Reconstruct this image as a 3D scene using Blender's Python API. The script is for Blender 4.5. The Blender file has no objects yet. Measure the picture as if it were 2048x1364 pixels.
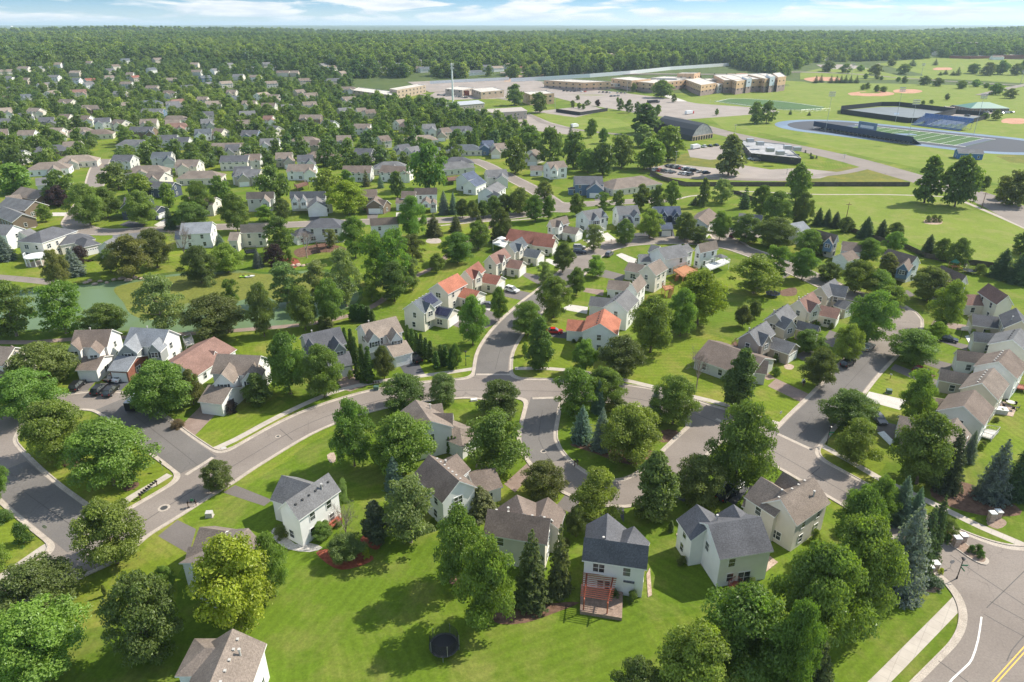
import bpy, bmesh, math, random
import numpy as np
from mathutils import Vector, Matrix
R = math.radians
random.seed(7); rng = np.random.default_rng(7)
sc = bpy.context.scene
COL = sc.collection
# ------------------------------------------------------------ camera, sky, sun, exposure
FPX = 1365.0; PITCH = math.atan(632/FPX); CAMH = 75.0
cam = bpy.data.cameras.new('camera'); cam_o = bpy.data.objects.new('camera', cam); COL.objects.link(cam_o)
cam.sensor_width = 36; cam.lens = 36*FPX/2048; cam.clip_start = 1; cam.clip_end = 60000
cam_o.location = (0, 0, CAMH); cam_o.rotation_euler = (math.pi/2-PITCH, 0, 0)
sc.camera = cam_o
SUN_AZ = R(26); SUN_EL = R(43)          # direction the light comes from, measured from +X
sun = bpy.data.lights.new('sun', 'SUN'); sun.energy = 4.4; sun.angle = R(0.5); sun.color = (1, .93, .8)
sun_o = bpy.data.objects.new('sun', sun); COL.objects.link(sun_o)
sd = Vector((math.cos(SUN_AZ)*math.cos(SUN_EL), math.sin(SUN_AZ)*math.cos(SUN_EL), math.sin(SUN_EL)))
sun_o.rotation_euler = sd.to_track_quat('Z', 'Y').to_euler(); sun_o.location = (100, 0, 300)
w = bpy.data.worlds.new('World'); sc.world = w; w.use_nodes = True
nt = w.node_tree; nt.nodes.clear()
def wn(t, **k):
    n = nt.nodes.new(t)
    for a, b in k.items(): setattr(n, a, b)
    return n
out = wn('ShaderNodeOutputWorld'); bg = wn('ShaderNodeBackground'); sky = wn('ShaderNodeTexSky')
sky.sky_type = 'NISHITA'; sky.sun_disc = False; sky.sun_elevation = SUN_EL; sky.sun_rotation = math.pi/2-SUN_AZ
sky.air_density = 1.0; sky.dust_density = 0.3; sky.ozone_density = 3.0; sky.altitude = 300
bg.inputs['Strength'].default_value = 0.15
tc = wn('ShaderNodeTexCoord'); mp = wn('ShaderNodeMapping'); mp.inputs['Scale'].default_value = (9, 2.5, 62)
mp.inputs['Location'].default_value = (3.1, .7, 0.35)
nz = wn('ShaderNodeTexNoise'); nz.inputs['Scale'].default_value = 1.0; nz.inputs['Detail'].default_value = 9; nz.inputs['Roughness'].default_value = .55
nz.inputs['Distortion'].default_value = .5
rp = wn('ShaderNodeValToRGB'); rp.color_ramp.elements[0].position = .47; rp.color_ramp.elements[1].position = .56
nz2 = wn('ShaderNodeTexNoise'); nz2.inputs['Scale'].default_value = 2.3; nz2.inputs['Detail'].default_value = 8
rp2 = wn('ShaderNodeValToRGB'); rp2.color_ramp.elements[0].position = .3; rp2.color_ramp.elements[0].color = (3.1, 3.5, 3.9, 1)
rp2.color_ramp.elements[1].position = .62; rp2.color_ramp.elements[1].color = (4.6, 4.65, 4.6, 1)
tint = wn('ShaderNodeMixRGB', blend_type='MULTIPLY'); tint.inputs['Fac'].default_value = 1; tint.inputs['Color2'].default_value = (.82, .93, 1.0, 1)
mx = wn('ShaderNodeMixRGB')
L = nt.links.new
sxyz = wn('ShaderNodeSeparateXYZ'); el = wn('ShaderNodeValToRGB'); L(tc.outputs['Generated'], sxyz.inputs[0]); L(sxyz.outputs['Z'], el.inputs['Fac'])
e_ = el.color_ramp.elements; e_[0].position = 0; e_[0].color = (.52, .64, .84, 1); e_[1].position = .3; e_[1].color = (1.3, 1.08, .86, 1)
n_e = e_.new(.035); n_e.color = (.17, .34, .6, 1); n_e = e_.new(.08); n_e.color = (.6, .8, 1.0, 1)
L(el.outputs[0], tint.inputs['Color2'])
L(tc.outputs['Generated'], mp.inputs['Vector']); cb = wn('ShaderNodeMapRange'); cb.inputs['From Min'].default_value = .002; cb.inputs['From Max'].default_value = .035; cb.inputs['To Min'].default_value = .05; cb.inputs['To Max'].default_value = -.045
sx0 = wn('ShaderNodeSeparateXYZ'); L(tc.outputs['Generated'], sx0.inputs[0]); L(sx0.outputs['Z'], cb.inputs['Value']); ad = wn('ShaderNodeMath', operation='ADD')
L(mp.outputs[0], nz.inputs['Vector']); L(nz.outputs['Fac'], ad.inputs[0]); L(cb.outputs[0], ad.inputs[1]); L(ad.outputs[0], rp.inputs['Fac'])
L(mp.outputs[0], nz2.inputs['Vector']); L(nz2.outputs['Fac'], rp2.inputs['Fac'])
L(sky.outputs[0], tint.inputs['Color1']); L(tint.outputs[0], mx.inputs['Color1']); L(rp2.outputs[0], mx.inputs['Color2'])
L(rp.outputs[0], mx.inputs['Fac']); L(mx.outputs[0], bg.inputs['Color']); L(bg.outputs[0], out.inputs['Surface'])
sc.view_settings.view_transform = 'Standard'; sc.view_settings.look = 'None'
sc.view_settings.exposure = 0.68; sc.view_settings.gamma = 1
sc.render.engine = 'CYCLES'
try:
    sc.cycles.max_bounces = 6; sc.cycles.transparent_max_bounces = 4; sc.cycles.volume_bounces = 1
    sc.cycles.sample_clamp_indirect = 6
except Exception: pass

# ------------------------------------------------------------ terrain and photo-to-ground helpers
CP, SP = math.cos(PITCH), math.sin(PITCH)
PRY = [0, 850, 1100, 1300, 1700, 2600, 5000, 14000, 40000]; PRZ = [0, 0, 12, 21, 25, 27, 24, 64, 71]
def hill(x, y):
    ys = y - 330*min(1, max(0, (x-150)/500))
    z = float(np.interp(ys, PRY, PRZ))
    if ys > 1500:
        k = min(1, (ys-1500)/1500)
        z += k*(8*math.sin(x*.0011+1.0)*math.cos(y*.0009)+5*math.sin(x*.0031+y*.0013+2.0)+2*math.sin(x*.0083+y*.003))*(1 if y < 9000 else .3)
        z += k*8*math.sin(y*.0043+1.6*math.sin(x*.0017)+.5)*(1 if y < 6000 else 0)
    return z
def ray(px, py):
    u = (px-1024)/FPX; v = (py-682)/FPX
    return u, CP-v*SP, -(SP+v*CP)
def G(px, py, z=0.0):
    "ground point seen at a pixel of the photograph, on the plane at height z"
    a, b, c = ray(px, py); t = (z-CAMH)/c
    return Vector((t*a, t*b, z))
def GT(px, py, dz=0.0):
    "the same on the terrain"
    a, b, c = ray(px, py)
    t = 40.0
    while t < 20000:
        x, y, z = t*a, t*b, CAMH+t*c
        if z <= hill(x, y)+dz: return Vector((x, y, hill(x, y)+dz))
        t *= 1.01
    return Vector((t*a, t*b, hill(t*a, t*b)+dz))
def proj(p):
    d = p[2]-CAMH; zc = p[1]*CP-d*SP; yc = p[1]*SP+d*CP
    return 1024+FPX*p[0]/zc, 682-FPX*yc/zc, zc

# ------------------------------------------------------------ materials
def mat(name): 
    m = bpy.data.materials.new(name); m.use_nodes = True
    n = m.node_tree.nodes; b = n['Principled BSDF']; return m, m.node_tree, b
def ramp(t, els):
    r = t.nodes.new('ShaderNodeValToRGB'); e = r.color_ramp.elements
    while len(e) < len(els): e.new(.5)
    for i, (p, c) in enumerate(els): e[i].position = p; e[i].color = (*c, 1)
    return r
def noise(t, scale, detail=4, vec=None, rough=.55):
    n = t.nodes.new('ShaderNodeTexNoise'); n.inputs['Scale'].default_value = scale; n.inputs['Detail'].default_value = detail
    n.inputs['Roughness'].default_value = rough
    if vec: t.links.new(vec, n.inputs['Vector'])
    return n
def objvec(t):
    c = t.nodes.new('ShaderNodeTexCoord'); return c.outputs['Object']
def geovec(t):
    c = t.nodes.new('ShaderNodeNewGeometry'); return c.outputs['Position']
def mixc(t, a, b, f, mode='MIX'):
    m = t.nodes.new('ShaderNodeMixRGB'); m.blend_type = mode
    for s, v in ((m.inputs['Color1'], a), (m.inputs['Color2'], b), (m.inputs['Fac'], f)):
        if isinstance(v, (int, float)): s.default_value = v
        elif isinstance(v, tuple): s.default_value = (*v, 1)
        else: t.links.new(v, s)
    return m.outputs[0]
def two_tone(name, a, b, scale, rough=.85, fine=None, bump=0, spec=.3, detail=6):
    m, t, p = mat(name); v = geovec(t)
    n = noise(t, scale, detail, v); r = ramp(t, [(.35, a), (.65, b)]); t.links.new(n.outputs['Fac'], r.inputs['Fac'])
    c = r.outputs[0]
    if fine:
        n2 = noise(t, fine, 3, v); r2 = ramp(t, [(.3, (.72,)*3), (.7, (1.2,)*3)]); t.links.new(n2.outputs['Fac'], r2.inputs['Fac'])
        c = mixc(t, c, r2.outputs[0], 1.0, 'MULTIPLY')
    t.links.new(c, p.inputs['Base Color']); p.inputs['Roughness'].default_value = rough; p.inputs['Specular IOR Level'].default_value = spec
    if bump:
        bn = t.nodes.new('ShaderNodeBump'); bn.inputs['Strength'].default_value = bump; bn.inputs['Distance'].default_value = .1
        n3 = noise(t, fine or scale*4, 3, v); t.links.new(n3.outputs['Fac'], bn.inputs['Height']); t.links.new(bn.outputs[0], p.inputs['Normal'])
    return m
def plain(name, c, rough=.6, spec=.4, metal=0, var=.12, scale=3.0):
    m, t, p = mat(name); v = objvec(t); n = noise(t, scale, 4, v)
    r = ramp(t, [(.3, tuple(x*(1-var) for x in c)), (.7, tuple(min(1, x*(1+var)) for x in c))])
    t.links.new(n.outputs['Fac'], r.inputs['Fac']); t.links.new(r.outputs[0], p.inputs['Base Color'])
    p.inputs['Roughness'].default_value = rough; p.inputs['Specular IOR Level'].default_value = spec; p.inputs['Metallic'].default_value = metal
    return m
def shingle(name, c):
    m, t, p = mat(name); v = geovec(t)
    sep = t.nodes.new('ShaderNodeSeparateXYZ'); t.links.new(v, sep.inputs[0])
    n = noise(t, 4.5, 3, v, .75); n1 = noise(t, .35, 3, v)
    r = ramp(t, [(.3, tuple(x*.66 for x in c)), (.52, c), (.72, tuple(x*1.38 for x in c))]); t.links.new(n.outputs['Fac'], r.inputs['Fac'])
    r1 = ramp(t, [(.3, (.82,)*3), (.7, (1.14,)*3)]); t.links.new(n1.outputs['Fac'], r1.inputs['Fac'])
    wv = t.nodes.new('ShaderNodeTexWave'); wv.wave_type = 'BANDS'; wv.bands_direction = 'Z'; wv.wave_profile = 'SAW'
    wv.inputs['Scale'].default_value = 2.2; wv.inputs['Distortion'].default_value = .3; t.links.new(v, wv.inputs['Vector'])
    r2 = ramp(t, [(.0, (.86,)*3), (.25, (1.0,)*3), (1, (1.04,)*3)]); t.links.new(wv.outputs['Fac'], r2.inputs['Fac'])
    c2 = mixc(t, mixc(t, r.outputs[0], r1.outputs[0], 1.0, 'MULTIPLY'), r2.outputs[0], 1.0, 'MULTIPLY')
    t.links.new(c2, p.inputs['Base Color']); p.inputs['Roughness'].default_value = .95; p.inputs['Specular IOR Level'].default_value = .15
    return m
def siding(name, c):
    m, t, p = mat(name); v = geovec(t)
    wv = t.nodes.new('ShaderNodeTexWave'); wv.wave_type = 'BANDS'; wv.bands_direction = 'Z'; wv.wave_profile = 'SAW'
    wv.inputs['Scale'].default_value = 1.6; t.links.new(v, wv.inputs['Vector'])
    r2 = ramp(t, [(.0, (.87,)*3), (.2, (1.0,)*3), (1, (1.0,)*3)]); t.links.new(wv.outputs['Fac'], r2.inputs['Fac'])
    n = noise(t, .5, 4, v); r = ramp(t, [(.3, tuple(x*.93 for x in c)), (.7, tuple(min(1, x*1.03) for x in c))]); t.links.new(n.outputs['Fac'], r.inputs['Fac'])
    t.links.new(mixc(t, r.outputs[0], r2.outputs[0], 1.0, 'MULTIPLY'), p.inputs['Base Color']); p.inputs['Roughness'].default_value = .6
    p.inputs['Specular IOR Level'].default_value = .3
    return m
ROOF = {k: shingle('shingles_'+k, c) for k, c in dict(
    gray=(.175, .175, .18), dark=(.118, .12, .132), light=(.235, .25, .272), tan=(.225, .186, .158), brown=(.188, .15, .127),
    red=(.27, .12, .09), orange=(.4, .16, .105), maroon=(.165, .075, .062), rose=(.235, .145, .12), blue=(.1, .12, .17), pale=(.29, .24, .2), slate=(.12, .135, .15)).items()}
WALL = {k: siding('siding_'+k, c) for k, c in dict(
    white=(.79, .79, .77), cream=(.7, .655, .575), beige=(.5, .45, .37), taupe=(.36, .31, .27), gray=(.3, .32, .31), navy=(.06, .075, .11),
    brown=(.2, .15, .11), blue=(.13, .2, .3), dark=(.07, .07, .075), sand=(.56, .47, .36), pale=(.6, .6, .57)).items()}
M_trim = plain('white_trim', (.78, .78, .76), .5)
M_glass, t_, p_ = mat('window_glass'); p_.inputs['Base Color'].default_value = (.035, .045, .055, 1); p_.inputs['Roughness'].default_value = .08; p_.inputs['Specular IOR Level'].default_value = .8
n_ = noise(t_, .6, 2, geovec(t_)); r_ = ramp(t_, [(.4, (.02, .027, .034)), (.62, (.12, .13, .13))]); t_.links.new(n_.outputs['Fac'], r_.inputs['Fac']); t_.links.new(r_.outputs[0], p_.inputs['Base Color'])
M_shut = plain('dark_shutter', (.04, .045, .055), .6)
M_garage = plain('garage_door_paint', (.8, .8, .79), .45, var=.04)
M_brick = two_tone('red_brick', (.2, .075, .05), (.26, .11, .08), 3, fine=14)
M_vent = plain('roof_vent_metal', (.5, .48, .45), .5)
M_ventd = plain('dark_vent_metal', (.06, .06, .06), .6)
M_redwood = plain('stained_redwood', (.3, .08, .045), .6, var=.25, scale=6)
M_cedar = plain('cedar_deck', (.42, .19, .09), .7, var=.25, scale=6)
M_browndeck = plain('brown_deck', (.16, .08, .05), .7, var=.2)
M_solar = plain('solar_cells', (.012, .014, .05), .15, .6, var=.3, scale=2)
M_black = plain('black_metal', (.015, .015, .017), .4)
M_steel = plain('galvanised_steel', (.42, .43, .44), .4, metal=.6)
M_conc = two_tone('concrete', (.36, .31, .265), (.46, .4, .345), .7, fine=9)
M_kerb = two_tone('kerb_concrete', (.4, .345, .29), (.5, .435, .37), .5, fine=6)
M_drive_c = two_tone('light_concrete_drive', (.5, .47, .43), (.58, .54, .5), .5, fine=7)
M_stone = two_tone('sandstone', (.36, .26, .2), (.5, .4, .32), 1.5, fine=6, bump=.4)
M_paver = two_tone('paver_stone', (.24, .17, .13), (.33, .24, .19), 1.5, fine=5)
M_mulch = two_tone('brown_mulch', (.1, .055, .035), (.19, .11, .075), 1.2, fine=9, bump=.5)
M_redmulch = two_tone('red_mulch', (.2, .05, .025), (.34, .1, .06), 1.2, fine=9, bump=.5)
M_rock = two_tone('white_rock_bed', (.42, .39, .35), (.62, .59, .55), 3, fine=10, bump=.6)
M_dirt = two_tone('bare_dirt', (.3, .21, .15), (.42, .31, .23), .1, fine=1)
def asphalt(name, a, b, cracks=True):
    m, t, p = mat(name); v = geovec(t)
    n = noise(t, .07, 6, v, .6); r = ramp(t, [(.32, a), (.68, b)]); t.links.new(n.outputs['Fac'], r.inputs['Fac'])
    n2 = noise(t, 3.5, 4, v, .75); r2 = ramp(t, [(.3, (.82,)*3), (.7, (1.14,)*3)]); t.links.new(n2.outputs['Fac'], r2.inputs['Fac'])
    c = mixc(t, r.outputs[0], r2.outputs[0], 1.0, 'MULTIPLY')
    if cracks:
        nd = noise(t, .35, 3, v); vm = t.nodes.new('ShaderNodeVectorMath'); vm.operation = 'MULTIPLY_ADD'
        t.links.new(nd.outputs['Color'], vm.inputs[0]); vm.inputs[1].default_value = (4, 4, 0); t.links.new(v, vm.inputs[2])
        vo = t.nodes.new('ShaderNodeTexVoronoi'); vo.feature = 'DISTANCE_TO_EDGE'; vo.inputs['Scale'].default_value = .15; t.links.new(vm.outputs[0], vo.inputs['Vector'])
        rc = ramp(t, [(0.0, (.6,)*3), (.006, (.75,)*3), (.012, (1,)*3)]); t.links.new(vo.outputs['Distance'], rc.inputs['Fac'])
        n5 = noise(t, .05, 2, v); r5 = ramp(t, [(.48, (0,)*3), (.62, (.75,)*3)]); t.links.new(n5.outputs['Fac'], r5.inputs['Fac'])
        c = mixc(t, c, mixc(t, c, rc.outputs[0], 1.0, 'MULTIPLY'), r5.outputs[0])
    t.links.new(c, p.inputs['Base Color']); p.inputs['Roughness'].default_value = .9; p.inputs['Specular IOR Level'].default_value = .25
    return m
M_road = asphalt('worn_asphalt', (.205, .174, .153), (.27, .233, .206))
M_road2 = asphalt('grey_asphalt', (.135, .124, .118), (.185, .17, .158))
M_drive = asphalt('drive_asphalt', (.14, .124, .116), (.19, .168, .156))
M_drive_d = asphalt('fresh_black_asphalt', (.07, .07, .078), (.1, .1, .108), False)
M_drive_p = two_tone('brown_drive', (.24, .175, .145), (.3, .225, .19), .5, fine=8)
M_lot = asphalt('parking_asphalt', (.27, .235, .21), (.35, .3, .27), False)
def grass_mat(name, a, b, dry, fine_amt=.25, stripes=True):
    m, t, p = mat(name); v = geovec(t)
    n = noise(t, .035, 7, v, .62); r = ramp(t, [(.3, a), (.68, b)]); t.links.new(n.outputs['Fac'], r.inputs['Fac'])
    n1 = noise(t, .11, 6, v, .7); r1 = ramp(t, [(.47, (0,)*3), (.66, (.85,)*3)]); t.links.new(n1.outputs['Fac'], r1.inputs['Fac'])
    c = mixc(t, r.outputs[0], dry, r1.outputs[0])
    n2 = noise(t, 2.2, 4, v, .8); r2 = ramp(t, [(.3, (1-fine_amt,)*3), (.7, (1+fine_amt,)*3)]); t.links.new(n2.outputs['Fac'], r2.inputs['Fac'])
    c = mixc(t, c, r2.outputs[0], 1.0, 'MULTIPLY')
    n3 = noise(t, .6, 4, v, .7); r3 = ramp(t, [(.3, (.9,)*3), (.7, (1.1,)*3)]); t.links.new(n3.outputs['Fac'], r3.inputs['Fac'])
    c = mixc(t, c, r3.outputs[0], 1.0, 'MULTIPLY')
    if stripes:
        vd = noise(t, .05, 2, v); vma = t.nodes.new('ShaderNodeVectorMath'); vma.operation = 'MULTIPLY_ADD'; vma.inputs[1].default_value = (9, 9, 0); t.links.new(vd.outputs['Color'], vma.inputs[0]); t.links.new(v, vma.inputs[2])
        vor = t.nodes.new('ShaderNodeTexVoronoi'); vor.inputs['Scale'].default_value = .036; t.links.new(vma.outputs[0], vor.inputs['Vector'])
        sx_ = t.nodes.new('ShaderNodeSeparateColor'); t.links.new(vor.outputs['Color'], sx_.inputs[0])
        rt = ramp(t, [(0, (.78, .86, .8)), (.5, (1,)*3), (1, (1.24, 1.1, 1.15))]); t.links.new(sx_.outputs[1], rt.inputs['Fac']); c = mixc(t, c, rt.outputs[0], 1.0, 'MULTIPLY')
        ml = t.nodes.new('ShaderNodeMath'); ml.operation = 'MULTIPLY'; ml.inputs[1].default_value = 3.14; t.links.new(sx_.outputs[0], ml.inputs[0])
        mpn = t.nodes.new('ShaderNodeVectorRotate'); mpn.rotation_type = 'Z_AXIS'; t.links.new(ml.outputs[0], mpn.inputs['Angle']); t.links.new(v, mpn.inputs['Vector'])
        wv = t.nodes.new('ShaderNodeTexWave'); wv.inputs['Scale'].default_value = .2; wv.inputs['Distortion'].default_value = .6; wv.inputs['Detail'].default_value = 1
        wv.inputs['Detail Scale'].default_value = .3; t.links.new(mpn.outputs[0], wv.inputs['Vector'])
        r4 = ramp(t, [(.3, (.95,)*3), (.7, (1.05,)*3)]); t.links.new(wv.outputs['Fac'], r4.inputs['Fac'])
        c = mixc(t, c, r4.outputs[0], 1.0, 'MULTIPLY')
    t.links.new(c, p.inputs['Base Color']); p.inputs['Roughness'].default_value = .95; p.inputs['Specular IOR Level'].default_value = .1
    return m
M_grass = grass_mat('lawn_grass', (.098, .15, .014), (.142, .205, .02), (.2, .205, .05))
M_grassdk = grass_mat('dark_grass', (.05, .095, .014), (.08, .14, .02), (.11, .13, .03), stripes=False)  # grass in a darker green than the lawn, for the pond bank
M_field = grass_mat('playing_field_grass', (.14, .195, .028), (.185, .235, .038), (.23, .235, .07), stripes=False)
M_meadow = grass_mat('wild_meadow', (.1, .13, .03), (.17, .17, .035), (.24, .2, .04), .5, stripes=False)
M_ground_far = grass_mat('woodland_floor', (.06, .09, .03), (.09, .125, .035), (.11, .13, .05), stripes=False)

# ------------------------------------------------------------ object helpers
def tag(o, label=None, cat=None, group=None, kind=None):
    if label: o['label'] = label
    if cat: o['category'] = cat
    if group: o['group'] = group
    if kind: o['kind'] = kind
    return o
def empty(name, loc, rz=0):
    o = bpy.data.objects.new(name, None); o.location = loc; o.rotation_euler = (0, 0, rz); o.empty_display_size = .5
    COL.objects.link(o); return o
class MB:
    "collects faces for one mesh object, with material slots"
    def __init__(s): s.v = []; s.f = []; s.m = []
    def face(s, pts, mi=0):
        i = len(s.v); s.v += [tuple(p) for p in pts]; s.f.append(tuple(range(i, i+len(pts)))); s.m.append(mi)
    def prism(s, bot, top, mi=0, mside=None, cap=True):
        n = len(bot)
        for i in range(n):
            j = (i+1) % n; s.face([bot[i], bot[j], top[j], top[i]], mi if mside is None else mside)
        if cap: s.face(top, mi); s.face(bot[::-1], mi if mside is None else mside)
    def box(s, x0, y0, z0, x1, y1, z1, mi=0, M=None):
        b = [Vector(p) for p in ((x0, y0, z0), (x1, y0, z0), (x1, y1, z0), (x0, y1, z0))]
        t = [Vector((p.x, p.y, z1)) for p in b]
        if M is not None: b = [M @ p for p in b]; t = [M @ p for p in t]
        s.prism(b, t, mi)
    def bar(s, a, b, r0, r1=None, n=6, mi=0):
        a = Vector(a); b = Vector(b); r1 = r0 if r1 is None else r1
        d = (b-a).normalized(); q = d.to_track_quat('Z', 'Y')
        c = [q @ Vector((math.cos(2*math.pi*k/n), math.sin(2*math.pi*k/n), 0)) for k in range(n)]
        s.prism([a+v*r0 for v in c], [b+v*r1 for v in c], mi)
    def mesh(s, name, mats):
        me = bpy.data.meshes.new(name); me.from_pydata(s.v, [], s.f)
        for m in (mats if isinstance(mats, (list, tuple)) else [mats]): me.materials.append(m)
        me.polygons.foreach_set('material_index', s.m); me.update(); return me
    def build(s, name, mats, parent=None, loc=None, rz=0):
        return put(name, s.mesh(name, mats), parent, loc, rz)
def put(name, me, parent=None, loc=None, rz=0):
    o = bpy.data.objects.new(name, me); COL.objects.link(o)
    if parent: o.parent = parent
    if loc is not None: o.location = loc
    o.rotation_euler = (0, 0, rz); return o
def catmull(pts, step=2.0, closed=False):
    P = [Vector((p[0], p[1])) for p in pts]
    if closed: P = [P[-1]]+P+[P[0], P[1]]
    else: P = [P[0]*2-P[1]]+P+[P[-1]*2-P[-2]]
    o = []
    for i in range(1, len(P)-2):
        a, b, c, d = P[i-1:i+3]; n = max(2, int((c-b).length/step))
        for k in range(n):
            t = k/n; o.append(.5*((2*b)+(c-a)*t+(2*a-5*b+4*c-d)*t*t+(3*b-a-3*c+d)*t**3))
    if not closed: o.append(P[-2])
    return o
def sheet(name, pts, z, m, kind='structure', terrain=False, smooth=False, label=None, cat=None, parent=None, thick=0):
    P = [Vector((p[0], p[1])) for p in pts]
    if smooth: P = catmull([(p.x, p.y) for p in P], 1.5, True)
    bm = bmesh.new(); f = bm.faces.new([bm.verts.new((p.x, p.y, z+(hill(p.x, p.y) if terrain else 0))) for p in P])
    bmesh.ops.recalc_face_normals(bm, faces=[f])
    f.normal_update()
    if f.normal.z < 0: f.normal_flip()
    if thick:
        g = bmesh.ops.extrude_face_region(bm, geom=[f]); 
        for v in [e for e in g['geom'] if isinstance(e, bmesh.types.BMVert)]: v.co.z += thick
        bmesh.ops.recalc_face_normals(bm, faces=bm.faces[:])
    bmesh.ops.triangulate(bm, faces=bm.faces[:])
    if not thick and max(p.y for p in P) > 850:
        for _ in range(3): bmesh.ops.subdivide_edges(bm, edges=[e for e in bm.edges if e.calc_length() > 30], cuts=1, use_grid_fill=True)
        bmesh.ops.triangulate(bm, faces=bm.faces[:])
        for v in bm.verts: v.co.z = hill(v.co.x, v.co.y)+z+.35*min(1, max(0, (v.co.y-800)/120))
    me = bpy.data.meshes.new(name); bm.to_mesh(me); bm.free(); me.materials.append(m)
    o = put(name, me, parent)
    if kind: o['kind'] = kind
    tag(o, label, cat); return o
def pxpoly(l): return [GT(x, y) for x, y in l]
def ribbon(name, pts, width, z, m, kind='structure', smooth=True, label=None, cat=None, step=3.0):
    P = catmull(pts, step) if smooth else [Vector((p[0], p[1])) for p in pts]
    b = MB()
    Ls, Rs = [], []
    for i, p in enumerate(P):
        d = (P[min(i+1, len(P)-1)]-P[max(i-1, 0)]).normalized(); nrm = Vector((-d.y, d.x))*width/2
        for S, q in ((Ls, p+nrm), (Rs, p-nrm)): S.append((q.x, q.y, z+hill(q.x, q.y)+(.5 if q.y > 840 else 0)))
    for i in range(len(P)-1): b.face([Rs[i], Rs[i+1], Ls[i+1], Ls[i]])
    o = b.build(name, m)
    if kind: o['kind'] = kind
    tag(o, label, cat); return o
# ------------------------------------------------------------ ground sheet to the horizon
def nonuni(lims, steps):
    o = []
    for (a, b), s in zip(lims, steps): o += list(np.arange(a, b, s))
    return o
gx = nonuni([(-40000, -9000), (-9000, -2000), (-2000, 2000), (2000, 9000), (9000, 40001)], [5000, 700, 100, 700, 5000])
gy = nonuni([(-60, 800), (800, 1600), (1600, 3200), (3200, 9000), (9000, 45001)], [215, 20, 80, 400, 4000])
vv = [(x, y, hill(x, y)) for y in gy for x in gx]; nx = len(gx)
ff = [(j*nx+i, j*nx+i+1, (j+1)*nx+i+1, (j+1)*nx+i) for j in range(len(gy)-1) for i in range(nx-1)]
me = bpy.data.meshes.new('ground'); me.from_pydata(vv, [], ff); me.materials.append(M_grass); me.materials.append(M_ground_far)
mi = [1 if gy[k//(nx-1)] > 860 else 0 for k in range(len(ff))]
me.polygons.foreach_set('material_index', mi); me.update()
go = put('ground', me); go['kind'] = 'structure'

# ------------------------------------------------------------ street network (centre lines read off the photo)
ST = [  # pixels, half width (m)
 ([(-260,1420),(-60,1262),(60,1175),(180,1100),(330,1012),(480,920),(620,842),(760,797),(900,778),(1020,776),(1150,780),(1280,793),(1390,822),(1480,860),(1560,905),(1650,955),(1750,1012),(1850,1072),(1900,1102)], 4.7),
 ([(985,776),(985,740),(992,700),(1022,655),(1066,612),(1108,578),(1150,540),(1180,510),(1225,490),(1290,482),(1370,481),(1450,490),(1510,508),(1570,532),(1640,562),(1700,590),(1755,602),(1800,625),(1808,645),(1790,672),(1752,705),(1712,745),(1665,800),(1612,855),(1575,900)], 4.7),
 ([(425,945),(345,890),(270,832),(215,802),(150,803),(75,815),(10,850),(-20,890),(5,930),(60,985),(130,1040),(205,1095)], 4.3),
 ([(1092,786),(1082,830),(1075,880),(1100,925),(1150,965),(1210,985),(1270,982),(1320,955),(1370,905),(1415,862),(1450,842)], 3.9),
 ([(1880,1090),(1950,1130),(2010,1165),(2100,1220)], 5.6),
 # beyond the pond
 ([(235,250),(215,300),(196,340),(184,385),(158,425),(150,450),(200,464),(300,460),(400,455),(520,452),(640,447),(760,443),(900,440),(1040,430),(1130,412),(1230,405),(1330,400)], 4.5),
 ([(880,300),(960,325),(1000,345),(1060,375),(1100,400),(1125,420)], 4.5),
 ([(1470,488),(1440,470),(1470,462),(1500,470)], 4.0),
]
STW = [([G(x, y) for x, y in p], hw) for p, hw in ST]
GX0, GX1, GY0, GY1, GH = -330, 330, 40, 430, .75
xs = np.arange(GX0, GX1, GH); ys = np.arange(GY0, GY1, GH); XX, YY = np.meshgrid(xs, ys)
def sdist(line):
    d2 = np.full(XX.shape, 1e9)
    for a, b in zip(line[:-1], line[1:]):
        L2 = (b-a).length_squared or 1e-9
        x0, x1 = min(a.x, b.x)-26, max(a.x, b.x)+26; y0, y1 = min(a.y, b.y)-26, max(a.y, b.y)+26
        i0, i1 = np.searchsorted(xs, [x0, x1]); j0, j1 = np.searchsorted(ys, [y0, y1])
        if i0 >= i1 or j0 >= j1: continue
        X = XX[j0:j1, i0:i1]; Y = YY[j0:j1, i0:i1]
        t = np.clip(((X-a.x)*(b.x-a.x)+(Y-a.y)*(b.y-a.y))/L2, 0, 1)
        q = (X-a.x-t*(b.x-a.x))**2+(Y-a.y-t*(b.y-a.y))**2
        d2[j0:j1, i0:i1] = np.minimum(d2[j0:j1, i0:i1], q)
    return np.sqrt(d2)
ROADF = None; ROADP = []
for pts, hw in STW:
    cl = catmull([(p.x, p.y) for p in pts], 3.0); ROADP.append((cl, hw))
    d = sdist(cl)-hw
    if ROADF is None: ROADF = d
    else:
        k = 3.4; h = np.clip(.5+.5*(ROADF-d)/k, 0, 1); ROADF = ROADF*(1-h)+d*h-k*h*(1-h)
# the broad arterial in the lower right corner
art = [G(1600, 1760), G(1825, 1364), G(1920, 1277), G(1988, 1208), G(2048, 1130), G(2300, 900)]
def halfplane(a, b): 
    d = (b-a).normalized(); return (XX-a.x)*(-d.y)+(YY-a.y)*d.x
d = halfplane(G(1830, 1358), G(1945, 1243)); d = np.maximum(d, -d-25); k = 14
h = np.clip(.5+.5*(ROADF-d)/k, 0, 1); ROADF = ROADF*(1-h)+d*h-k*h*(1-h)
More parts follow.
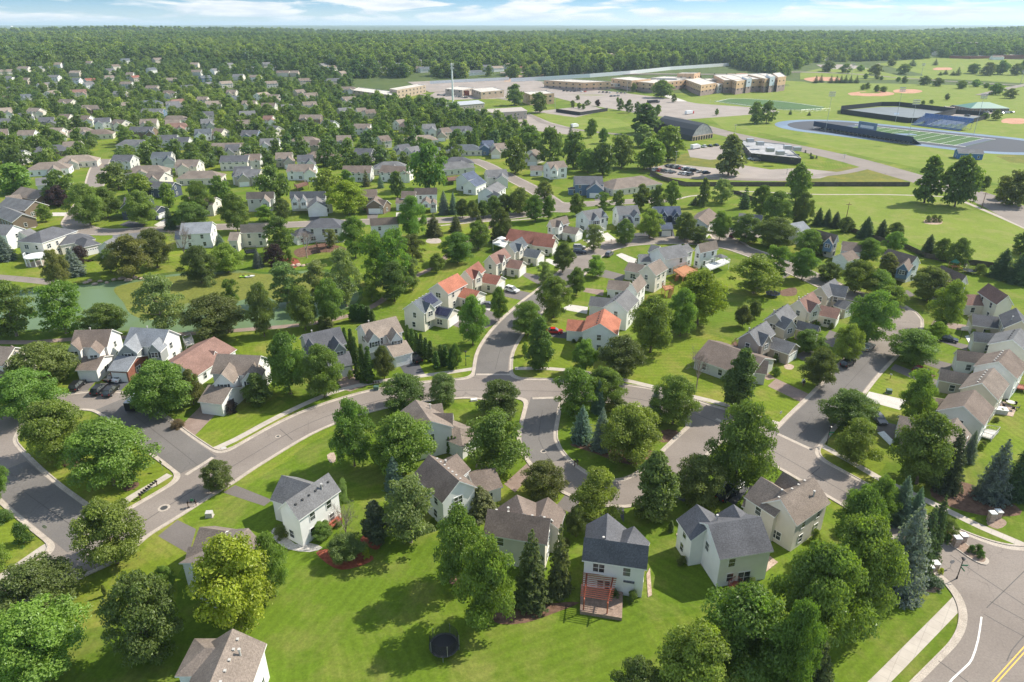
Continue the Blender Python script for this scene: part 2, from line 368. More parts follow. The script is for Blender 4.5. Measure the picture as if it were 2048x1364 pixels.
# planted island inside the entry
isl = [G(*p) for p in ((1868,1046),(1895,1060),(1935,1090),(1966,1112),(1978,1122),(1972,1131),(1950,1124),(1920,1104),(1885,1077))]
def road_at(x, y):
    i = int((x-GX0)/GH); j = int((y-GY0)/GH)
    if 0 <= i < len(xs) and 0 <= j < len(ys): return ROADF[j, i]
    return 99
def field(name, F, lo, hi, z, m, kind='structure', wall=0):
    ny, nx = F.shape; b = MB()
    c = np.stack([F[:-1, :-1], F[:-1, 1:], F[1:, 1:], F[1:, :-1]], -1)
    allin = ((c >= lo) & (c <= hi)).all(-1); out_ = (c < lo).all(-1) | (c > hi).all(-1); edge = ~allin & ~out_
    for j in range(ny-1):
        row = allin[j]; i = 0
        idx = np.flatnonzero(np.diff(np.concatenate([[0], row.astype(int), [0]])))
        for s, e in zip(idx[::2], idx[1::2]):
            b.face([(xs[s], ys[j], z), (xs[e], ys[j], z), (xs[e], ys[j+1], z), (xs[s], ys[j+1], z)])
    for j, i in zip(*np.nonzero(edge)):
        P = [(xs[i], ys[j], F[j, i]), (xs[i+1], ys[j], F[j, i+1]), (xs[i+1], ys[j+1], F[j+1, i+1]), (xs[i], ys[j+1], F[j+1, i])]
        for iso, sg in ((lo, 1), (hi, -1)):
            Q = []
            for q in range(len(P)):
                a, c2 = P[q], P[(q+1) % len(P)]; fa, fb = sg*(a[2]-iso), sg*(c2[2]-iso)
                if fa >= 0: Q.append(a)
                if (fa >= 0) != (fb >= 0):
                    t = fa/(fa-fb); Q.append((a[0]+t*(c2[0]-a[0]), a[1]+t*(c2[1]-a[1]), iso))
            P = Q
            if len(P) < 3: break
        if len(P) < 3: continue
        b.face([(p[0], p[1], z) for p in P])
        if wall:
            for q in range(len(P)):
                a, c2 = P[q], P[(q+1) % len(P)]
                for iso in (lo, hi):
                    if abs(a[2]-iso) < 1e-6 and abs(c2[2]-iso) < 1e-6:
                        b.face([(a[0], a[1], z), (a[0], a[1], z-wall), (c2[0], c2[1], z-wall), (c2[0], c2[1], z)])
    o = b.build(name, m)
    if kind: o['kind'] = kind
    return o
field('road', ROADF, -99, -.65, .024, M_road)
field('gutter', ROADF, -.65, -.02, .028, M_kerb)
field('kerb', ROADF, -.02, .2, .13, M_kerb, wall=.13)
def seg_part(name, pxl, hw, z, m, smooth=True):   # resurfaced stretch on top of the street
    P = [G(x, y) for x, y in pxl]; return ribbon(name, P, hw*2, z, m, smooth=smooth)
seg_part('road_resurfaced', [(982,751),(984,735),(992,700),(1022,655),(1066,612),(1108,578),(1150,540)], 3.85, .030, M_road2)
seg_part('road_resurfaced', [(398,930),(345,890),(270,832),(225,806)], 3.55, .030, M_road2)
seg_part('road_resurfaced', [(1090,797),(1082,830),(1075,880),(1100,925)], 3.15, .030, M_road2)
seg_part('road_resurfaced', [(1752,705),(1712,745),(1665,800),(1612,855),(1587,882)], 3.85, .030, M_road2)
seg_part('road_resurfaced', [(10,940),(60,985),(130,1040),(182,1080)], 3.55, .030, M_road2)
# pale concrete valley gutters across the side-street mouths
for a, b in (((952,749),(1020,749)), ((426,915),(372,950)), ((1065,797),(1118,795)), ((1556,868),(1620,898)), ((205,1052),(148,1087)), ((1455,848),(1432,838))):
    ribbon('valley_gutter', [G(*a), G(*b)], .8, .036, M_kerb, smooth=False)
# arterial markings
def line(name, pxl, wd, m, z=.036): return ribbon(name, [G(x, y) for x, y in pxl], wd, z, m)
M_yel = plain('yellow_road_paint', (.72, .42, .04), .6); M_wht = plain('white_road_paint', (.75, .74, .71), .6)
line('yellow_road_marking', [(1962,1390),(1985,1364),(2048,1294),(2140,1193)], .14, M_yel)
line('yellow_road_marking', [(1968,1395),(1991,1369),(2054,1299),(2146,1198)], .14, M_yel)
line('white_road_marking', [(1890,1378),(1905,1358),(1930,1335),(1944,1318),(1956,1280),(1963,1234)], .22, M_wht)
M_tar = plain('tar_seal', (.09, .08, .075), .7)
for i, l in enumerate(([(2100,1092),(2048,1143),(2010,1180),(1973,1216)], [(1967,1228),(2005,1250),(2048,1273)], [(1980,1203),(2048,1240)], [(1877,1322),(1905,1342),(1938,1366)], [(2048,1272),(2024,1300),(2014,1322)], [(1900,1110),(1950,1145),(2048,1210)],
          [(215,1092),(330,1016),(480,924),(620,846),(760,801),(900,782),(1020,781)], [(1030,781),(1150,785),(1280,799),(1390,828),(1480,867),(1560,910),(1650,962),(1750,1018)], [(990,740),(1010,680),(1066,614),(1150,542)], [(1590,880),(1665,802),(1752,707)],
          [(395,930),(345,890),(270,832)], [(50,985),(130,1042),(185,1080)], [(560,858),(585,880)], [(700,806),(720,826)], [(440,935),(470,962)], [(1330,800),(1318,818)], [(1640,935),(1615,955)], [(1085,820),(1078,880),(1105,925)], [(100,1000),(75,1018)], [(300,840),(268,858)], [(1700,755),(1672,740)], [(1620,835),(1600,868)], [(1040,640),(1012,632)])):
    ribbon('tar_seam', [G(x, y) for x, y in l], .13, .034, M_tar, smooth=len(l) > 2)
# manholes
for px, py, r in ((328,1016,1.0), (556,873,.55), (1087,903,.6)):
    g = G(px, py); b = MB(); n = 20
    b.face([(g.x+r*math.cos(2*math.pi*k/n), g.y+r*math.sin(2*math.pi*k/n), .042) for k in range(n)])
    b.face([(g.x+r*.6*math.cos(2*math.pi*k/n), g.y+r*.6*math.sin(2*math.pi*k/n), .046) for k in range(n)], 1)
    o = b.build('manhole_cover', [M_kerb, M_ventd])
    tag(o, {328:'round manhole cover in the street below the mailbox rack', 556:'small dark manhole cover on the curved street above the grey-roofed white house', 1087:'dark manhole cover on the loop road beside the blue spruces'}[px], 'manhole cover', 'manhole covers in the streets')

# ------------------------------------------------------------ sidewalks, paths
def walk(pxl, wd=1.6, m=None, z=.016, name='sidewalk', smooth=True): return ribbon(name, [GT(x, y) for x, y in pxl], wd, z, m or M_conc, smooth=smooth)
M_walk, t_, p_ = mat('sidewalk_concrete'); v_ = geovec(t_)
b_ = t_.nodes.new('ShaderNodeTexVoronoi'); b_.feature = 'DISTANCE_TO_EDGE'; b_.inputs['Scale'].default_value = .62; b_.inputs['Randomness'].default_value = 0
mp_ = t_.nodes.new('ShaderNodeMapping'); mp_.inputs['Rotation'].default_value = (0, 0, .72); t_.links.new(v_, mp_.inputs['Vector']); t_.links.new(mp_.outputs[0], b_.inputs['Vector'])
r_ = ramp(t_, [(0, (.7,)*3), (.03, (1,)*3)]); t_.links.new(b_.outputs['Distance'], r_.inputs['Fac'])
n_ = noise(t_, .5, 5, v_); r2_ = ramp(t_, [(.3, (.4, .35, .3)), (.7, (.5, .45, .39))]); t_.links.new(n_.outputs['Fac'], r2_.inputs['Fac'])
t_.links.new(mixc(t_, r2_.outputs[0], r_.outputs[0], 1.0, 'MULTIPLY'), p_.inputs['Base Color']); p_.inputs['Roughness'].default_value = .8
for l in ([(412,908),(470,880),(560,832),(660,790),(745,768),(850,753),(905,745),(948,740)],
          [(1030,739),(1100,741),(1170,749),(1240,761),(1300,774),(1390,797),(1450,815),(1530,842),(1560,852)],
          [(1640,895),(1700,925),(1760,958),(1820,990),(1900,1030),(1960,1058),(2030,1085),(2100,1115)],
          [(340,952),(310,972),(262,1000),(243,1013)],
          [(-40,1180),(30,1140),(90,1103),(128,1078)],
          [(60,1045),(95,1075),(120,1096)][:0] or [(124,1078),(98,1062),(78,1048)]):
    walk(l, 1.55, M_walk)
walk([(1935,1187),(1890,1235),(1835,1288),(1760,1364),(1700,1424)], 1.75, M_walk)
walk([(1300,404),(1350,400),(1380,393),(1420,390)], 1.6)
walk([(700,447),(640,452)][:0] or [(880,452),(960,446),(1040,440),(1100,433)], 1.5)
# trail round the pond, dark worn asphalt
walk([(-60,690),(0,686),(70,686),(140,683),(300,676),(480,664),(620,648),(700,635),(745,613),(785,590),(835,553),(868,538),(905,505),(950,472),(985,455)], 2.4, M_drive_p, .012, 'path')
walk([(-60,553),(0,556),(60,563),(108,568)], 4.5, M_road, .012, 'path')
# park path and path in the big lawn
walk([(1480,383),(1560,388),(1640,390),(1760,392),(1870,393),(1905,397)], 1.6, M_conc, .016, 'path')
walk([(1900,395),(1960,420),(2048,457),(2120,490)], 2.2, M_conc, .02, 'path')

# ------------------------------------------------------------ pond
M_pond, t_, p_ = mat('pond_water_with_duckweed'); v_ = geovec(t_)
n_ = noise(t_, .03, 5, v_, .5); n_.inputs['Distortion'].default_value = .8
r_ = ramp(t_, [(.55, (.12, .18, .085)), (.62, (.14, .17, .06)), (.67, (.13, .15, .03)), (.75, (.165, .175, .03))]); t_.links.new(n_.outputs['Fac'], r_.inputs['Fac'])
rr_ = ramp(t_, [(.46, (.35,)*3), (.54, (.85,)*3)]); t_.links.new(n_.outputs['Fac'], rr_.inputs['Fac'])
t_.links.new(r_.outputs[0], p_.inputs['Base Color']); t_.links.new(rr_.outputs[0], p_.inputs['Roughness']); p_.inputs['Specular IOR Level'].default_value = .18
M_weed = two_tone('duckweed', (.13, .15, .022), (.175, .185, .032), .12, .9, fine=1.2)
pond = [(-60,592),(30,582),(110,574),(170,570),(230,563),(300,556),(350,548),(420,546),(480,541),(520,548),(570,545),(630,541),(680,552),(712,575),(716,600),(690,618),(650,632),(600,645),(540,655),(470,660),(380,664),(300,664),(200,660),(120,658),(50,660),(-60,668)]
sheet('pond', [G(*p) for p in pond], .01, M_pond, smooth=True)
sheet('duckweed', [G(*p) for p in ((228,578),(262,566),(300,560),(352,552),(420,550),(480,546),(560,549),(630,546),(668,556),(640,575),(600,598),(560,604),(520,590),(470,604),(400,612),(372,606),(352,628),(300,640),(262,628),(246,604))], .014, M_weed, smooth=True)
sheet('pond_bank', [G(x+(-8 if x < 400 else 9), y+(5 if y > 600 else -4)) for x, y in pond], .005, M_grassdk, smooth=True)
# rough meadow bank and brighter / darker grass areas
def gpoly(name, pts, m, z=.005, smooth=True): return sheet(name, [G(*p) for p in pts], z, m, smooth=smooth)
# far fields (on the terrain)
def tpoly(name, pts, z, m, smooth=False):
    return sheet(name, pxpoly(pts), z, m, smooth=smooth)
tpoly('playing_field', [(1452,262),(1530,268),(1640,292),(1760,322),(1850,340),(1960,362),(2100,395),(2100,335),(2100,190),(2048,175),(1960,172),(1800,168),(1560,162),(1420,190),(1300,205),(1300,232),(1420,238)], .006, M_field)
tpoly('park_lawn', [(1390,374),(1500,372),(1822,374),(1900,400),(1960,425),(2060,460),(2060,500),(2030,505),(2000,528),(1960,528),(1850,496),(1720,460),(1610,440),(1560,400),(1400,392)], .006, M_field)
tpoly('grass_park', [(1600,147),(1640,138),(1760,128),(1840,118),(1930,115),(2060,122),(2060,168),(1900,160),(1700,162),(1600,160)], .006, M_field)
tpoly('wild_meadow', [(1545,366),(1600,350),(1700,336),(1760,342),(1800,358),(1815,369),(1700,369)], .008, M_meadow)
tpoly('wild_meadow', [(1270,345),(1330,318),(1400,300),(1450,318),(1430,335),(1350,345)], .008, M_meadow)
tpoly('wild_meadow', [(1990,313),(2060,308),(2060,330),(2020,325)], .010, M_meadow)
tpoly('grass_yard', [(1060,222),(1150,232),(1240,240),(1262,252),(1200,262),(1230,290),(1180,300),(1150,262),(1100,245)], .008, M_field)
# far roads and parking lots
def lot(pts, m=None, z=.012): return tpoly('parking_lot', pts, z, m or M_lot)
lot([(1095,180),(1120,176),(1220,184),(1290,192),(1360,200),(1380,205),(1400,208),(1540,218),(1560,225),(1480,232),(1380,239),(1300,232),(1240,222),(1160,208),(1090,190)])
lot([(1275,212),(1380,210),(1480,216),(1470,228),(1390,238),(1320,232)], z=.016)
lot([(1062,224),(1180,212),(1215,222),(1150,236),(1085,226)], M_lot)
lot([(1010,235),(1060,228),(1100,245),(1160,262),(1150,272),(1060,262),(1020,262)], M_lot)
lot([(870,185),(960,180),(1020,182),(1015,198),(900,200),(850,196)], M_lot)
lot([(1290,338),(1345,328),(1430,338),(1470,330),(1540,340),(1600,338),(1680,345),(1640,357),(1530,360),(1420,356),(1330,352)], M_lot)
lot([(1375,300),(1440,292),(1490,300),(1485,315),(1420,322),(1380,315)], M_lot)
lot([(1840,216),(1960,211),(2000,222),(1960,238),(1860,238),(1820,226)], M_lot)
lot([(1000,160),(1085,168),(1100,180),(1060,190),(1010,182),(960,172)], z=.02)
lot([(815,166),(900,161),(1020,158),(1095,166),(1000,178),(860,185)], z=.024)
tpoly('bare_dirt', [(1012,153),(1095,150),(1090,162),(1008,165)], .034, M_dirt)
lot([(1632,130),(1760,128),(1760,138),(1650,140)], M_lot)
FZ = [.02]
def froad(pxl, wd, m=None, z=None):
    FZ[0] += .006; z = FZ[0]
    return ribbon('road', [GT(x, y) for x, y in pxl], wd, z, m or M_road, step=8)
froad([(1340,236),(1425,262),(1500,278),(1600,298),(1700,320),(1800,348),(1900,378),(1985,405),(2060,440),(2200,505)], 19)
froad([(1000,146),(1100,147),(1200,146),(1320,140),(1420,133),(1470,129)], 16)
froad([(1000,157),(1100,160),(1180,152),(1300,150),(1500,150),(1600,146),(1750,152),(1900,164),(2060,173)], 11, z=.024)
froad([(1960,192),(2010,180),(2060,168)], 11, z=.028)
froad([(1300,352),(1420,358),(1560,360),(1640,352),(1690,345),(1740,335)], 6)
froad([(1005,228),(1060,232),(1090,246),(1160,262),(1260,272)], 6, z=.024)
froad([(840,190),(900,196),(960,192),(1040,205)], 6)
froad([(1310,172),(1330,190),(1365,203)], 10, M_drive_c, .026)
# flower berms, mulch beds, bare patches
def bed(pts, m, z=.012, name='planting_bed'): return sheet(name, [G(*p) for p in pts], z, m, smooth=True)
bed([(632,1106),(655,1098),(700,1100),(745,1112),(740,1124),(700,1138),(668,1136)], M_redmulch)
bed([(720,1080),(735,1066),(762,1078),(762,1092),(752,1100),(735,1092)], M_redmulch)
bed([(1000,1248),(985,1240),(972,1232),(1000,1225),(1060,1212),(1120,1205),(1160,1205),(1120,1222),(1050,1246)], M_mulch)
bed([(893,1158),(895,1152),(930,1150),(930,1162),(920,1174),(905,1170)], M_mulch)
bed([(120,922),(130,915),(165,918),(158,932),(130,934)], M_mulch)
bed([(245,978),(262,966),(276,964),(277,972),(258,982)], M_mulch)
bed([(1140,888),(1185,905),(1240,925),(1290,930),(1310,905),(1240,890)], M_mulch)
bed([(1310,868),(1338,858),(1362,868),(1340,884),(1315,882)], M_mulch)
bed([(1862,1160),(1880,1150),(1888,1165),(1880,1182),(1862,1185),(1840,1178)], M_paver)
bed([(1860,980),(1900,960),(1960,975),(2030,1010),(2040,1030),(1960,1030),(1880,1005)], M_mulch, .010)
bed([(855,478),(870,474),(882,480),(880,486),(862,487),(852,484)], M_conc, .014)
bed([(1560,582),(1590,575),(1592,590),(1565,592)], M_mulch)
bed([(1848,441),(1866,435),(1884,441),(1882,448),(1866,449),(1850,447)], M_dirt)
bed([(430,860),(470,850),(465,862),(440,868)][:0] or [(563,1060),(548,1056),(542,1068),(552,1082),(575,1098),(620,1104),(645,1095),(620,1086),(590,1088)], M_rock)
bed([(654,910),(668,905),(672,922),(660,925)], M_stone, .014)
bed([(1572,735),(1588,730),(1588,738),(1576,740)][:0] or [(1568,731),(1578,728),(1588,732),(1584,739),(1572,738)], M_stone, .014)
sheet('island_kerb', isl, .03, M_kerb, thick=.11, smooth=True)
sheet('island_bed', [p*.0+Vector(p)*.86+(sum(isl, Vector())/len(isl))*.14 for p in isl], .15, M_paver, smooth=True)
bed([(1975,1040),(1985,1032),(2010,1040),(2012,1050),(1995,1058),(1975,1050)], M_paver)
bed([(590,500),(640,488),(686,494),(690,505),(640,505),(600,515)], M_mulch)
bed([(560,520),(590,516),(600,530),(575,540),(560,534)], M_redmulch)

# ------------------------------------------------------------ driveways
DRV = [  # corners, material
 ([(446,985),(470,970),(545,1000),(528,1012)], M_drive), ([(316,1072),(355,1040),(392,1058),(378,1108)], M_drive),
 ([(345,868),(408,806),(452,808),(376,885)], M_drive_p), ([(132,800),(168,742),(208,742),(160,800)], M_drive), ([(182,798),(236,742),(276,748),(222,800)], M_drive_d),
 ([(673,762),(692,741),(712,737),(742,768),(700,783),(686,779)], M_drive_p), ([(790,716),(822,702),(850,748),(812,752)], M_drive_d),
 ([(940,622),(975,632),(982,615),(955,605)], M_drive_c), ([(960,615),(1010,632),(985,650),(948,668),(905,650),(900,640)], M_drive),
 ([(1010,575),(1072,588),(1062,605),(1005,592)], M_drive), ([(1050,545),(1080,552),(1095,570),(1075,568),(1046,552)], M_drive), ([(1085,520),(1098,517),(1144,536),(1135,544)], M_drive_c),
 ([(1148,505),(1160,494),(1178,502),(1170,518)], M_drive), ([(1166,480),(1182,478),(1210,496),(1196,500)], M_drive_c), ([(1198,470),(1215,465),(1242,486),(1222,492)], M_drive_c),
 ([(1263,468),(1295,462),(1305,480),(1265,484)], M_drive_d), ([(1320,460),(1346,460),(1352,481),(1328,481)], M_drive_d), ([(1232,510),(1243,506),(1278,520),(1270,533)], M_drive_c),
 ([(1205,540),(1212,540),(1250,550),(1245,562),(1192,552)], M_drive), ([(1165,583),(1172,576),(1208,580),(1206,592)], M_drive_p), ([(1122,618),(1140,609),(1176,614),(1174,628)], M_drive_c),
 ([(1093,672),(1098,660),(1136,664),(1136,678)], M_drive_d), ([(1535,772),(1552,757),(1622,790),(1603,805)], M_drive_p), ([(1552,757),(1535,760),(1518,750),(1530,742)], M_drive_p),
 ([(1588,712),(1612,700),(1640,705),(1620,728)], M_drive), ([(1640,690),(1660,660),(1680,668),(1672,695)], M_drive), ([(1810,780),(1727,792),(1740,784),(1800,805)][:0] or [(1727,800),(1738,783),(1812,800),(1800,820)], M_drive_c),
 ([(1780,738),(1790,728),(1880,762),(1874,778)], M_drive), ([(1838,725),(1848,714),(1905,728),(1898,745)], M_drive), ([(1872,680),(1878,676),(1936,690),(1934,702)], M_drive), ([(1862,650),(1868,640),(1945,652),(1942,664)], M_drive_p),
 ([(1800,585),(1808,600),(1830,590),(1815,580)], M_drive), ([(1750,858),(1762,842),(1795,850),(1785,882)], M_drive), ([(1562,560),(1575,518),(1600,505),(1610,520),(1590,545)], M_drive),
 ([(1028,990),(1045,978),(1062,962),(1085,935),(1045,930),(1000,960)][:0] or [(1008,968),(1056,925),(1072,940),(1030,985)], M_drive_p), ([(1112,1012),(1130,990),(1160,1000),(1150,1030)], M_drive), ([(1232,1020),(1236,995),(1248,996),(1248,1045)], M_drive_d),
 ([(1430,990),(1450,960),(1500,975),(1470,1010)], M_drive_d), ([(1380,975),(1340,960),(1330,985),(1370,1005)], M_drive_d), ([(960,905),(1010,930),(1000,945),(950,935)], M_drive_p),
 ([(238,450),(258,441),(292,448),(280,459)], M_drive_d), ([(308,450),(330,437),(345,440),(330,458)], M_drive_c), ([(621,426),(644,426),(632,448),(618,448)], M_drive_d), ([(735,425),(758,424),(752,446),(735,444)], M_drive), ([(792,425),(802,425),(802,432),(792,436)], M_drive_c),
 ([(105,425),(150,425),(140,432),(98,432)], M_drive_c), ([(55,450),(75,445),(72,455),(52,456)], M_drive_c), ([(1185,388),(1205,388),(1200,402),(1190,402)], M_drive), ([(60,310),(50,330),(40,330),(50,305)], M_lot),
]
for i, (p, m) in enumerate(DRV): sheet("driveway", [G(*q) for q in p], .010+.002*(i%5), m)
# ------------------------------------------------------------ houses
WIN = {}
def win_mesh(w, h, style):
    k = (round(w, 1), round(h, 1), style)
    if k in WIN: return WIN[k]
    a = MB(); t = .09
    for x0, x1, z0, z1 in ((-w/2-t, w/2+t, -h/2-t, -h/2), (-w/2-t, w/2+t, h/2, h/2+t), (-w/2-t, -w/2, -h/2, h/2), (w/2, w/2+t, -h/2, h/2)):
        a.box(x0, -.01, z0, x1, .07, z1)
    a.box(-w/2, -.005, -.03, w/2, .045, .03)
    n = 2 if w > 1.3 else 1
    if n == 2: a.box(-.05, -.005, -h/2, .05, .06, -.03); a.box(-.05, -.005, .03, .05, .06, h/2)
    if style == 's':
        for s in (-1, 1):
            x = s*(w/2+t+.22); a.box(x-.2, -.01, -h/2-.05, x+.2, .05, h/2+.05, 1)
    g = MB(); g.face([(w/2, .025, -h/2), (-w/2, .025, -h/2), (-w/2, .025, h/2), (w/2, .025, h/2)])
    WIN[k] = (a.mesh('window', [M_trim, M_shut]), g.mesh('pane', M_glass)); return WIN[k]
def gdoor_mesh(w, windows=True, cache={}):
    k = (round(w, 1), windows)
    if k in cache: return cache[k]
    a = MB(); h = 2.25; t = .12
    a.box(-w/2, 0, 0, w/2, .03, h)
    for i in range(4): a.box(-w/2+.05, .03, i*h/4+.04, w/2-.05, .05, (i+1)*h/4-.04)
    a.box(-w/2-t, -.01, 0, -w/2, .08, h+t); a.box(w/2, -.01, 0, w/2+t, .08, h+t); a.box(-w/2, -.01, h, w/2, .08, h+t)
    if windows:
        n = max(3, int(w/.75))
        for i in range(n):
            x = -w/2+(i+.5)*w/n; a.box(x-.22, .05, h*.8, x+.22, .06, h*.93, 1)
    cache[k] = a.mesh('garage_door', [M_garage, M_glass]); return cache[k]
DOORM = {}
def door_mesh(c):
    if c in DOORM: return DOORM[c]
    a = MB(); a.box(-.48, 0, 0, .48, .04, 2.1, 0); a.box(-.3, .04, 1.2, .3, .05, 1.95, 2)
    a.box(-.6, -.01, 0, -.48, .07, 2.22, 1); a.box(.48, -.01, 0, .6, .07, 2.22, 1); a.box(-.48, -.01, 2.1, .48, .07, 2.22, 1)
    DOORM[c] = a.mesh('front_door', [plain('door_'+c, dict(red=(.3,.03,.02), white=(.75,.75,.73), dark=(.05,.04,.04), brown=(.2,.1,.05))[c]), M_trim, M_glass]); return DOORM[c]
_a = MB(); _a.box(-.16, -.16, -.1, .16, .16, .22, 0); _a.box(-.22, -.22, .22, .22, .22, .27, 0); _a.v = [(x*.75, y*.75, z*.75) for x, y, z in _a.v]; VENT = _a.mesh('roof_vent', M_vent)
_a = MB(); _a.box(-.16, -.16, -.1, .16, .16, .2, 0); _a.box(-.2, -.2, .2, .2, .2, .25, 0); _a.v = [(x*.8, y*.8, z*.8) for x, y, z in _a.v]; VENTD = _a.mesh('roof_vent', M_ventd)
_a = MB(); _a.bar((0,0,-.3), (0,0,.9), .13, n=8); _a.bar((0,0,.9), (0,0,1.05), .2, n=8); FLUE = _a.mesh('flue_pipe', M_vent)
LAND = []      # landmarks for the tree labels: (px, py, phrase)
FOOT = []      # house footprints to keep auto trees away
class Blk:
    def __init__(s, A, B, w, hr, he, typ='g', over=.35):
        s.A, s.B, s.w, s.hr, s.he, s.typ, s.o = A, B, w, hr, he, typ, over
        d = B-A; s.L = d.length; s.u = d/s.L; s.n = Vector((-s.u.y, s.u.x))
        if typ == 'h': s.A2 = A-s.u*w/2; s.L2 = s.L+w
        else: s.A2 = A.copy(); s.L2 = s.L
    def P(s, a, b, z): q = s.A2+s.u*a+s.n*b; return Vector((q.x, q.y, z))
    def inside(s, x, y, m=0):
        q = Vector((x, y))-s.A2; a = q.dot(s.u); b = q.dot(s.n)
        return -m < a-s.o < s.L2-2*s.o+2*m and abs(b) < s.w/2-s.o+m
def roof_and_walls(bl, wb, rb, z0=0, z1=None):
    o = bl.o; W = bl.w/2; L = bl.L2; ww = W-o; k = (bl.hr-bl.he)/W; th = .2
    zw = bl.he+k*o-.12      # wall top under the roof plane
    rz = bl.hr
    # walls
    c = [bl.P(o, -ww, z0), bl.P(L-o, -ww, z0), bl.P(L-o, ww, z0), bl.P(o, ww, z0)]
    t = [Vector((p.x, p.y, zw)) for p in c]
    for i in range(4): j = (i+1) % 4; wb.face([c[i], c[j], t[j], t[i]])
    if bl.typ == 'g':
        zr = rz-.12
        wb.face([t[1], t[2], bl.P(L-o, 0, zr)]); wb.face([t[3], t[0], bl.P(o, 0, zr)])
        e = [(0, -W), (L, -W), (L, W), (0, W)]; eb = [bl.P(a, b, bl.he) for a, b in e]; r0, r1 = bl.P(0, 0, rz), bl.P(L, 0, rz)
        D = Vector((0, 0, -th))
        rb.face([eb[0], eb[1], r1, r0], 0); rb.face([eb[2], eb[3], r0, r1], 0)
        rb.face([eb[1]+D, eb[0]+D, r0+D, r1+D], 1); rb.face([eb[3]+D, eb[2]+D, r1+D, r0+D], 1)
        for a, b in ((eb[0], eb[1]), (eb[2], eb[3]), (eb[1], r1), (r1, eb[2]), (eb[3], r0), (r0, eb[0])):
            rb.face([b, a, a+D, b+D], 1)
    else:
        r0, r1 = bl.P(W, 0, rz), bl.P(L-W, 0, rz)
        eb = [bl.P(a, b, bl.he) for a, b in ((0, -W), (L, -W), (L, W), (0, W))]; D = Vector((0, 0, -th))
        rb.face([eb[0], eb[1], r1, r0], 0); rb.face([eb[2], eb[3], r0, r1], 0); rb.face([eb[1], eb[2], r1], 0); rb.face([eb[3], eb[0], r0], 0)
        for i in range(4): j = (i+1) % 4; rb.face([eb[j], eb[i], eb[i]+D, eb[j]+D], 1)
        rb.face([p+D for p in eb][::-1], 1)
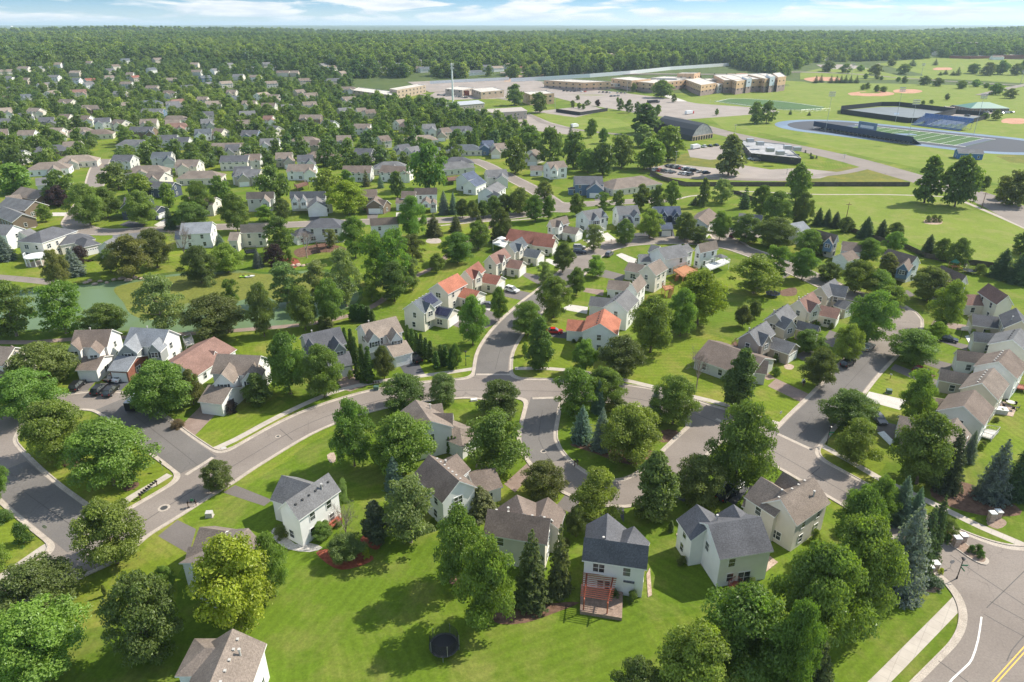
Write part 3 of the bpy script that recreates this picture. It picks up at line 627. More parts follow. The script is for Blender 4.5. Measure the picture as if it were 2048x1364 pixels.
def house(label, ridge, hr, he, w, roof, wall, blocks=(), typ='g', name='house', cat='house', nick=None, group='houses of the neighbourhood',
          vents=0, flue=0, style='', wins=True, z=None, door=None, wall2=None, foot=True):
    """ridge: two photo pixels on the ridge at height hr; w: width in metres or a pixel on an eave line (height he).
    blocks: (kind, ridge px A, ridge px B, hr, he, w, flags) kind g gable / h hip / d dormer; flags: gA gB gL gR = garage door on that side"""
    zg = 0.0
    if z is None:
        g = GT(*ridge[0]); zg = hill(g.x, g.y) if g.y > 800 else 0.0
    def P2(px, h):
        if zg: v = GT(px[0], px[1], h)
        else: v = G(px[0], px[1], h)
        return Vector((v.x, v.y))
    def mk(A, B, hr, he, w, typ, over=.35):
        a, b = P2(A, hr), P2(B, hr)
        if isinstance(w, (tuple, list)):
            q = P2(w, he); d = (b-a).normalized(); w = 2*abs((q-a).dot(Vector((-d.y, d.x))))
            w = min(max(w, 3), 15)
        return Blk(a, b, w, hr, he, typ, over)
    main = mk(ridge[0], ridge[1], hr, he, w, typ)
    bls = [main]; spec = [('m', '')]
    for b in blocks:
        kd, A, B, r, e, ww = b[:6]; fl = b[6] if len(b) > 6 else ''
        bls.append(mk(A, B, r, e, ww, 'h' if kd == 'h' else 'g', .22 if kd == 'd' else .3)); spec.append((kd, fl))
    cen = (main.A+main.B)/2
    if zg: zg = hill(cen.x, cen.y)
    label = ' '.join(w for w in label.split() if len(label.split()) <= 16 or w not in ('a', 'the', 'several', 'low', 'its', 'with', 'and'))
    root = empty(name, (cen.x, cen.y, zg)); tag(root, ' '.join(label.split()[:16]), cat, group)
    wb, rb = MB(), MB(); off = Vector((cen.x, cen.y, 0)); wmats = [WALL[wall], WALL[wall2 or wall], M_brick, M_stone]
    for k_, (bl, (kd, fl)) in enumerate(zip(bls, spec)):
        bl.A2 = bl.A2 - Vector((cen.x, cen.y)); n0 = len(wb.f)
        z0 = 2.6 if kd == 'd' and bl.he > 4 else 0
        if zg and z0 == 0: z0 = -1.0
        roof_and_walls(bl, wb, rb, z0)
        if k_ and wall2:
            for i in range(n0, len(wb.f)): wb.m[i] = 1
        if 'k' in fl:
            for i in range(n0, len(wb.f)): wb.m[i] = 2
    wb.build('wall', wmats, root); ro = rb.build('roof', [ROOF[roof], M_trim], root)
    for kk in range(vents):
        t = .12+.76*kk/max(1, vents-1); side = 1
        q = main.P(main.L2*t, side*.9*(-1 if vents and flue < 0 else 1), main.hr-.9*(main.hr-main.he)/(main.w/2)+.02)
        put('roof_vent', VENT if roof not in ('gray', 'orange', 'light') else VENTD, ro, q, math.atan2(main.u.y, main.u.x))
    if abs(flue) > 0:
        for t, s in ((.3, .45), (.72, -.5))[:abs(flue)]:
            q = main.P(main.L2*t, s*main.w/2, main.hr-abs(s)*(main.hr-main.he)); put('flue_pipe', FLUE, ro, q)
    # openings
    if wins:
        for bi, (bl, (kd, fl)) in enumerate(zip(bls, spec)):
            W = bl.w/2-bl.o; L = bl.L2
            faces = {'L': (bl.n, lambda s, bl=bl, W=W: (bl.L2*.5+s, W), L-1.4), 'R': (-bl.n, lambda s, bl=bl, W=W: (bl.L2*.5+s, -W), L-1.4),
                     'A': (-bl.u, lambda s, bl=bl: (bl.o, s), 2*W-1.2), 'B': (bl.u, lambda s, bl=bl: (bl.L2-bl.o, s), 2*W-1.2)}
            for fk, (nn, fp, ln) in faces.items():
                rz = math.atan2(nn.y, nn.x)-math.pi/2
                if 'g'+fk in fl:
                    gw = min(4.9, ln-.2); a, b = fp(0); q = bl.P(a, b, .02)+Vector((nn.x, nn.y, 0))*.01
                    put('garage_door', gdoor_mesh(gw, bi % 2 == 0), root, q, rz); continue
                if 'x'+fk in fl or ln < .9: continue
                if kd == 'd':
                    if fk in 'LR': continue
                    zs = [bl.he-.75]; n = 1; ww, hh = 1.5, 1.25
                else:
                    zs = [1.55]+([4.35] if bl.he > 4.4 else []); n = max(1, int(ln/3.3)) if fk in 'LR' else max(1, int(ln/4.2)); ww, hh = (1.0, 1.45)
                for zi, zz in enumerate(zs):
                    for i in range(n):
                        if kd != 'd' and random.random() < .06: continue
                        s = (i+.5-n/2)*ln/n+random.uniform(-.3, .3)*(kd != 'd'); a, b = fp(s)
                        q = bl.P(a, b, zz)+Vector((nn.x, nn.y, 0))*.004; pr = q+Vector((nn.x, nn.y, 0))*.35
                        if any(o2.inside(pr.x, pr.y, .12) and zz < o2.he+.6 and (sp[0] != 'd' or zz > 2.2) for j2, (o2, sp) in enumerate(zip(bls, spec)) if o2 is not bl): continue
                        w2 = 1.6 if (kd != 'd' and random.random() < .22 and ln/n > 3) else ww
                        st = 's' if ('s' in style and (kd == 'd' or random.random() < .25)) else ''
                        fr, pn = win_mesh(w2, hh, st); wo = put('window', fr, root, q, rz); put('pane', pn, wo)
            if bi == 0 and door:
                nn, fp, ln = faces[door[0]]; a, b = fp(door[1]); q = bl.P(a, b, .02)+Vector((nn.x, nn.y, 0))*.01
                put('front_door', door_mesh(door[2]), root, q, math.atan2(nn.y, nn.x)-math.pi/2)
    if foot:
        for bl in bls: 
            b2 = Blk(bl.A, bl.B, bl.w, bl.hr, bl.he, bl.typ); FOOT.append(b2)
    if nick: LAND.append(((ridge[0][0]+ridge[1][0])/2, (ridge[0][1]+ridge[1][1])/2+8, nick))
    root['_z'] = zg
    del root['_z']
    return root, bls, cen
T = 2.0
HN = {}
def H(key, *a, **k): HN[key] = house(*a, **k); return HN[key]
g6 = 4.9
# ---- nearest houses
H('h1', 'brown-roofed white house cut off by the bottom edge of the photo', ((465,1257),(405,1400)), 8.2, 5.5, (537,1278), 'tan', 'white',
  [('h',(410,1296),(440,1296),7.0,5.5,5.5)], nick='the brown-roofed house at the bottom edge', vents=6, flue=1)
H('h2', 'white house with several low brown gables, half hidden behind a bright green tree beside a cracked driveway', ((497,1056),(390,1126)), 7.9, 5.4, 9.5, 'tan', 'white',
  [('g',(399,1054),(452,1062),5.6,3.2,6.4,'gA'),('g',(376,1093),(425,1096),6.6,4.6,4.2,'')], nick='the brown-gabled white house by the cracked driveway', vents=4, flue=1)
H('h3', 'white two-storey house with light grey roof and a red back deck', ((657,945),(571,1003)), 8.2, 5.6, (602,1038), 'gray', 'white',
  [('g',(563,950),(622,968),6.9,4.2,6.8,'gA')], nick='the grey-roofed white house with the red back deck', vents=6, flue=1)
H('h4', 'pale grey house with brown hipped roof above three slim arborvitae', ((831,799),(861,842)), 8.2, 5.6, (786,829), 'tan', 'white',
  [('g',(906,826),(858,826),7.2,5.0,(914,852),''),('g',(884,806),(845,812),7.2,5.0,5.0,''),('h',(905,850),(920,856),4.4,3.0,6.5,'gR')], nick='the brown-roofed house above the slim arborvitae', flue=1)
H('h5', 'white house with brown roof and a lower brown-roofed garage reaching right', ((858,909),(919,962)), 8.3, 5.5, (821,947), 'brown', 'white',
  [('g',(914,907),(885,930),7.6,5.4,5.8,''),('g',(990,935),(938,950),4.9,3.0,6.6,'gA')], nick='the brown-roofed white house by the inner loop', vents=7, flue=1)
H('h6', 'large cream house with brown hipped front gables behind two big maples', ((975,1017),(1102,1037)), 8.2, 5.5, (962,1068), 'brown', 'cream',
  [('g',(1034,989),(1046,1026),8.0,5.6,7.2,''),('g',(1096,994),(1082,1030),7.2,5.0,6.0,'gA')], nick='the brown-roofed cream house behind the two maples', vents=5, flue=1)
H('h7', 'white house with dark grey roof, backed by a red pergola', ((1168,1074),(1298,1092)), 8.3, 5.6, (1228,1130), 'dark', 'white',
  [('g',(1215,1026),(1212,1078),8.1,5.5,6.2,'gA'),('g',(1268,1052),(1252,1090),7.4,5.2,5.2,'')], nick='the white house with the red pergola', flue=1)
H('h8', 'cream house with blue-grey roof, stone edging along its wall and a stone patio', ((1416,1049),(1522,1033)), 8.4, 5.6, (1444,1119), 'dark', 'white',
  [('g',(1394,1008),(1425,1050),7.6,5.2,6.4,'gA'),('g',(1467,1008),(1486,1046),7.6,5.4,5.5,'')], nick='the grey-roofed house with the stone patio', flue=1)
H('h9', 'big cream-walled house with pinkish brown roof close to the street', ((1561,999),(1629,955)), 8.4, 5.5, (1600,1048), 'tan', 'cream',
  [('g',(1522,953),(1585,992),8.0,5.4,7.2,''),('g',(1566,943),(1602,966),7.8,5.5,4.6,''),('g',(1500,972),(1536,985),4.9,3.0,7.0,'gA')], nick='the pinkish brown-roofed cream house by the street', vents=5, flue=2)
# ---- left row along the eyebrow street
H('h10', 'cream house with tan gabled roof cut off by the left edge', ((-60,688),(30,694)), 8.2, 5.5, 9, 'tan', 'cream', [('d',(30,702),(22,690),7.4,5.6,3),('h',(-30,730),(0,735),4.6,3.0,5.5,'gR')], nick='the tan-roofed house at the left edge')
H('h11', 'white house with brown roof and two front gables, cars in its drive', ((149,660),(224,658)), 8.4, 5.5, (209,694), 'brown', 'white',
  [('d',(142,687),(157,673),7.4,5.3,3.0),('d',(181,694),(192,680),7.4,5.3,3.0),('g',(166,712),(209,712),4.7,3.0,8.2,'gL gR xA')], nick='the brown-roofed house with two gables on the left', flue=1, style='')
H('h12', 'grey-sided house with light grey roof and a white garage door framed in red brick', ((261,654),(338,659)), 8.5, 5.5, (318,695), 'light', 'white',
  [('d',(249,689),(272,666),7.6,5.2,4.6),('d',(303,688),(318,674),7.5,5.3,3.2),('g',(234,711),(274,713),4.7,3.0,8.6,'gL gR k')], wall2='gray', nick='the light grey-roofed house on the left', flue=1, style='s')
H('h13', 'long low house with rose-red roof beside the taller grey one', ((345,724),(428,673)), 5.6, 2.9, (400,748), 'rose', 'white', [('d',(430,702),(412,700),4.6,3,3)], nick='the rose-roofed ranch house')
H('h14', 'white house with tan roof, white roof seam and pinkish driveway', ((434,707),(522,711)), 8.4, 5.5, (474,750), 'tan', 'white',
  [('d',(442,748),(459,724),7.8,5.3,4.4),('d',(496,745),(510,722),7.5,5.3,4.0),('g',(416,770),(464,776),4.8,3.0,8.2,'gL gR')], nick='the tan-roofed house with the pinkish driveway', style='s')
H('h15', 'grey house with slate-blue roof and light trim behind a street tree', ((604,669),(680,653)), 8.3, 5.5, (696,686), 'dark', 'gray',
  [('d',(678,686),(667,671),7.6,5.4,3.4),('d',(627,691),(617,677),7.6,5.4,3.4),('g',(650,711),(698,702),4.7,3.0,8.0,'gR gL')], nick='the slate-roofed grey house', wall2='gray', flue=1)
H('h16', 'white house with pinkish tan roof and a dark pickup in its drive', ((721,649),(792,632)), 8.3, 5.5, (811,662), 'pale', 'white',
  [('d',(793,665),(784,653),7.6,5.4,3.2),('d',(748,667),(738,657),7.6,5.4,3.4),('g',(772,690),(812,680),4.7,3.0,8.0,'gR gL')], nick='the pinkish tan-roofed house with the pickup', flue=1, style='s')
# ---- west side of the north street
def westhouse(key, label, A, B, e, gt, gtl, ge, roof, wall, dt=None, dl=None, nick=None, **k):
    bl = [('g', gt, gtl, 4.9, 3.0, ge, 'gA')]
    if dt: bl.append(('d', dt, dl, 7.6, 5.4, 3.6))
    H(key, label, (A, B), 8.2, 5.5, e, roof, wall, bl, nick=nick, **k)
westhouse('h17', 'cream house with green-grey roof carrying dark solar panels', (825,604), (862,582), (852,625), (908,617), (872,610), 6.6, 'slate', 'cream', (861,607), (841,600), 'the house with solar panels', vents=5)
westhouse('h18', 'cream house with the brightest orange roof', (875,566), (915,546), (903,585), (960,582), (926,574), 6.8, 'orange', 'cream', None, None, 'the bright orange-roofed house', vents=5)
westhouse('h19', 'cream house with rusty red-brown roof next to the orange-roofed one', (930,541), (957,522), (952,555), (1003,552), (969,546), 6.6, 'red', 'cream', (958,542), (940,537), 'the rusty-roofed house', vents=4)
westhouse('h20', 'cream house with dull rose-brown roof in the row of the orange-roofed house', (979,511), (1009,495), (1001,525), (1047,522), (1019,518), 6.6, 'rose', 'cream', (1009,510), (992,508), 'the rose-brown-roofed house', vents=4)
westhouse('h21', 'cream house with blue-grey roof just below the long red roof', (1017,488), (1044,473), (1039,500), (1083,501), (1052,496), 6.6, 'slate', 'cream', (1044,488), (1030,486), 'the blue-grey-roofed house below the long red roof')
H('h22', 'long low house with deep red roof and white back deck', ((1020,457),(1108,469)), 6.4, 3.2, (1093,493), 'red', 'cream', [('g',(1112,478),(1070,473),5.6,3.2,6.5,'gA')], nick='the long red-roofed house', door=('R', 1, 'dark'))
westhouse('h23', 'white house with tan roof and grey-roofed side garage above the long red roof', (1099,440), (1134,431), (1123,447), (1160,456), (1131,451), 6.2, 'tan', 'white', (1123,442), (1112,440), 'the tan-roofed house above the long red roof')
H('h24', 'white house with grey roof, two small front gables and a white drive', ((1164,422),(1203,416)), 8.3, 5.6, (1176,441), 'gray', 'white', [('d',(1194,431),(1186,424),7.6,5.5,3),('d',(1211,425),(1203,420),7.6,5.5,3),('g',(1203,452),(1178,448),4.7,3,6,'gA')], nick='the grey-roofed white house at the bend', style='s')
H('h25', 'white house with pale grey roof and dark gabled garage beside a round tree', ((1231,412),(1275,410)), 8.3, 5.6, (1240,430), 'gray', 'white', [('d',(1275,425),(1268,418),7.6,5.5,3),('g',(1250,441),(1256,431),4.9,3,6.4,'gA')], nick='the white house behind the round street tree')
H('h26', 'dark blue house with blue-grey roof and white window trim', ((1306,413),(1360,412)), 8.3, 5.6, (1333,430), 'blue', 'navy', [('d',(1329,423),(1326,416),7.6,5.5,3.4),('d',(1354,424),(1350,417),7.6,5.5,3.0),('g',(1318,445),(1344,445),4.7,3,7,'gR gL')], nick='the dark blue house')
H('h27', 'white house with brown roof whose gables face left, right of the dark blue house', ((1418,416),(1396,437)), 7.4, 5.0, 8.5, 'brown', 'white', [('g',(1402,447),(1412,438),5.4,3.2,5.5,'gA')], nick='the brown-roofed house right of the dark blue one')
H('h28', 'low house with grey roof mostly hidden behind street trees near the dark fence', ((1478,426),(1526,430)), 5.6, 3.0, 9, 'gray', 'white', nick='the low grey-roofed house')
# ---- east side of the north street
def easthouse(key, label, F, N, e, ga, gb, ge, roof, wall, nick, gr=4.9, **k):
    H(key, label, (N, F), 8.3, 5.6, e, roof, wall, [('g', ga, gb, gr, 3.0, ge, 'gA')], nick=nick, **k)
easthouse('h30', 'white house with salmon-orange roof nearest the main street corner', (1209,617), (1200,647), (1165,657), (1135,638), (1186,642), (1131,661), 'orange', 'white', 'the salmon-roofed house', vents=6)
easthouse('h31', 'white house with dark grey roof right behind the salmon-roofed one', (1255,578), (1231,601), (1260,620), (1181,592), (1228,597), (1174,611), 'gray', 'white', 'the grey-roofed house behind the salmon-roofed one', vents=6)
easthouse('h32', 'white house with tan roof second up from the salmon-roofed one', (1282,548), (1263,567), (1281,581), (1217,559), (1260,563), (1209,578), 'tan', 'white', 'the tan-roofed house up the row from the salmon roof', vents=5)
easthouse('h33', 'white house with taupe roof and cedar stairs, third up from the salmon-roofed one', (1320,517), (1295,531), (1317,549), (1257,524), (1290,530), (1248,541), 'tan', 'cream', 'the taupe-roofed house with cedar stairs', vents=6)
H('h34', 'white house with charcoal roof and broad cedar deck inside the bend', ((1315,496),(1362,488)), 8.4, 5.6, (1336,519), 'gray', 'white', [('g',(1302,489),(1320,492),7.2,5.4,5.5,''),('g',(1375,487),(1362,492),7.2,5.4,5.5,''),('g',(1278,508),(1300,508),4.8,3,6,'gA')], nick='the charcoal-roofed house with the cedar deck', vents=6)
H('h35', 'white house with tan roof, white raised deck and gazebo', ((1396,488),(1433,480)), 8.4, 5.6, (1416,502), 'tan', 'white', nick='the white house with the white deck and gazebo', vents=4)
# ---- row between the park strip and the right street
H('h40', 'long low ranch house with reddish brown roof facing the strip of grass', ((1417,679),(1530,716)), 5.6, 2.9, (1402,722), 'brown', 'pale', [('g',(1538,722),(1500,716),5.2,2.9,5.0,'')], nick='the brown-roofed ranch house', door=('R', 3, 'white'))
def midhouse(key, label, N, F, e, dt, dl, gt, gl, ge, roof, wall, nick, **k):
    H(key, label, (N, F), 8.2, 5.5, e, roof, wall, [('d', dt, dl, 7.6, 5.3, 4.2), ('g', gt, gl, 4.9, 3.0, ge, 'gA')], nick=nick, vents=5, flue=1, **k)
midhouse('h41', 'taupe house with grey roof and grey-roofed garage next to the ranch house', (1499,664), (1533,641), (1527,685), (1538,670), (1513,661), (1592,687), (1548,673), (1578,709), 'gray', 'taupe', 'the taupe house')
midhouse('h42', 'beige house with grey roof, second up from the ranch house', (1551,627), (1576,607), (1575,648), (1585,640), (1565,631), (1640,652), (1596,640), (1629,666), 'gray', 'beige', 'the beige grey-roofed house')
midhouse('h43', 'cream house with red-brown roof, third up from the ranch house', (1599,600), (1626,582), (1624,618), (1635,607), (1612,598), (1682,618), (1642,610), (1672,638), 'rose', 'cream', 'the red-brown-roofed cream house')
H('h44', 'grey-beige house with blue-grey roof at the top of the row above the ranch house', ((1642,573),(1670,556)), 8.2, 5.5, (1664,591), 'gray', 'beige', [('g',(1697,573),(1655,566),7.9,5.4,5.4,''),('g',(1704,604),(1680,596),4.7,3,5.5,'gA')], nick='the blue-grey-roofed house at the top of the row', vents=5)
# ---- far side of the loop
H('h50', 'low house with light grey roof behind the dark trees at the fence', ((1578,447),(1607,442)), 7, 4.4, 10, 'light', 'white', nick='the light grey-roofed house near the spruces')
H('h51', 'cream house with dark brown roof and blue-framed front gable left of the small tan garage', ((1626,457),(1676,470)), 8.3, 5.6, (1646,477), 'brown', 'cream', [('d',(1658,476),(1664,468),7.6,5.5,3.2)], wall2='blue', nick='the dark brown-roofed house near the fence')
H('h52', 'small house with tan roof and open garage between two taller houses', ((1685,482),(1726,486)), 6.6, 4.2, 8, 'brown', 'white', [('g',(1682,507),(1706,500),5.2,3.2,6.0,'gA')], nick='the small house with the open garage')
H('h53', 'white house with dark roof, white roof seam and blue shuttered gable', ((1776,497),(1835,513)), 8.4, 5.6, (1791,525), 'brown', 'white', [('d',(1808,527),(1818,516),7.7,5.5,3.6)], wall2='blue', nick='the white house with the blue gable', style='s')
H('h54', 'white house with brown roof beside the round trampoline by the fence', ((1883,530),(1933,551)), 8.3, 5.6, (1913,562), 'brown', 'white', [('g',(1890,558),(1900,545),7.2,5.2,4.5,'')], nick='the brown-roofed house by the fence trampoline')
H('h55', 'cream house with large reddish brown roof and row of upstairs windows', ((2017,591),(1977,566)), 8.4, 5.6, (1983,603), 'rose', 'cream', [('g',(1925,588),(1985,590),5.2,3.0,6.5,'gA')], nick='the reddish brown-roofed house on the right')
H('h56', 'beige house with black-grey roof, topmost of the right-hand row', ((2044,641),(2032,615)), 8.3, 5.6, (2004,648), 'dark', 'beige', [('g',(1944,627),(2000,634),5.0,3.0,7,'gA')], nick='the black-grey-roofed house on the right', flue=1)
H('h57', 'cream house with medium grey roof second in the right-hand row', ((2025,679),(2041,656)), 8.3, 5.6, (1977,685), 'gray', 'cream', [('g',(1947,663),(2010,669),5.0,3.0,(1936,682),'gA')], nick='the grey-roofed house on the right', vents=6)
H('h58', 'white house with dark brown roof between a grey and a tan roof in the right-hand row', ((1997,723),(2019,698)), 8.3, 5.6, (1951,727), 'brown', 'white', [('g',(1914,699),(1975,707),5.0,3.0,(1904,720),'gA')], nick='the dark brown-roofed house on the right', vents=6)
H('h59', 'olive-beige house with tan roof and a maroon car in its drive', ((1964,766),(1988,735)), 8.3, 5.6, (1925,768), 'tan', 'beige', [('g',(1881,737),(1945,749),5.0,3.0,(1871,759),'gA')], nick='the tan-roofed house with the maroon car', vents=6)
H('h60', 'white-gabled house with reddish brown roof beside the round patio table', ((1927,812),(1950,779)), 8.3, 5.6, (1876,815), 'brown', 'pale', [('g',(1868,795),(1900,800),4.6,3.0,7,'')], nick='the house with the patio table')
H('h61', 'pale house with tan roof and low brown-roofed garage above the dark spruces', ((1890,876),(1915,835)), 7.2, 4.6, (1943,871), 'tan', 'beige', [('g',(1799,830),(1872,846),5.0,3.0,(1783,860),'gA')], nick='the tan-roofed house above the dark spruces', vents=6)
# ---- beyond the pond
H('m1', 'tall cream house with dark hipped roof and round white-columned porch by the pond', ((78,462),(105,453)), 8.8, 6.2, 10.5, 'dark', 'cream', [('h',(135,470),(158,466),5.8,3.6,8,''),('h',(165,474),(175,478),5.2,3.4,6,'gB')], typ='h', nick='the house with the round white-columned porch')
H('m2', 'white house with long grey roof and arched window gable facing the pond', ((225,470),(295,463)), 6.8, 4.0, 10, 'gray', 'white', [('g',(208,484),(232,472),6.2,4.0,6.5,'')], nick='the white house with the arched window gable')
H('m3', 'white house with light grey roof behind the bare birch', ((362,446),(425,443)), 8.4, 5.6, (422,466), 'light', 'white', [('g',(350,462),(385,460),5.6,3.2,7,'')], nick='the white house behind the bare birch', vents=7)
H('m4', 'tan-roofed cream house beside a small blue spruce above the pond', ((480,449),(531,448)), 8.4, 5.6, (478,466), 'pale', 'cream', [('g',(460,464),(480,464),6.4,4.2,7,'')], nick='the tan-roofed cream house above the pond', vents=5)
H('m5', 'white house with charcoal hipped roof behind the bare shrub', ((640,436),(664,436)), 8.2, 5.6, 10, 'dark', 'white', [('h',(600,456),(612,454),5.6,3.4,6)], typ='h', nick='the charcoal hip-roofed white house')
H('m6', 'white house with plain dark brown roof right of the charcoal hip roof', ((739,437),(797,433)), 8.2, 5.6, (741,452), 'brown', 'white', nick='the plain dark brown-roofed house', vents=4)
H('m7', 'grey-beige house with tan roof and small front gable left of a dark round tree', ((492,384),(548,383)), 8.4, 5.6, (515,398), 'tan', 'pale', [('d',(528,396),(530,388),7.8,5.5,4)], nick='the tan house with a small gable')
H('m8', 'white house with grey roof and brown gabled garage with dark open door', ((579,383),(651,382)), 8.4, 5.6, (600,397), 'gray', 'white', [('d',(588,394),(589,388),7.8,5.5,3.4),('d',(605,394),(606,388),7.8,5.5,3.0),('g',(633,403),(633,392),6.6,3.6,8.5,'gA'),('g',(655,404),(645,402),5.2,3.2,6,'')], nick='the house with the open dark garage')
H('m9', 'house with dark brown roof and tan double garage behind a bright yellow-green tree', ((722,379),(754,378)), 8.4, 5.6, 8.5, 'brown', 'brown', [('g',(747,400),(752,390),6.2,3.6,7.5,'gA'),('g',(774,400),(756,398),5.6,3.2,6.5,'gL')], nick='the house with the tan double garage')
H('m10', 'white house with mauve-grey roof and two little peaked bays', ((828,376),(874,375)), 8.4, 5.6, (836,390), 'brown', 'white', [('g',(803,382),(832,382),7.6,5.0,6.5,''),('d',(851,401),(853,392),5.8,4.2,4),('d',(866,403),(867,396),5.0,3.6,3),('g',(792,396),(812,396),5.0,3.2,6,'gL')], nick='the white house with two peaked bays')
H('m11', 'white house with two parallel dark blue-grey gables', ((923,348),(947,341)), 8.4, 5.6, 8, 'blue', 'white', [('g',(938,362),(960,353),6.6,4.0,7.5,'')], nick='the white house with twin dark gables')
H('m12', 'white house with grey roof near the mid street bend', ((972,377),(995,363)), 7.8, 5.4, 9, 'gray', 'white', [('g',(1000,388),(985,380),6.6,4.0,7,'')], nick='the white house near the street bend')
H('m13', 'tall white house with tan roof at the head of the mid street', ((1093,324),(1128,321)), 8.6, 5.8, 9, 'tan', 'white', [('d',(1108,333),(1110,327),8,5.7,4),('g',(1060,331),(1086,331),5.2,3.0,6,'gA')], nick='the tall white tan-roofed house')
H('m14', 'blue-grey house with dark roof, front porch and stone-gabled garage', ((1148,352),(1205,352)), 8.2, 5.4, (1150,369), 'dark', 'blue', [('g',(1191,367),(1191,355),7.0,3.8,8.5,'gA'),('h',(1142,374),(1176,374),3.6,2.8,3)], nick='the blue-grey house with a stone garage gable')
H('m15', 'wide low cream house with tan hipped roof beside the curved dark fence', ((1234,357),(1284,351)), 6.6, 3.2, 15, 'tan', 'cream', [('h',(1226,358),(1240,356),5.8,3.2,9)], typ='h', nick='the wide tan hip-roofed house')
H('m16', 'dark blue house with grey roof, arched window and white garage behind street trees', ((248,394),(302,391)), 7.8, 5.2, 9, 'dark', 'navy', [('g',(254,404),(258,394),7.6,5.0,6.5,''),('g',(322,412),(300,410),5.2,3.2,8,'gA')], nick='the dark blue house with an arched window')
H('m17', 'grey-blue house with slate roof above the dark blue one with arched window', ((262,360),(350,364)), 7.0, 4.6, 9, 'dark', 'navy', nick='the slate-roofed house left of centre')
H('m18', 'long cream house with tan roof behind the big oval tree left of centre', ((375,394),(433,394)), 7.2, 4.8, 10, 'tan', 'cream', nick='the long cream tan-roofed house')
H('m19', 'white house with grey roof and blue spruce at the far left edge', ((-20,447),(28,450)), 8.4, 5.6, 9, 'gray', 'white', [('g',(38,463),(60,456),5.6,3.4,8,'')], nick='the white house at the far left edge')
H('m20', 'long beige house with grey roof and brown garage wall on the left', ((14,394),(70,402)), 6.6, 3.6, 11, 'gray', 'brown', [('g',(5,412),(45,428),6.0,3.4,9,'')], nick='the grey-roofed house with the brown garage wall')
H('m21', 'house with tan roof and brick chimney wall behind the long grey-roofed one', ((42,373),(92,382)), 6.6, 3.6, 11, 'tan', 'brown', [('g',(10,392),(40,388),5.6,3.2,7,'')], nick='the tan-roofed brown house on the left')
H('m22', 'house with pale grey roof beside a dark purple tree', ((70,356),(95,354)), 6.6, 3.8, 9, 'gray', 'pale', nick='the pale grey-roofed house by the purple tree')
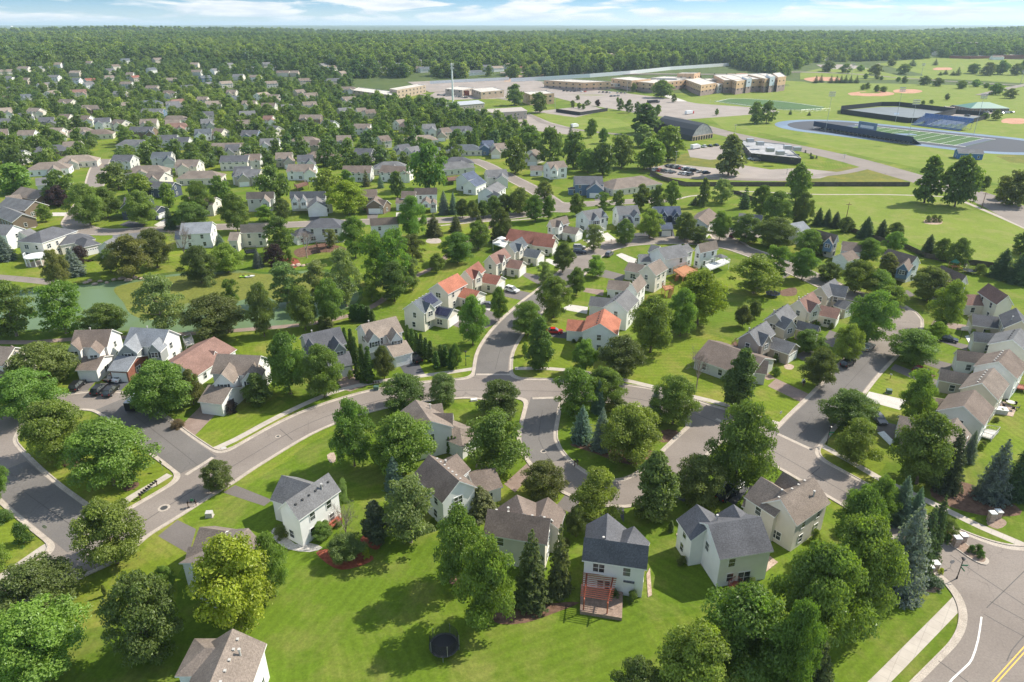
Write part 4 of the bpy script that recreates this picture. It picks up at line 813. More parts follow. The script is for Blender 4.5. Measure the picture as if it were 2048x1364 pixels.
# ---- the suburb further back: xa, ya, xb, yb (ridge), roof, wall, kind
FARH = [
 (905,314,925,313,'dark','white','h',9),(768,323,792,322,'gray','white','h',9),(713,296,744,297,'dark','dark','g',9),(795,290,815,287,'dark','cream','g',9),(815,295,834,291,'gray','cream','g',7),
 (757,272,775,270,'brown','white','g',9),(846,248,868,247,'gray','white','g',9),(880,256,896,254,'brown','white','g',9),(792,240,806,238,'tan','white','g',8),(808,243,820,247,'brown','cream','g',8),
 (713,216,730,215,'tan','cream','g',9),(730,219,748,218,'brown','white','g',9),(965,281,985,280,'blue','blue','g',9),(988,287,1008,285,'tan','white','g',8),(628,303,660,301,'brown','brown','h',9),
 (553,305,582,304,'tan','white','g',9),(596,273,622,273,'tan','white','h',9),(622,280,638,280,'brown','white','g',6),(522,277,556,276,'gray','white','g',9),(603,229,640,229,'tan','brown','g',9),
 (648,239,668,241,'gray','white','g',8),(563,209,583,208,'gray','white','g',9),(580,328,626,328,'tan','white','g',9),(690,331,740,331,'brown','white','g',9),(528,231,545,231,'rose','white','g',8),
 (590,180,606,179,'tan','white','g',9),(514,186,532,184,'pale','white','g',9),(582,142,596,141,'white'and'tan','white','g',9),(656,133,670,131,'brown','white','g',9),(640,128,652,126,'gray','white','g',9),
 (614,121,627,120,'tan','white','g',9),(678,143,689,142,'pale','white','g',8),(752,123,765,122,'gray','white','g',9),(848,121,868,120,'tan','cream','g',9),(938,142,960,141,'slate','white','h',9),
 (966,131,982,130,'gray','white','g',9),(985,133,1003,132,'pale','white','g',9),(833,134,846,133,'brown','cream','g',9),(1012,128,1024,126,'tan','white','g',8),(1040,133,1058,134,'red','cream','h',9),
 (1175,107,1186,106,'tan','cream','g',9),(1188,107,1196,106,'tan','cream','g',9),(1205,106,1213,105,'tan','white','g',9),(1220,107,1232,106,'pale','white','g',9),(1148,120,1165,117,'brown','cream','g',9),
 (4,236,30,238,'gray','white','g',10),(0,258,14,257,'brown','white','g',9),(84,291,116,289,'dark','brown','h',11),(80,325,112,323,'tan','white','h',10),(150,255,170,254,'tan','cream','h',8),
 (185,259,208,258,'brown','cream','h',9),(264,253,305,253,'dark','brown','g',9),(282,238,312,237,'tan','cream','g',9),(338,231,362,231,'tan','cream','h',8),(340,246,364,245,'rose','white','h',8),
 (316,270,352,269,'dark','pale','g',9),(355,274,378,274,'dark','pale','g',8),(253,279,284,279,'gray','pale','h',8),(167,210,203,210,'tan','brown','g',9),(224,205,256,204,'pale','cream','g',9),
 (287,217,325,217,'gray','blue','g',9),(288,201,311,200,'slate','cream','h',9),(341,208,364,207,'gray','pale','g',9),(345,199,366,197,'rose','cream','h',8),(396,193,415,193,'tan','cream','g',9),
 (412,202,440,201,'pale','cream','g',8),(404,223,425,222,'dark','pale','g',8),(402,238,424,237,'gray','pale','g',8),(480,222,508,221,'gray','dark','g',9),(475,240,498,239,'tan','brown','g',8),
 (486,260,516,260,'dark','blue','g',9),(445,311,494,310,'dark','white','g',9),(357,319,396,319,'tan','cream','g',9),(275,331,312,330,'tan','cream','h',9),(428,286,486,285,'tan','cream','g',9),
 (142,180,170,179,'rose','white','g',8),(94,182,110,180,'tan','cream','g',9),(92,165,112,164,'gray','white','h',9),(146,157,160,156,'slate','white','g',9),(170,158,188,156,'red','white','g',9),(168,165,184,163,'gray','white','g',7),
 (76,167,90,166,'tan','cream','g',8),(38,134,57,133,'tan','cream','g',9),(2,140,24,139,'tan','cream','h',9),(98,151,117,150,'gray','white','g',9),(262,152,276,151,'red','white','g',9),(254,146,267,145,'tan','white','g',8),
 (210,138,226,137,'dark','white','g',8),(295,136,309,135,'slate','white','g',9),(307,117,323,116,'tan','white','g',10),(108,126,122,125,'pale','white','g',8),(173,123,183,122,'tan','cream','g',8),(243,118,258,117,'slate','white','g',9),
 (449,127,464,126,'gray','white','g',9),(423,138,433,137,'gray','white','g',8),(400,152,418,151,'slate','blue','g',9),(494,134,506,133,'slate','white','g',8),(34,112,50,111,'gray','cream','h',9),(382,126,396,125,'pale','cream','g',8),
 (222,130,236,129,'brown','cream','g',8),(12,152,26,153,'gray','white','g',8),(412,165,424,164,'gray','white','g',8),(470,333,500,332,'dark','white','g',9),(300,342,328,344,'tan','cream','g',8),(380,342,420,341,'tan','cream','h',9),
 (478,337,520,338,'gray','white','g',10),(768,330,815,333,'brown','white','g',9),(895,325,925,322,'gray','white','h',8),(974,340,1010,338,'gray','pale','g',8),(455,180,472,180,'tan','cream','g',8),(540,250,556,252,'gray','cream','g',8),
 (430,256,448,257,'brown','white','g',8),(230,238,250,240,'tan','cream','g',8),(120,228,140,228,'brown','cream','g',8),(60,215,80,216,'pale','cream','g',8),(1062,300,1078,296,'tan','cream','g',8),(1026,283,1040,286,'gray','white','g',8),
 (1640,113,1652,112,'red','cream','g',9),(1985,112,2005,111,'tan','white','g',9),(1870,104,1886,103,'gray','white','g',9),
]
ROOFW = dict(gray='grey', dark='charcoal', light='light grey', tan='tan', brown='brown', red='red', orange='orange', maroon='maroon', rose='rose-brown', blue='blue-grey', pale='pale tan', slate='green-grey', white='tan')
def band(y, x):
    if x > 1400: return 'beyond the playing fields'
    if x > 1010 and y < 140: return 'beyond the school road'
    if y > 305: return 'above the pond street'
    if y > 262: return 'in the mid left suburb'
    if y > 225: return 'in the upper left suburb'
    if y > 190: return 'in the far left suburb'
    if y > 148: return 'at the suburb back'
    return 'just below the woods'
ORD = ['leftmost', 'second from the left', 'third from the left', 'fourth from the left', 'fifth from the left', 'sixth from the left', 'seventh from the left', 'eighth from the left', 'ninth from the left', 'tenth from the left']
def uniq(items):
    """items: (key text, x, obj, make(position)->label); numbers look-alikes from the left"""
    d = {}
    for it in items: d.setdefault(it[0], []).append(it)
    for k, l in d.items():
        l.sort(key=lambda t: t[1])
        for i, t in enumerate(l):
            t[2]['label'] = t[3]('' if len(l) == 1 else (ORD[i] if i < 10 else 'number %d from left' % (i+1)), len(l))
random.seed(21)
for x, y in ((537,125),(555,132),(566,142),(830,120),(850,135),(795,127),(770,135),(620,186),(465,192),(545,190),(345,203),(345,240),(50,226),(465,289),(505,308),(610,310),(687,271)): FARH.append((x-9-y//60, y, x+9+y//60, y-1, random.choice(('tan', 'gray', 'brown', 'dark', 'slate')), random.choice(('white', 'cream', 'pale')), 'g', 9))
_n = 0
for _ in range(900):
    x, y = random.uniform(0, 930), random.uniform(128, 318)
    if y > 300-.0*x and x > 860: continue
    if x > 700 and (y < 215 or y > 300): continue
    if x > 930-(y < 240)*200: continue
    hw = 8+(y-120)*.05
    if any(abs((a+c)/2-x) < (c-a)/2+hw+9 and abs((b+d)/2-y) < 9+(y-120)*.075 for a, b, c, d, *_r in FARH) or (185 < x < 245 and y > 240): continue
    if any(abs(lx-x) < 45 and abs(ly-y) < 24 for lx, ly, _l in LAND): continue
    FARH.append((x-hw, y, x+hw, y+random.uniform(-2, 1), random.choice(('tan', 'gray', 'brown', 'dark', 'slate', 'tan', 'pale')), random.choice(('white', 'cream', 'pale', 'beige', 'white')), random.choice('gggh'), 9)); _n += 1
    if _n >= 55: break
its = []
FARTREEX = []
for i, (xa, ya, xb, yb, rf, wl, ty, wd) in enumerate(FARH):
    hr, he = (7.6, 4.6) if ty == 'g' else (6.4, 3.4); wd += 2
    if wl == 'white' and i % 2: wl = random.choice(('cream', 'beige', 'pale'))
    ex_ = (xb-xa)*.08; xa -= ex_; xb += ex_
    z = None; a = GT(xa, ya); 
    # ridge ends are seen at roof height: step back by that height
    sc_ = FPX/max(60, proj((a.x, a.y, 0))[2])
    bl = []
    mxp, myp = (xa+xb)/2, (ya+yb)/2
    wpx = xb-xa
    if i % 3 != 2 and ya > 170 and wpx > 15:
        s = random.choice((-1, 1)); gx_ = mxp+s*wpx*.28; dpx = sc_*2.2
        bl.append(('g', (gx_, ya+dpx*1.5), (gx_, ya+dpx*.6), hr-1.2, 3.4 if i % 2 else he-.4, 6.5, 'gA' if i % 2 else ''))
    r, b, c = house('x', ((xa, ya), (xb, yb)), hr, he, wd, rf, wl, bl, typ=ty, group='distant houses of the left suburb' if mxp < 1010 else 'distant houses by the woods', wins=ya > 150)
    lab = ROOFW[rf]; wn_ = {'pale': 'off-white', 'sand': 'sand'}.get(wl, wl)
    key = (lab, wn_, band(ya, xa), ty)
    its.append((key, mxp, r, lambda pos, n, lab=lab, wn_=wn_, bnd=band(ya, xa), ty=ty: f"{pos+' ' if pos else ''}{wn_} house with {lab} {'hipped' if ty == 'h' else 'gabled'} roof {bnd}"+''))
uniq(its)
# ------------------------------------------------------------ trees
def leaf_mat(name, hue_var=.014, far=False, base=None):
    m, t, p = mat(name); t.nodes.remove(p)
    oi = t.nodes.new('ShaderNodeObjectInfo'); at = t.nodes.new('ShaderNodeAttribute'); at.attribute_name = 'tone'
    if base: r = ramp(t, base); t.links.new(oi.outputs['Random'], r.inputs['Fac']); c0 = r.outputs[0]
    else: c0 = oi.outputs['Color']
    if base:
        npz = noise(t, .0045, 4, geovec(t)); rpz = ramp(t, [(.35, (.68, .78, .8)), (.65, (1.2, 1.12, .95))]); t.links.new(npz.outputs['Fac'], rpz.inputs['Fac']); c0 = mixc(t, c0, rpz.outputs[0], 1.0, 'MULTIPLY')
    r2 = ramp(t, [(0, (.66, .68, .66)), (.5, (1, 1, 1)), (1, (1.45, 1.45, 1.1))]); t.links.new(at.outputs['Fac'], r2.inputs['Fac'])
    c = mixc(t, c0, r2.outputs[0], 1.0, 'MULTIPLY')
    hs = t.nodes.new('ShaderNodeHueSaturation'); mr = t.nodes.new('ShaderNodeMapRange'); mr.inputs['To Min'].default_value = .5-hue_var/2; mr.inputs['To Max'].default_value = .5+hue_var/2
    t.links.new(oi.outputs['Random'], mr.inputs['Value']); t.links.new(mr.outputs[0], hs.inputs['Hue']); t.links.new(c, hs.inputs['Color'])
    d = t.nodes.new('ShaderNodeBsdfDiffuse'); tr = t.nodes.new('ShaderNodeBsdfTranslucent'); mx_ = t.nodes.new('ShaderNodeMixShader'); mx_.inputs[0].default_value = .42
    gl = t.nodes.new('ShaderNodeBsdfGlossy'); gl.inputs['Roughness'].default_value = .45; gl.inputs['Color'].default_value = (.9, .95, 1, 1); m2 = t.nodes.new('ShaderNodeMixShader'); m2.inputs[0].default_value = .02
    tc_ = mixc(t, hs.outputs[0], (1.3, 1.4, .5), 1.0, 'MULTIPLY')
    t.links.new(hs.outputs[0], d.inputs['Color']); t.links.new(tc_, tr.inputs['Color']); t.links.new(d.outputs[0], mx_.inputs[1]); t.links.new(tr.outputs[0], mx_.inputs[2])
    t.links.new(mx_.outputs[0], m2.inputs[1]); t.links.new(gl.outputs[0], m2.inputs[2])
    t.links.new(m2.outputs[0], t.nodes['Material Output'].inputs['Surface']); return m
M_leaf = leaf_mat('leaves')
M_forest = leaf_mat('woodland_leaves', .02, base=[(0, (.11, .165, .055)), (.2, (.19, .26, .075)), (.4, (.14, .2, .06)), (.6, (.24, .31, .08)), (.75, (.16, .225, .065)), (.9, (.14, .2, .1)), (1, (.36, .4, .1))])
M_bark = two_tone('bark', (.1, .075, .055), (.2, .155, .12), 2, fine=9)
M_barkg = two_tone('pale_grey_bark', (.22, .17, .14), (.36, .3, .26), 2, fine=9)
def unit(n):
    v = rng.normal(size=(n, 3)); return v/np.linalg.norm(v, axis=1, keepdims=True)
def leafmesh(name, C, N, S, tone, m, asp=.62, mats=None, extra=None):
    """C centres, N normals, S sizes: one bent leaf clump (diamond) each"""
    n = len(C); a = unit(n); U = np.cross(N, a); U /= np.linalg.norm(U, axis=1, keepdims=True)+1e-9; V = np.cross(N, U)
    s = S[:, None]; co = np.empty((n, 4, 3)); bend = N*s*.18
    co[:, 0] = C-U*s*.5-bend; co[:, 1] = C-V*s*.5*asp; co[:, 2] = C+U*s*.5-bend; co[:, 3] = C+V*s*.5*asp
    vs = co.reshape(-1, 3); fs = np.arange(n*4).reshape(n, 4)
    V_, F_, MI = vs.tolist(), fs.tolist(), [0]*n; tn = tone.tolist()
    if extra:
        b = len(V_); V_ += [tuple(p) for p in extra.v]; F_ += [[i+b for i in f] for f in extra.f]; MI += [1]*len(extra.f); tn += [.5]*len(extra.f)
    me = bpy.data.meshes.new(name); me.from_pydata(V_, [], F_)
    for x in ([m] if mats is None else mats): me.materials.append(x)
    me.polygons.foreach_set('material_index', MI)
    at = me.attributes.new('tone', 'FLOAT', 'FACE'); at.data.foreach_set('value', tn); me.update(); return me
def limbs(H, lobes, trunk_r, top, clear, pale=False):
    b = MB(); base = Vector((0, 0, -.1)); mid = Vector((random.uniform(-.02, .02)*H, random.uniform(-.02, .02)*H, clear*H))
    b.bar(base, (0, 0, .03*H), trunk_r*1.5, trunk_r, 8); b.bar((0, 0, .03*H), mid, trunk_r, trunk_r*.8, 8)
    tp = Vector((0, 0, top*H)); b.bar(mid, tp, trunk_r*.8, trunk_r*.15, 6)
    for c in random.sample(list(lobes), min(14, len(lobes))):
        c = Vector(c); s = mid.lerp(tp, max(0, min(.8, (c.z/H-clear)/(top-clear+.01)-.25))); k = s.lerp(c, .55)+Vector((0, 0, -.03*H))
        b.bar(s, k, trunk_r*.38, trunk_r*.22, 5); b.bar(k, c, trunk_r*.22, .02, 5)
        for _ in range(2):
            e = c+Vector(unit(1)[0])*.08*H; b.bar(k.lerp(c, .5), e, trunk_r*.12, .012, 4)
    return b
def broadleaf(nl, q, leaf, prof, R_=.42, clear=.16, jag=.16, fill=1.0, flat=.78, lobe_r=.15, droop=0, topz=1.0, core=.25, tonev=.22):
    """unit-height tree (H = 10 m built, then scaled). prof(t) = crown radius fraction at height fraction t of the crown"""
    H = 10.0; lobes = []; rad = []
    for i in range(nl):
        t = (i+.5)/nl; t = t**.9; z = clear+(topz-clear)*t
        ph = i*2.39996+random.uniform(-.5, .5); rr = R_*prof(t)*H
        inner = random.random() < core
        r = rr*(random.uniform(.15, .6) if inner else random.uniform(.78, 1.0))*(1+random.uniform(-jag, jag))
        lr = lobe_r*H*random.uniform(.65, 1.25)*(.7+.3*prof(t))
        r = max(0, r-lr*.75); lobes.append((r*math.cos(ph), r*math.sin(ph), min(z, topz-.03)*H-lr*.4)); rad.append(lr)
    Cs, Ns, Ss, Ts = [], [], [], []
    cen = np.array([0, 0, (clear+topz)/2*H])
    for c, lr in zip(lobes, rad):
        n = int(q*(lr/(lobe_r*H))**2*fill); d = unit(n); d[:, 2] = np.where(d[:, 2] < -.35, -d[:, 2]*.6, d[:, 2])
        rr = lr*(1+rng.normal(size=n)*.13)[:, None]*np.where(rng.random(n) < .3, rng.uniform(.5, .95, n), 1)[:, None]
        P = np.array(c)+d*rr*np.array([1, 1, flat]); P[:, 2] -= droop*np.abs(rng.normal(size=n))*lr
        N = d+rng.normal(size=(n, 3))*.45; N[:, 2] += .25; N /= np.linalg.norm(N, axis=1, keepdims=True)
        Cs.append(P); Ns.append(N); Ss.append(leaf*rng.uniform(.6, 1.35, n)); tb = random.gauss(.5, tonev*.5)
        Ts.append(np.clip(tb+rng.normal(size=n)*.12, 0, 1))
    C = np.concatenate(Cs); C[:, 2] = np.maximum(C[:, 2], clear*H*.35+.1)
    return C, np.concatenate(Ns), np.concatenate(Ss), np.concatenate(Ts), lobes
round_ = lambda t: math.sqrt(max(.02, 1-(2*t-.85)**2*.86)) if t < .95 else .42
oval = lambda t: math.sin(math.pi*min(1, .22+.74*t))**.8
pyr = lambda t: .35+.65*math.sin(math.pi*min(1, .15+.75*t)) if t < .35 else max(.12, 1.02-.95*((t-.35)/.65)**1.25)
vase = lambda t: .45+.55*math.sin(math.pi*(.1+.75*t)) if t < .8 else .75*(1-(t-.8)*2.6)+.1
weep = lambda t: .85+.15*math.sin(math.pi*t) if t < .6 else max(.2, 1-((t-.6)/.4)**1.6*.8)
PROTO = {}      # kind -> list of (crown mesh, trunk mesh, width of the unit tree in m)
def mkproto(kind, n, lod='', **k):
    mt = k.pop('mat', None); bark = k.pop('bark', M_bark); tr = k.pop('tr', .22); asp = k.pop('asp', .62); nm = k.pop('nm', 'crown'); l = []
    for i in range(n):
        C, N, S, T_, lobes = broadleaf(**k); Wd = 2*np.percentile(np.hypot(C[:, 0], C[:, 1]), 96)
        tb = limbs(10, lobes, tr, k.get('topz', 1)*.8, k.get('clear', .16)*1.15)
        if lod: l.append((leafmesh(nm, C, N, S, T_, None, asp, [mt or M_leaf, bark], tb), None, Wd))
        else: l.append((leafmesh('crown', C, N, S, T_, mt or M_leaf, asp), tb.mesh('trunk', bark), Wd))
    PROTO[kind+lod] = l
mkproto('M', 5, nl=70, q=380, leaf=.32, prof=round_, R_=.46, jag=.27, lobe_r=.13)
mkproto('D', 3, nl=80, q=230, leaf=.36, prof=round_, R_=.5, jag=.1, lobe_r=.12, clear=.1, tonev=.14)
mkproto('L', 3, nl=58, q=360, leaf=.35, prof=round_, R_=.44, jag=.3, lobe_r=.13, fill=.9, tonev=.3)
mkproto('O', 3, nl=70, q=190, leaf=.42, prof=oval, R_=.29, jag=.12, lobe_r=.1, clear=.08)
mkproto('P', 1, nl=60, q=190, leaf=.4, prof=round_, R_=.45, jag=.12, lobe_r=.12, clear=.12)
mkproto('W', 3, nl=64, q=150, leaf=.44, prof=vase, R_=.36, jag=.35, lobe_r=.1, clear=.12, fill=.85, droop=.12, bark=M_barkg, asp=.5, tonev=.3)
mkproto('U', 2, nl=30, q=170, leaf=.62, prof=lambda t: math.sqrt(max(.02, 1-t*t*.8)), R_=.6, jag=.2, lobe_r=.2, clear=.02)
mkproto('V', 2, nl=60, q=110, leaf=.5, prof=lambda t: (.8+.2*t/.2 if t < .2 else max(.08, 1-((t-.2)/.8)**2)), R_=.13, jag=.08, lobe_r=.055, clear=.0, tonev=.15)
for kd, a in (('M', dict(nl=30, q=110, leaf=.85, prof=round_, R_=.46, jag=.25, lobe_r=.17)), ('O', dict(nl=26, q=60, leaf=.95, prof=oval, R_=.3, jag=.15, lobe_r=.12, clear=.08)),
              ('D', dict(nl=30, q=100, leaf=.8, prof=round_, R_=.5, jag=.12, lobe_r=.16, clear=.1))):
    mkproto(kd, 3, 'f', nm='tree', **a)
mkproto('F', 5, 'f', nl=18, q=46, leaf=1.35, prof=round_, R_=.52, jag=.22, lobe_r=.2, mat=M_forest, nm='tree', clear=.05)
def conifer(kind, n, layers, R_, per, leaf, lod='', m=None, sparse=.0, clear=.03):
    l = []
    for _ in range(n):
        H = 10.0; Cs, Ns, Ss, Ts = [], [], [], []
        tb = MB(); tb.bar((0, 0, -.1), (0, 0, H*.97), .2, .02, 8)
        for i in range(layers):
            t = i/(layers-1); z = (clear+(1-clear)*t)*H; r = R_*H*(1-t)**.66*random.uniform(.88, 1.1)+.1; nb = max(4, int(13*(1-t)+5))
            a0 = random.random()*6
            for k in range(nb):
                if random.random() < sparse: continue
                a = a0+k*2*math.pi/nb+random.uniform(-.2, .2); L_ = r*random.uniform(.78, 1.12); tone = random.gauss(.5, .13); m_ = max(4, int(per*L_/(R_*H)))
                if i % 3 == 0 and k % 2 == 0: tb.bar((0, 0, z), (L_*.9*math.cos(a), L_*.9*math.sin(a), z-.12*L_), .05, .015, 4)
                s = rng.uniform(.12, 1, m_)**.75; w_ = (1-s*.75)*.3*L_+.12; lat = rng.normal(size=m_)*w_*.5
                x = s*L_; zz = z-.16*x+.05*x*s+rng.normal(size=m_)*.09
                P = np.stack([x*math.cos(a)-lat*math.sin(a), x*math.sin(a)+lat*math.cos(a), zz], 1)
                N = np.stack([np.full(m_, math.cos(a)*.55), np.full(m_, math.sin(a)*.55), np.full(m_, .8)], 1)+rng.normal(size=(m_, 3))*.4
                N /= np.linalg.norm(N, axis=1, keepdims=True)
                Cs.append(P); Ns.append(N); Ss.append(leaf*rng.uniform(.6, 1.3, m_)); Ts.append(np.clip(tone+(s-.5)*.22+rng.normal(size=m_)*.1, 0, 1))
        C = np.concatenate(Cs); Wd = 1.75*R_*H
        a = (C, np.concatenate(Ns), np.concatenate(Ss), np.concatenate(Ts))
        if lod: l.append((leafmesh('tree', *a, None, .5, [m or M_leaf, M_bark], tb), None, Wd))
        else: l.append((leafmesh('crown', *a, m or M_leaf, .5), tb.mesh('trunk', M_bark), Wd))
    PROTO[kind+lod] = l
conifer('S', 2, 26, .3, 42, .42); conifer('B', 2, 26, .32, 48, .4); conifer('N', 1, 18, .3, 56, .5, sparse=.12)
conifer('S', 1, 11, .3, 13, .95, 'f'); conifer('B', 1, 11, .32, 13, .95, 'f'); conifer('Fs', 1, 9, .3, 9, 1.2, 'f', M_forest)
def bare(n):
    l = []
    for _ in range(n):
        b = MB()
        def br(p, d, L_, r, k):
            e = p+d*L_; b.bar(p, e, r, r*.62, 5 if k < 3 else 3)
            if k >= 6: return
            for _ in range(3 if k > 0 else 5):
                q = (d+Vector(unit(1)[0])*.62+Vector((0, 0, .1))).normalized(); br(p.lerp(e, random.uniform(.6, 1)), q, L_*random.uniform(.6, .84), r*.55, k+1)
        br(Vector((0, 0, -.1)), Vector((0, 0, 1)), 2.6, .17, 0)
        zz = [v[2] for v in b.v]; s = 10/max(zz); b.v = [(x*s, y*s, z*s) for x, y, z in b.v]
        tw = MB(); tr = MB(); tr.v = b.v[:]; 
        for f, i in zip(b.f, range(len(b.f))): (tr if i < 40 else tw).f.append(f); (tr if i < 40 else tw).m.append(0)
        tw.v = b.v[:]
        xs_ = [math.hypot(v[0], v[1]) for v in b.v]
        l.append((tw.mesh('branches', M_barkg), tr.mesh('trunk', M_barkg), 2*float(np.percentile(xs_, 97))))
    PROTO['X'] = l
bare(2)
TINT = dict(M=(0.175, 0.25, 0.055), D=(0.145, 0.19, 0.055), L=(0.21, 0.29, 0.055), O=(0.145, 0.205, 0.05), P=(0.07, 0.045, 0.05), W=(0.22, 0.28, 0.11), U=(0.14, 0.21, 0.05), V=(0.11, 0.185, 0.045), S=(0.1, 0.14, 0.08), B=(0.19, 0.25, 0.245), N=(0.15, 0.18, 0.08), X=(0.3, 0.25, 0.2), Y=(0.3, 0.385, 0.045), G=(0.17, 0.2, 0.06), R=(0.22, 0.16, 0.1))
KINDW = dict(M='green leafy tree', D='dark round tree', L='light green tree', O='tall oval tree', P='dark purple-leaved tree', W='pale airy tree', U='low rounded bush', V='slim columnar arborvitae',
             S='dark green spruce', B='blue-grey spruce', N='olive pine', X='bare leafless tree')
CATW = dict(U='bush', V='arborvitae', S='spruce', B='spruce', N='pine')
TREES = []    # (x, y, kind)
tits = []; NT = [0]
LASTF = {}
def place_tree(px, top, bot, wpx, kind, tint=None, far=None, world=None, extra=''):
    """bounding box of the crown in the photo: centre x, top y, bottom y, width"""
    if world is None:
        g = GT(px, bot); d = proj(g)[2]; s = FPX/d          # px per metre
        W = .94*wpx/s; r = W/2; S_ = (bot-top)/s
        v = (bot-682)/FPX; dep = PITCH+math.atan(v); c_, s_ = math.cos(dep), math.sin(dep)
        # outline height S_ = 2*sqrt((.45 H c)^2+(r s)^2)
        q = (S_/2)**2-(r*s_)**2
        Hh = math.sqrt(max(q, (.3*r)**2))/(.45*c_) if kind not in 'SBNV' else max((S_-.8*r*s_)/c_, r*1.2)
        Hh = min(max(Hh, W*(.75 if kind != 'U' else .5)), 26)
        if kind == 'X': Hh = S_*.95/c_
        dy = .55*Hh*c_-S_/2                                   # base relative to the lower outline
        base = GT(px, bot+dy*s*-1*(-1)) if kind not in 'SBNVX' else GT(px, bot-(r*s_*.8)*s if kind in 'SBN' else bot)
        if kind not in 'SBNVX': base = GT(px, bot-0.0+dy*s)
        x, y = base.x, base.y
    else: (x, y), Hh, W = world, *extra_dims(world, wpx, top)
    z = hill(x, y)
    isfar = far if far is not None else y > 300
    k2 = kind+'f' if isfar and kind+'f' in PROTO else kind
    if isfar and k2 == kind and kind in 'LWPUVN': k2 = {'L': 'Mf', 'W': 'Of', 'P': 'Df', 'U': 'Df', 'V': 'Of', 'N': 'Sf'}[kind]
    crown, trunk, wu = random.choice(PROTO[k2])
    sx = W/wu; sz = Hh/10; rz = random.uniform(0, 6.283)
    base_t = TINT[tint or kind]; f = random.uniform(.84, 1.18); g_ = random.uniform(.93, 1.07)
    colr = (base_t[0]*f/g_, base_t[1]*f*g_, base_t[2]*f, 1)
    nm = {'U': 'bush', 'V': 'arborvitae', 'S': 'spruce_tree', 'B': 'spruce_tree', 'N': 'pine_tree', 'X': 'bare_tree', 'P': 'purple_tree'}.get(kind, 'tree')
    if trunk:
        ro = empty(nm, (x, y, z), rz); ro.scale = (sx, sx, sz)
        c = put('branches' if kind == 'X' else 'foliage' if kind == 'U' else 'crown', crown, ro); c.color = colr
        put('stem' if kind == 'U' else 'trunk', trunk, ro)
    else:
        ro = put(nm, crown, None, (x, y, z), rz); ro.scale = (sx, sx, sz); ro.color = colr
    TREES.append((x, y, W/2)); NT[0] += 1
    kw = {'Y': 'bright yellow-green ', 'G': 'olive-tinged ', 'R': 'reddish brown '}.get(tint, '')+KINDW[kind] if tint in ('Y', 'G', 'R') else KINDW[kind]
    if tint == 'Y': kw = 'bright yellow-green '+('bush' if kind == 'U' else 'tree')
    cx, cy = px, (top+bot)/2 if world is None else top
    ro['category'] = CATW.get(kind, 'tree')
    tits.append((ro, kw, cx, cy, Hh, isfar))
    return ro
def cut16(l):
    w_ = l.split()
    for d in ('broad','green','leafy','grey-roofed','brown-roofed','slim','tall','cream','white'):
        if len(w_) > 16 and d in w_[:7]+w_[10:]: w_.remove(d)
    return ' '.join(w_[:16])
def finish_tree_labels():
    items = []
    for ro, kw, cx, cy, Hh, isfar in tits:
        best = min(LAND, key=lambda l: (l[0]-cx)**2+((l[1]-cy)*1.25)**2)
        dx, dy = cx-best[0], (cy-best[1])*1.25
        rel = ('right of ' if dx > 0 else 'left of ') if abs(dx) > abs(dy) else ('in front of ' if dy > 0 else 'behind ')
        if math.hypot(dx, dy) < 14: rel = 'close beside '
        bw = kw.split()
        items.append((kw+rel+best[2], cx, ro, lambda pos, n, kw=kw, rel=rel, b=best[2]: cut16(f"{pos+' ' if pos else ''}{kw} {rel}{b}")))
        ro['group'] = {'S': 'spruces and pines', 'B': 'spruces and pines', 'N': 'spruces and pines', 'V': 'arborvitae hedges', 'U': 'garden bushes'}.get('', 'bushes in the gardens' if 'bush' in kw else 'arborvitae in the gardens' if 'arborv' in kw else 'spruces and pines' if ('spruce' in kw or 'pine' in kw) else 'broadleaf trees of the neighbourhood')
    uniq(items)
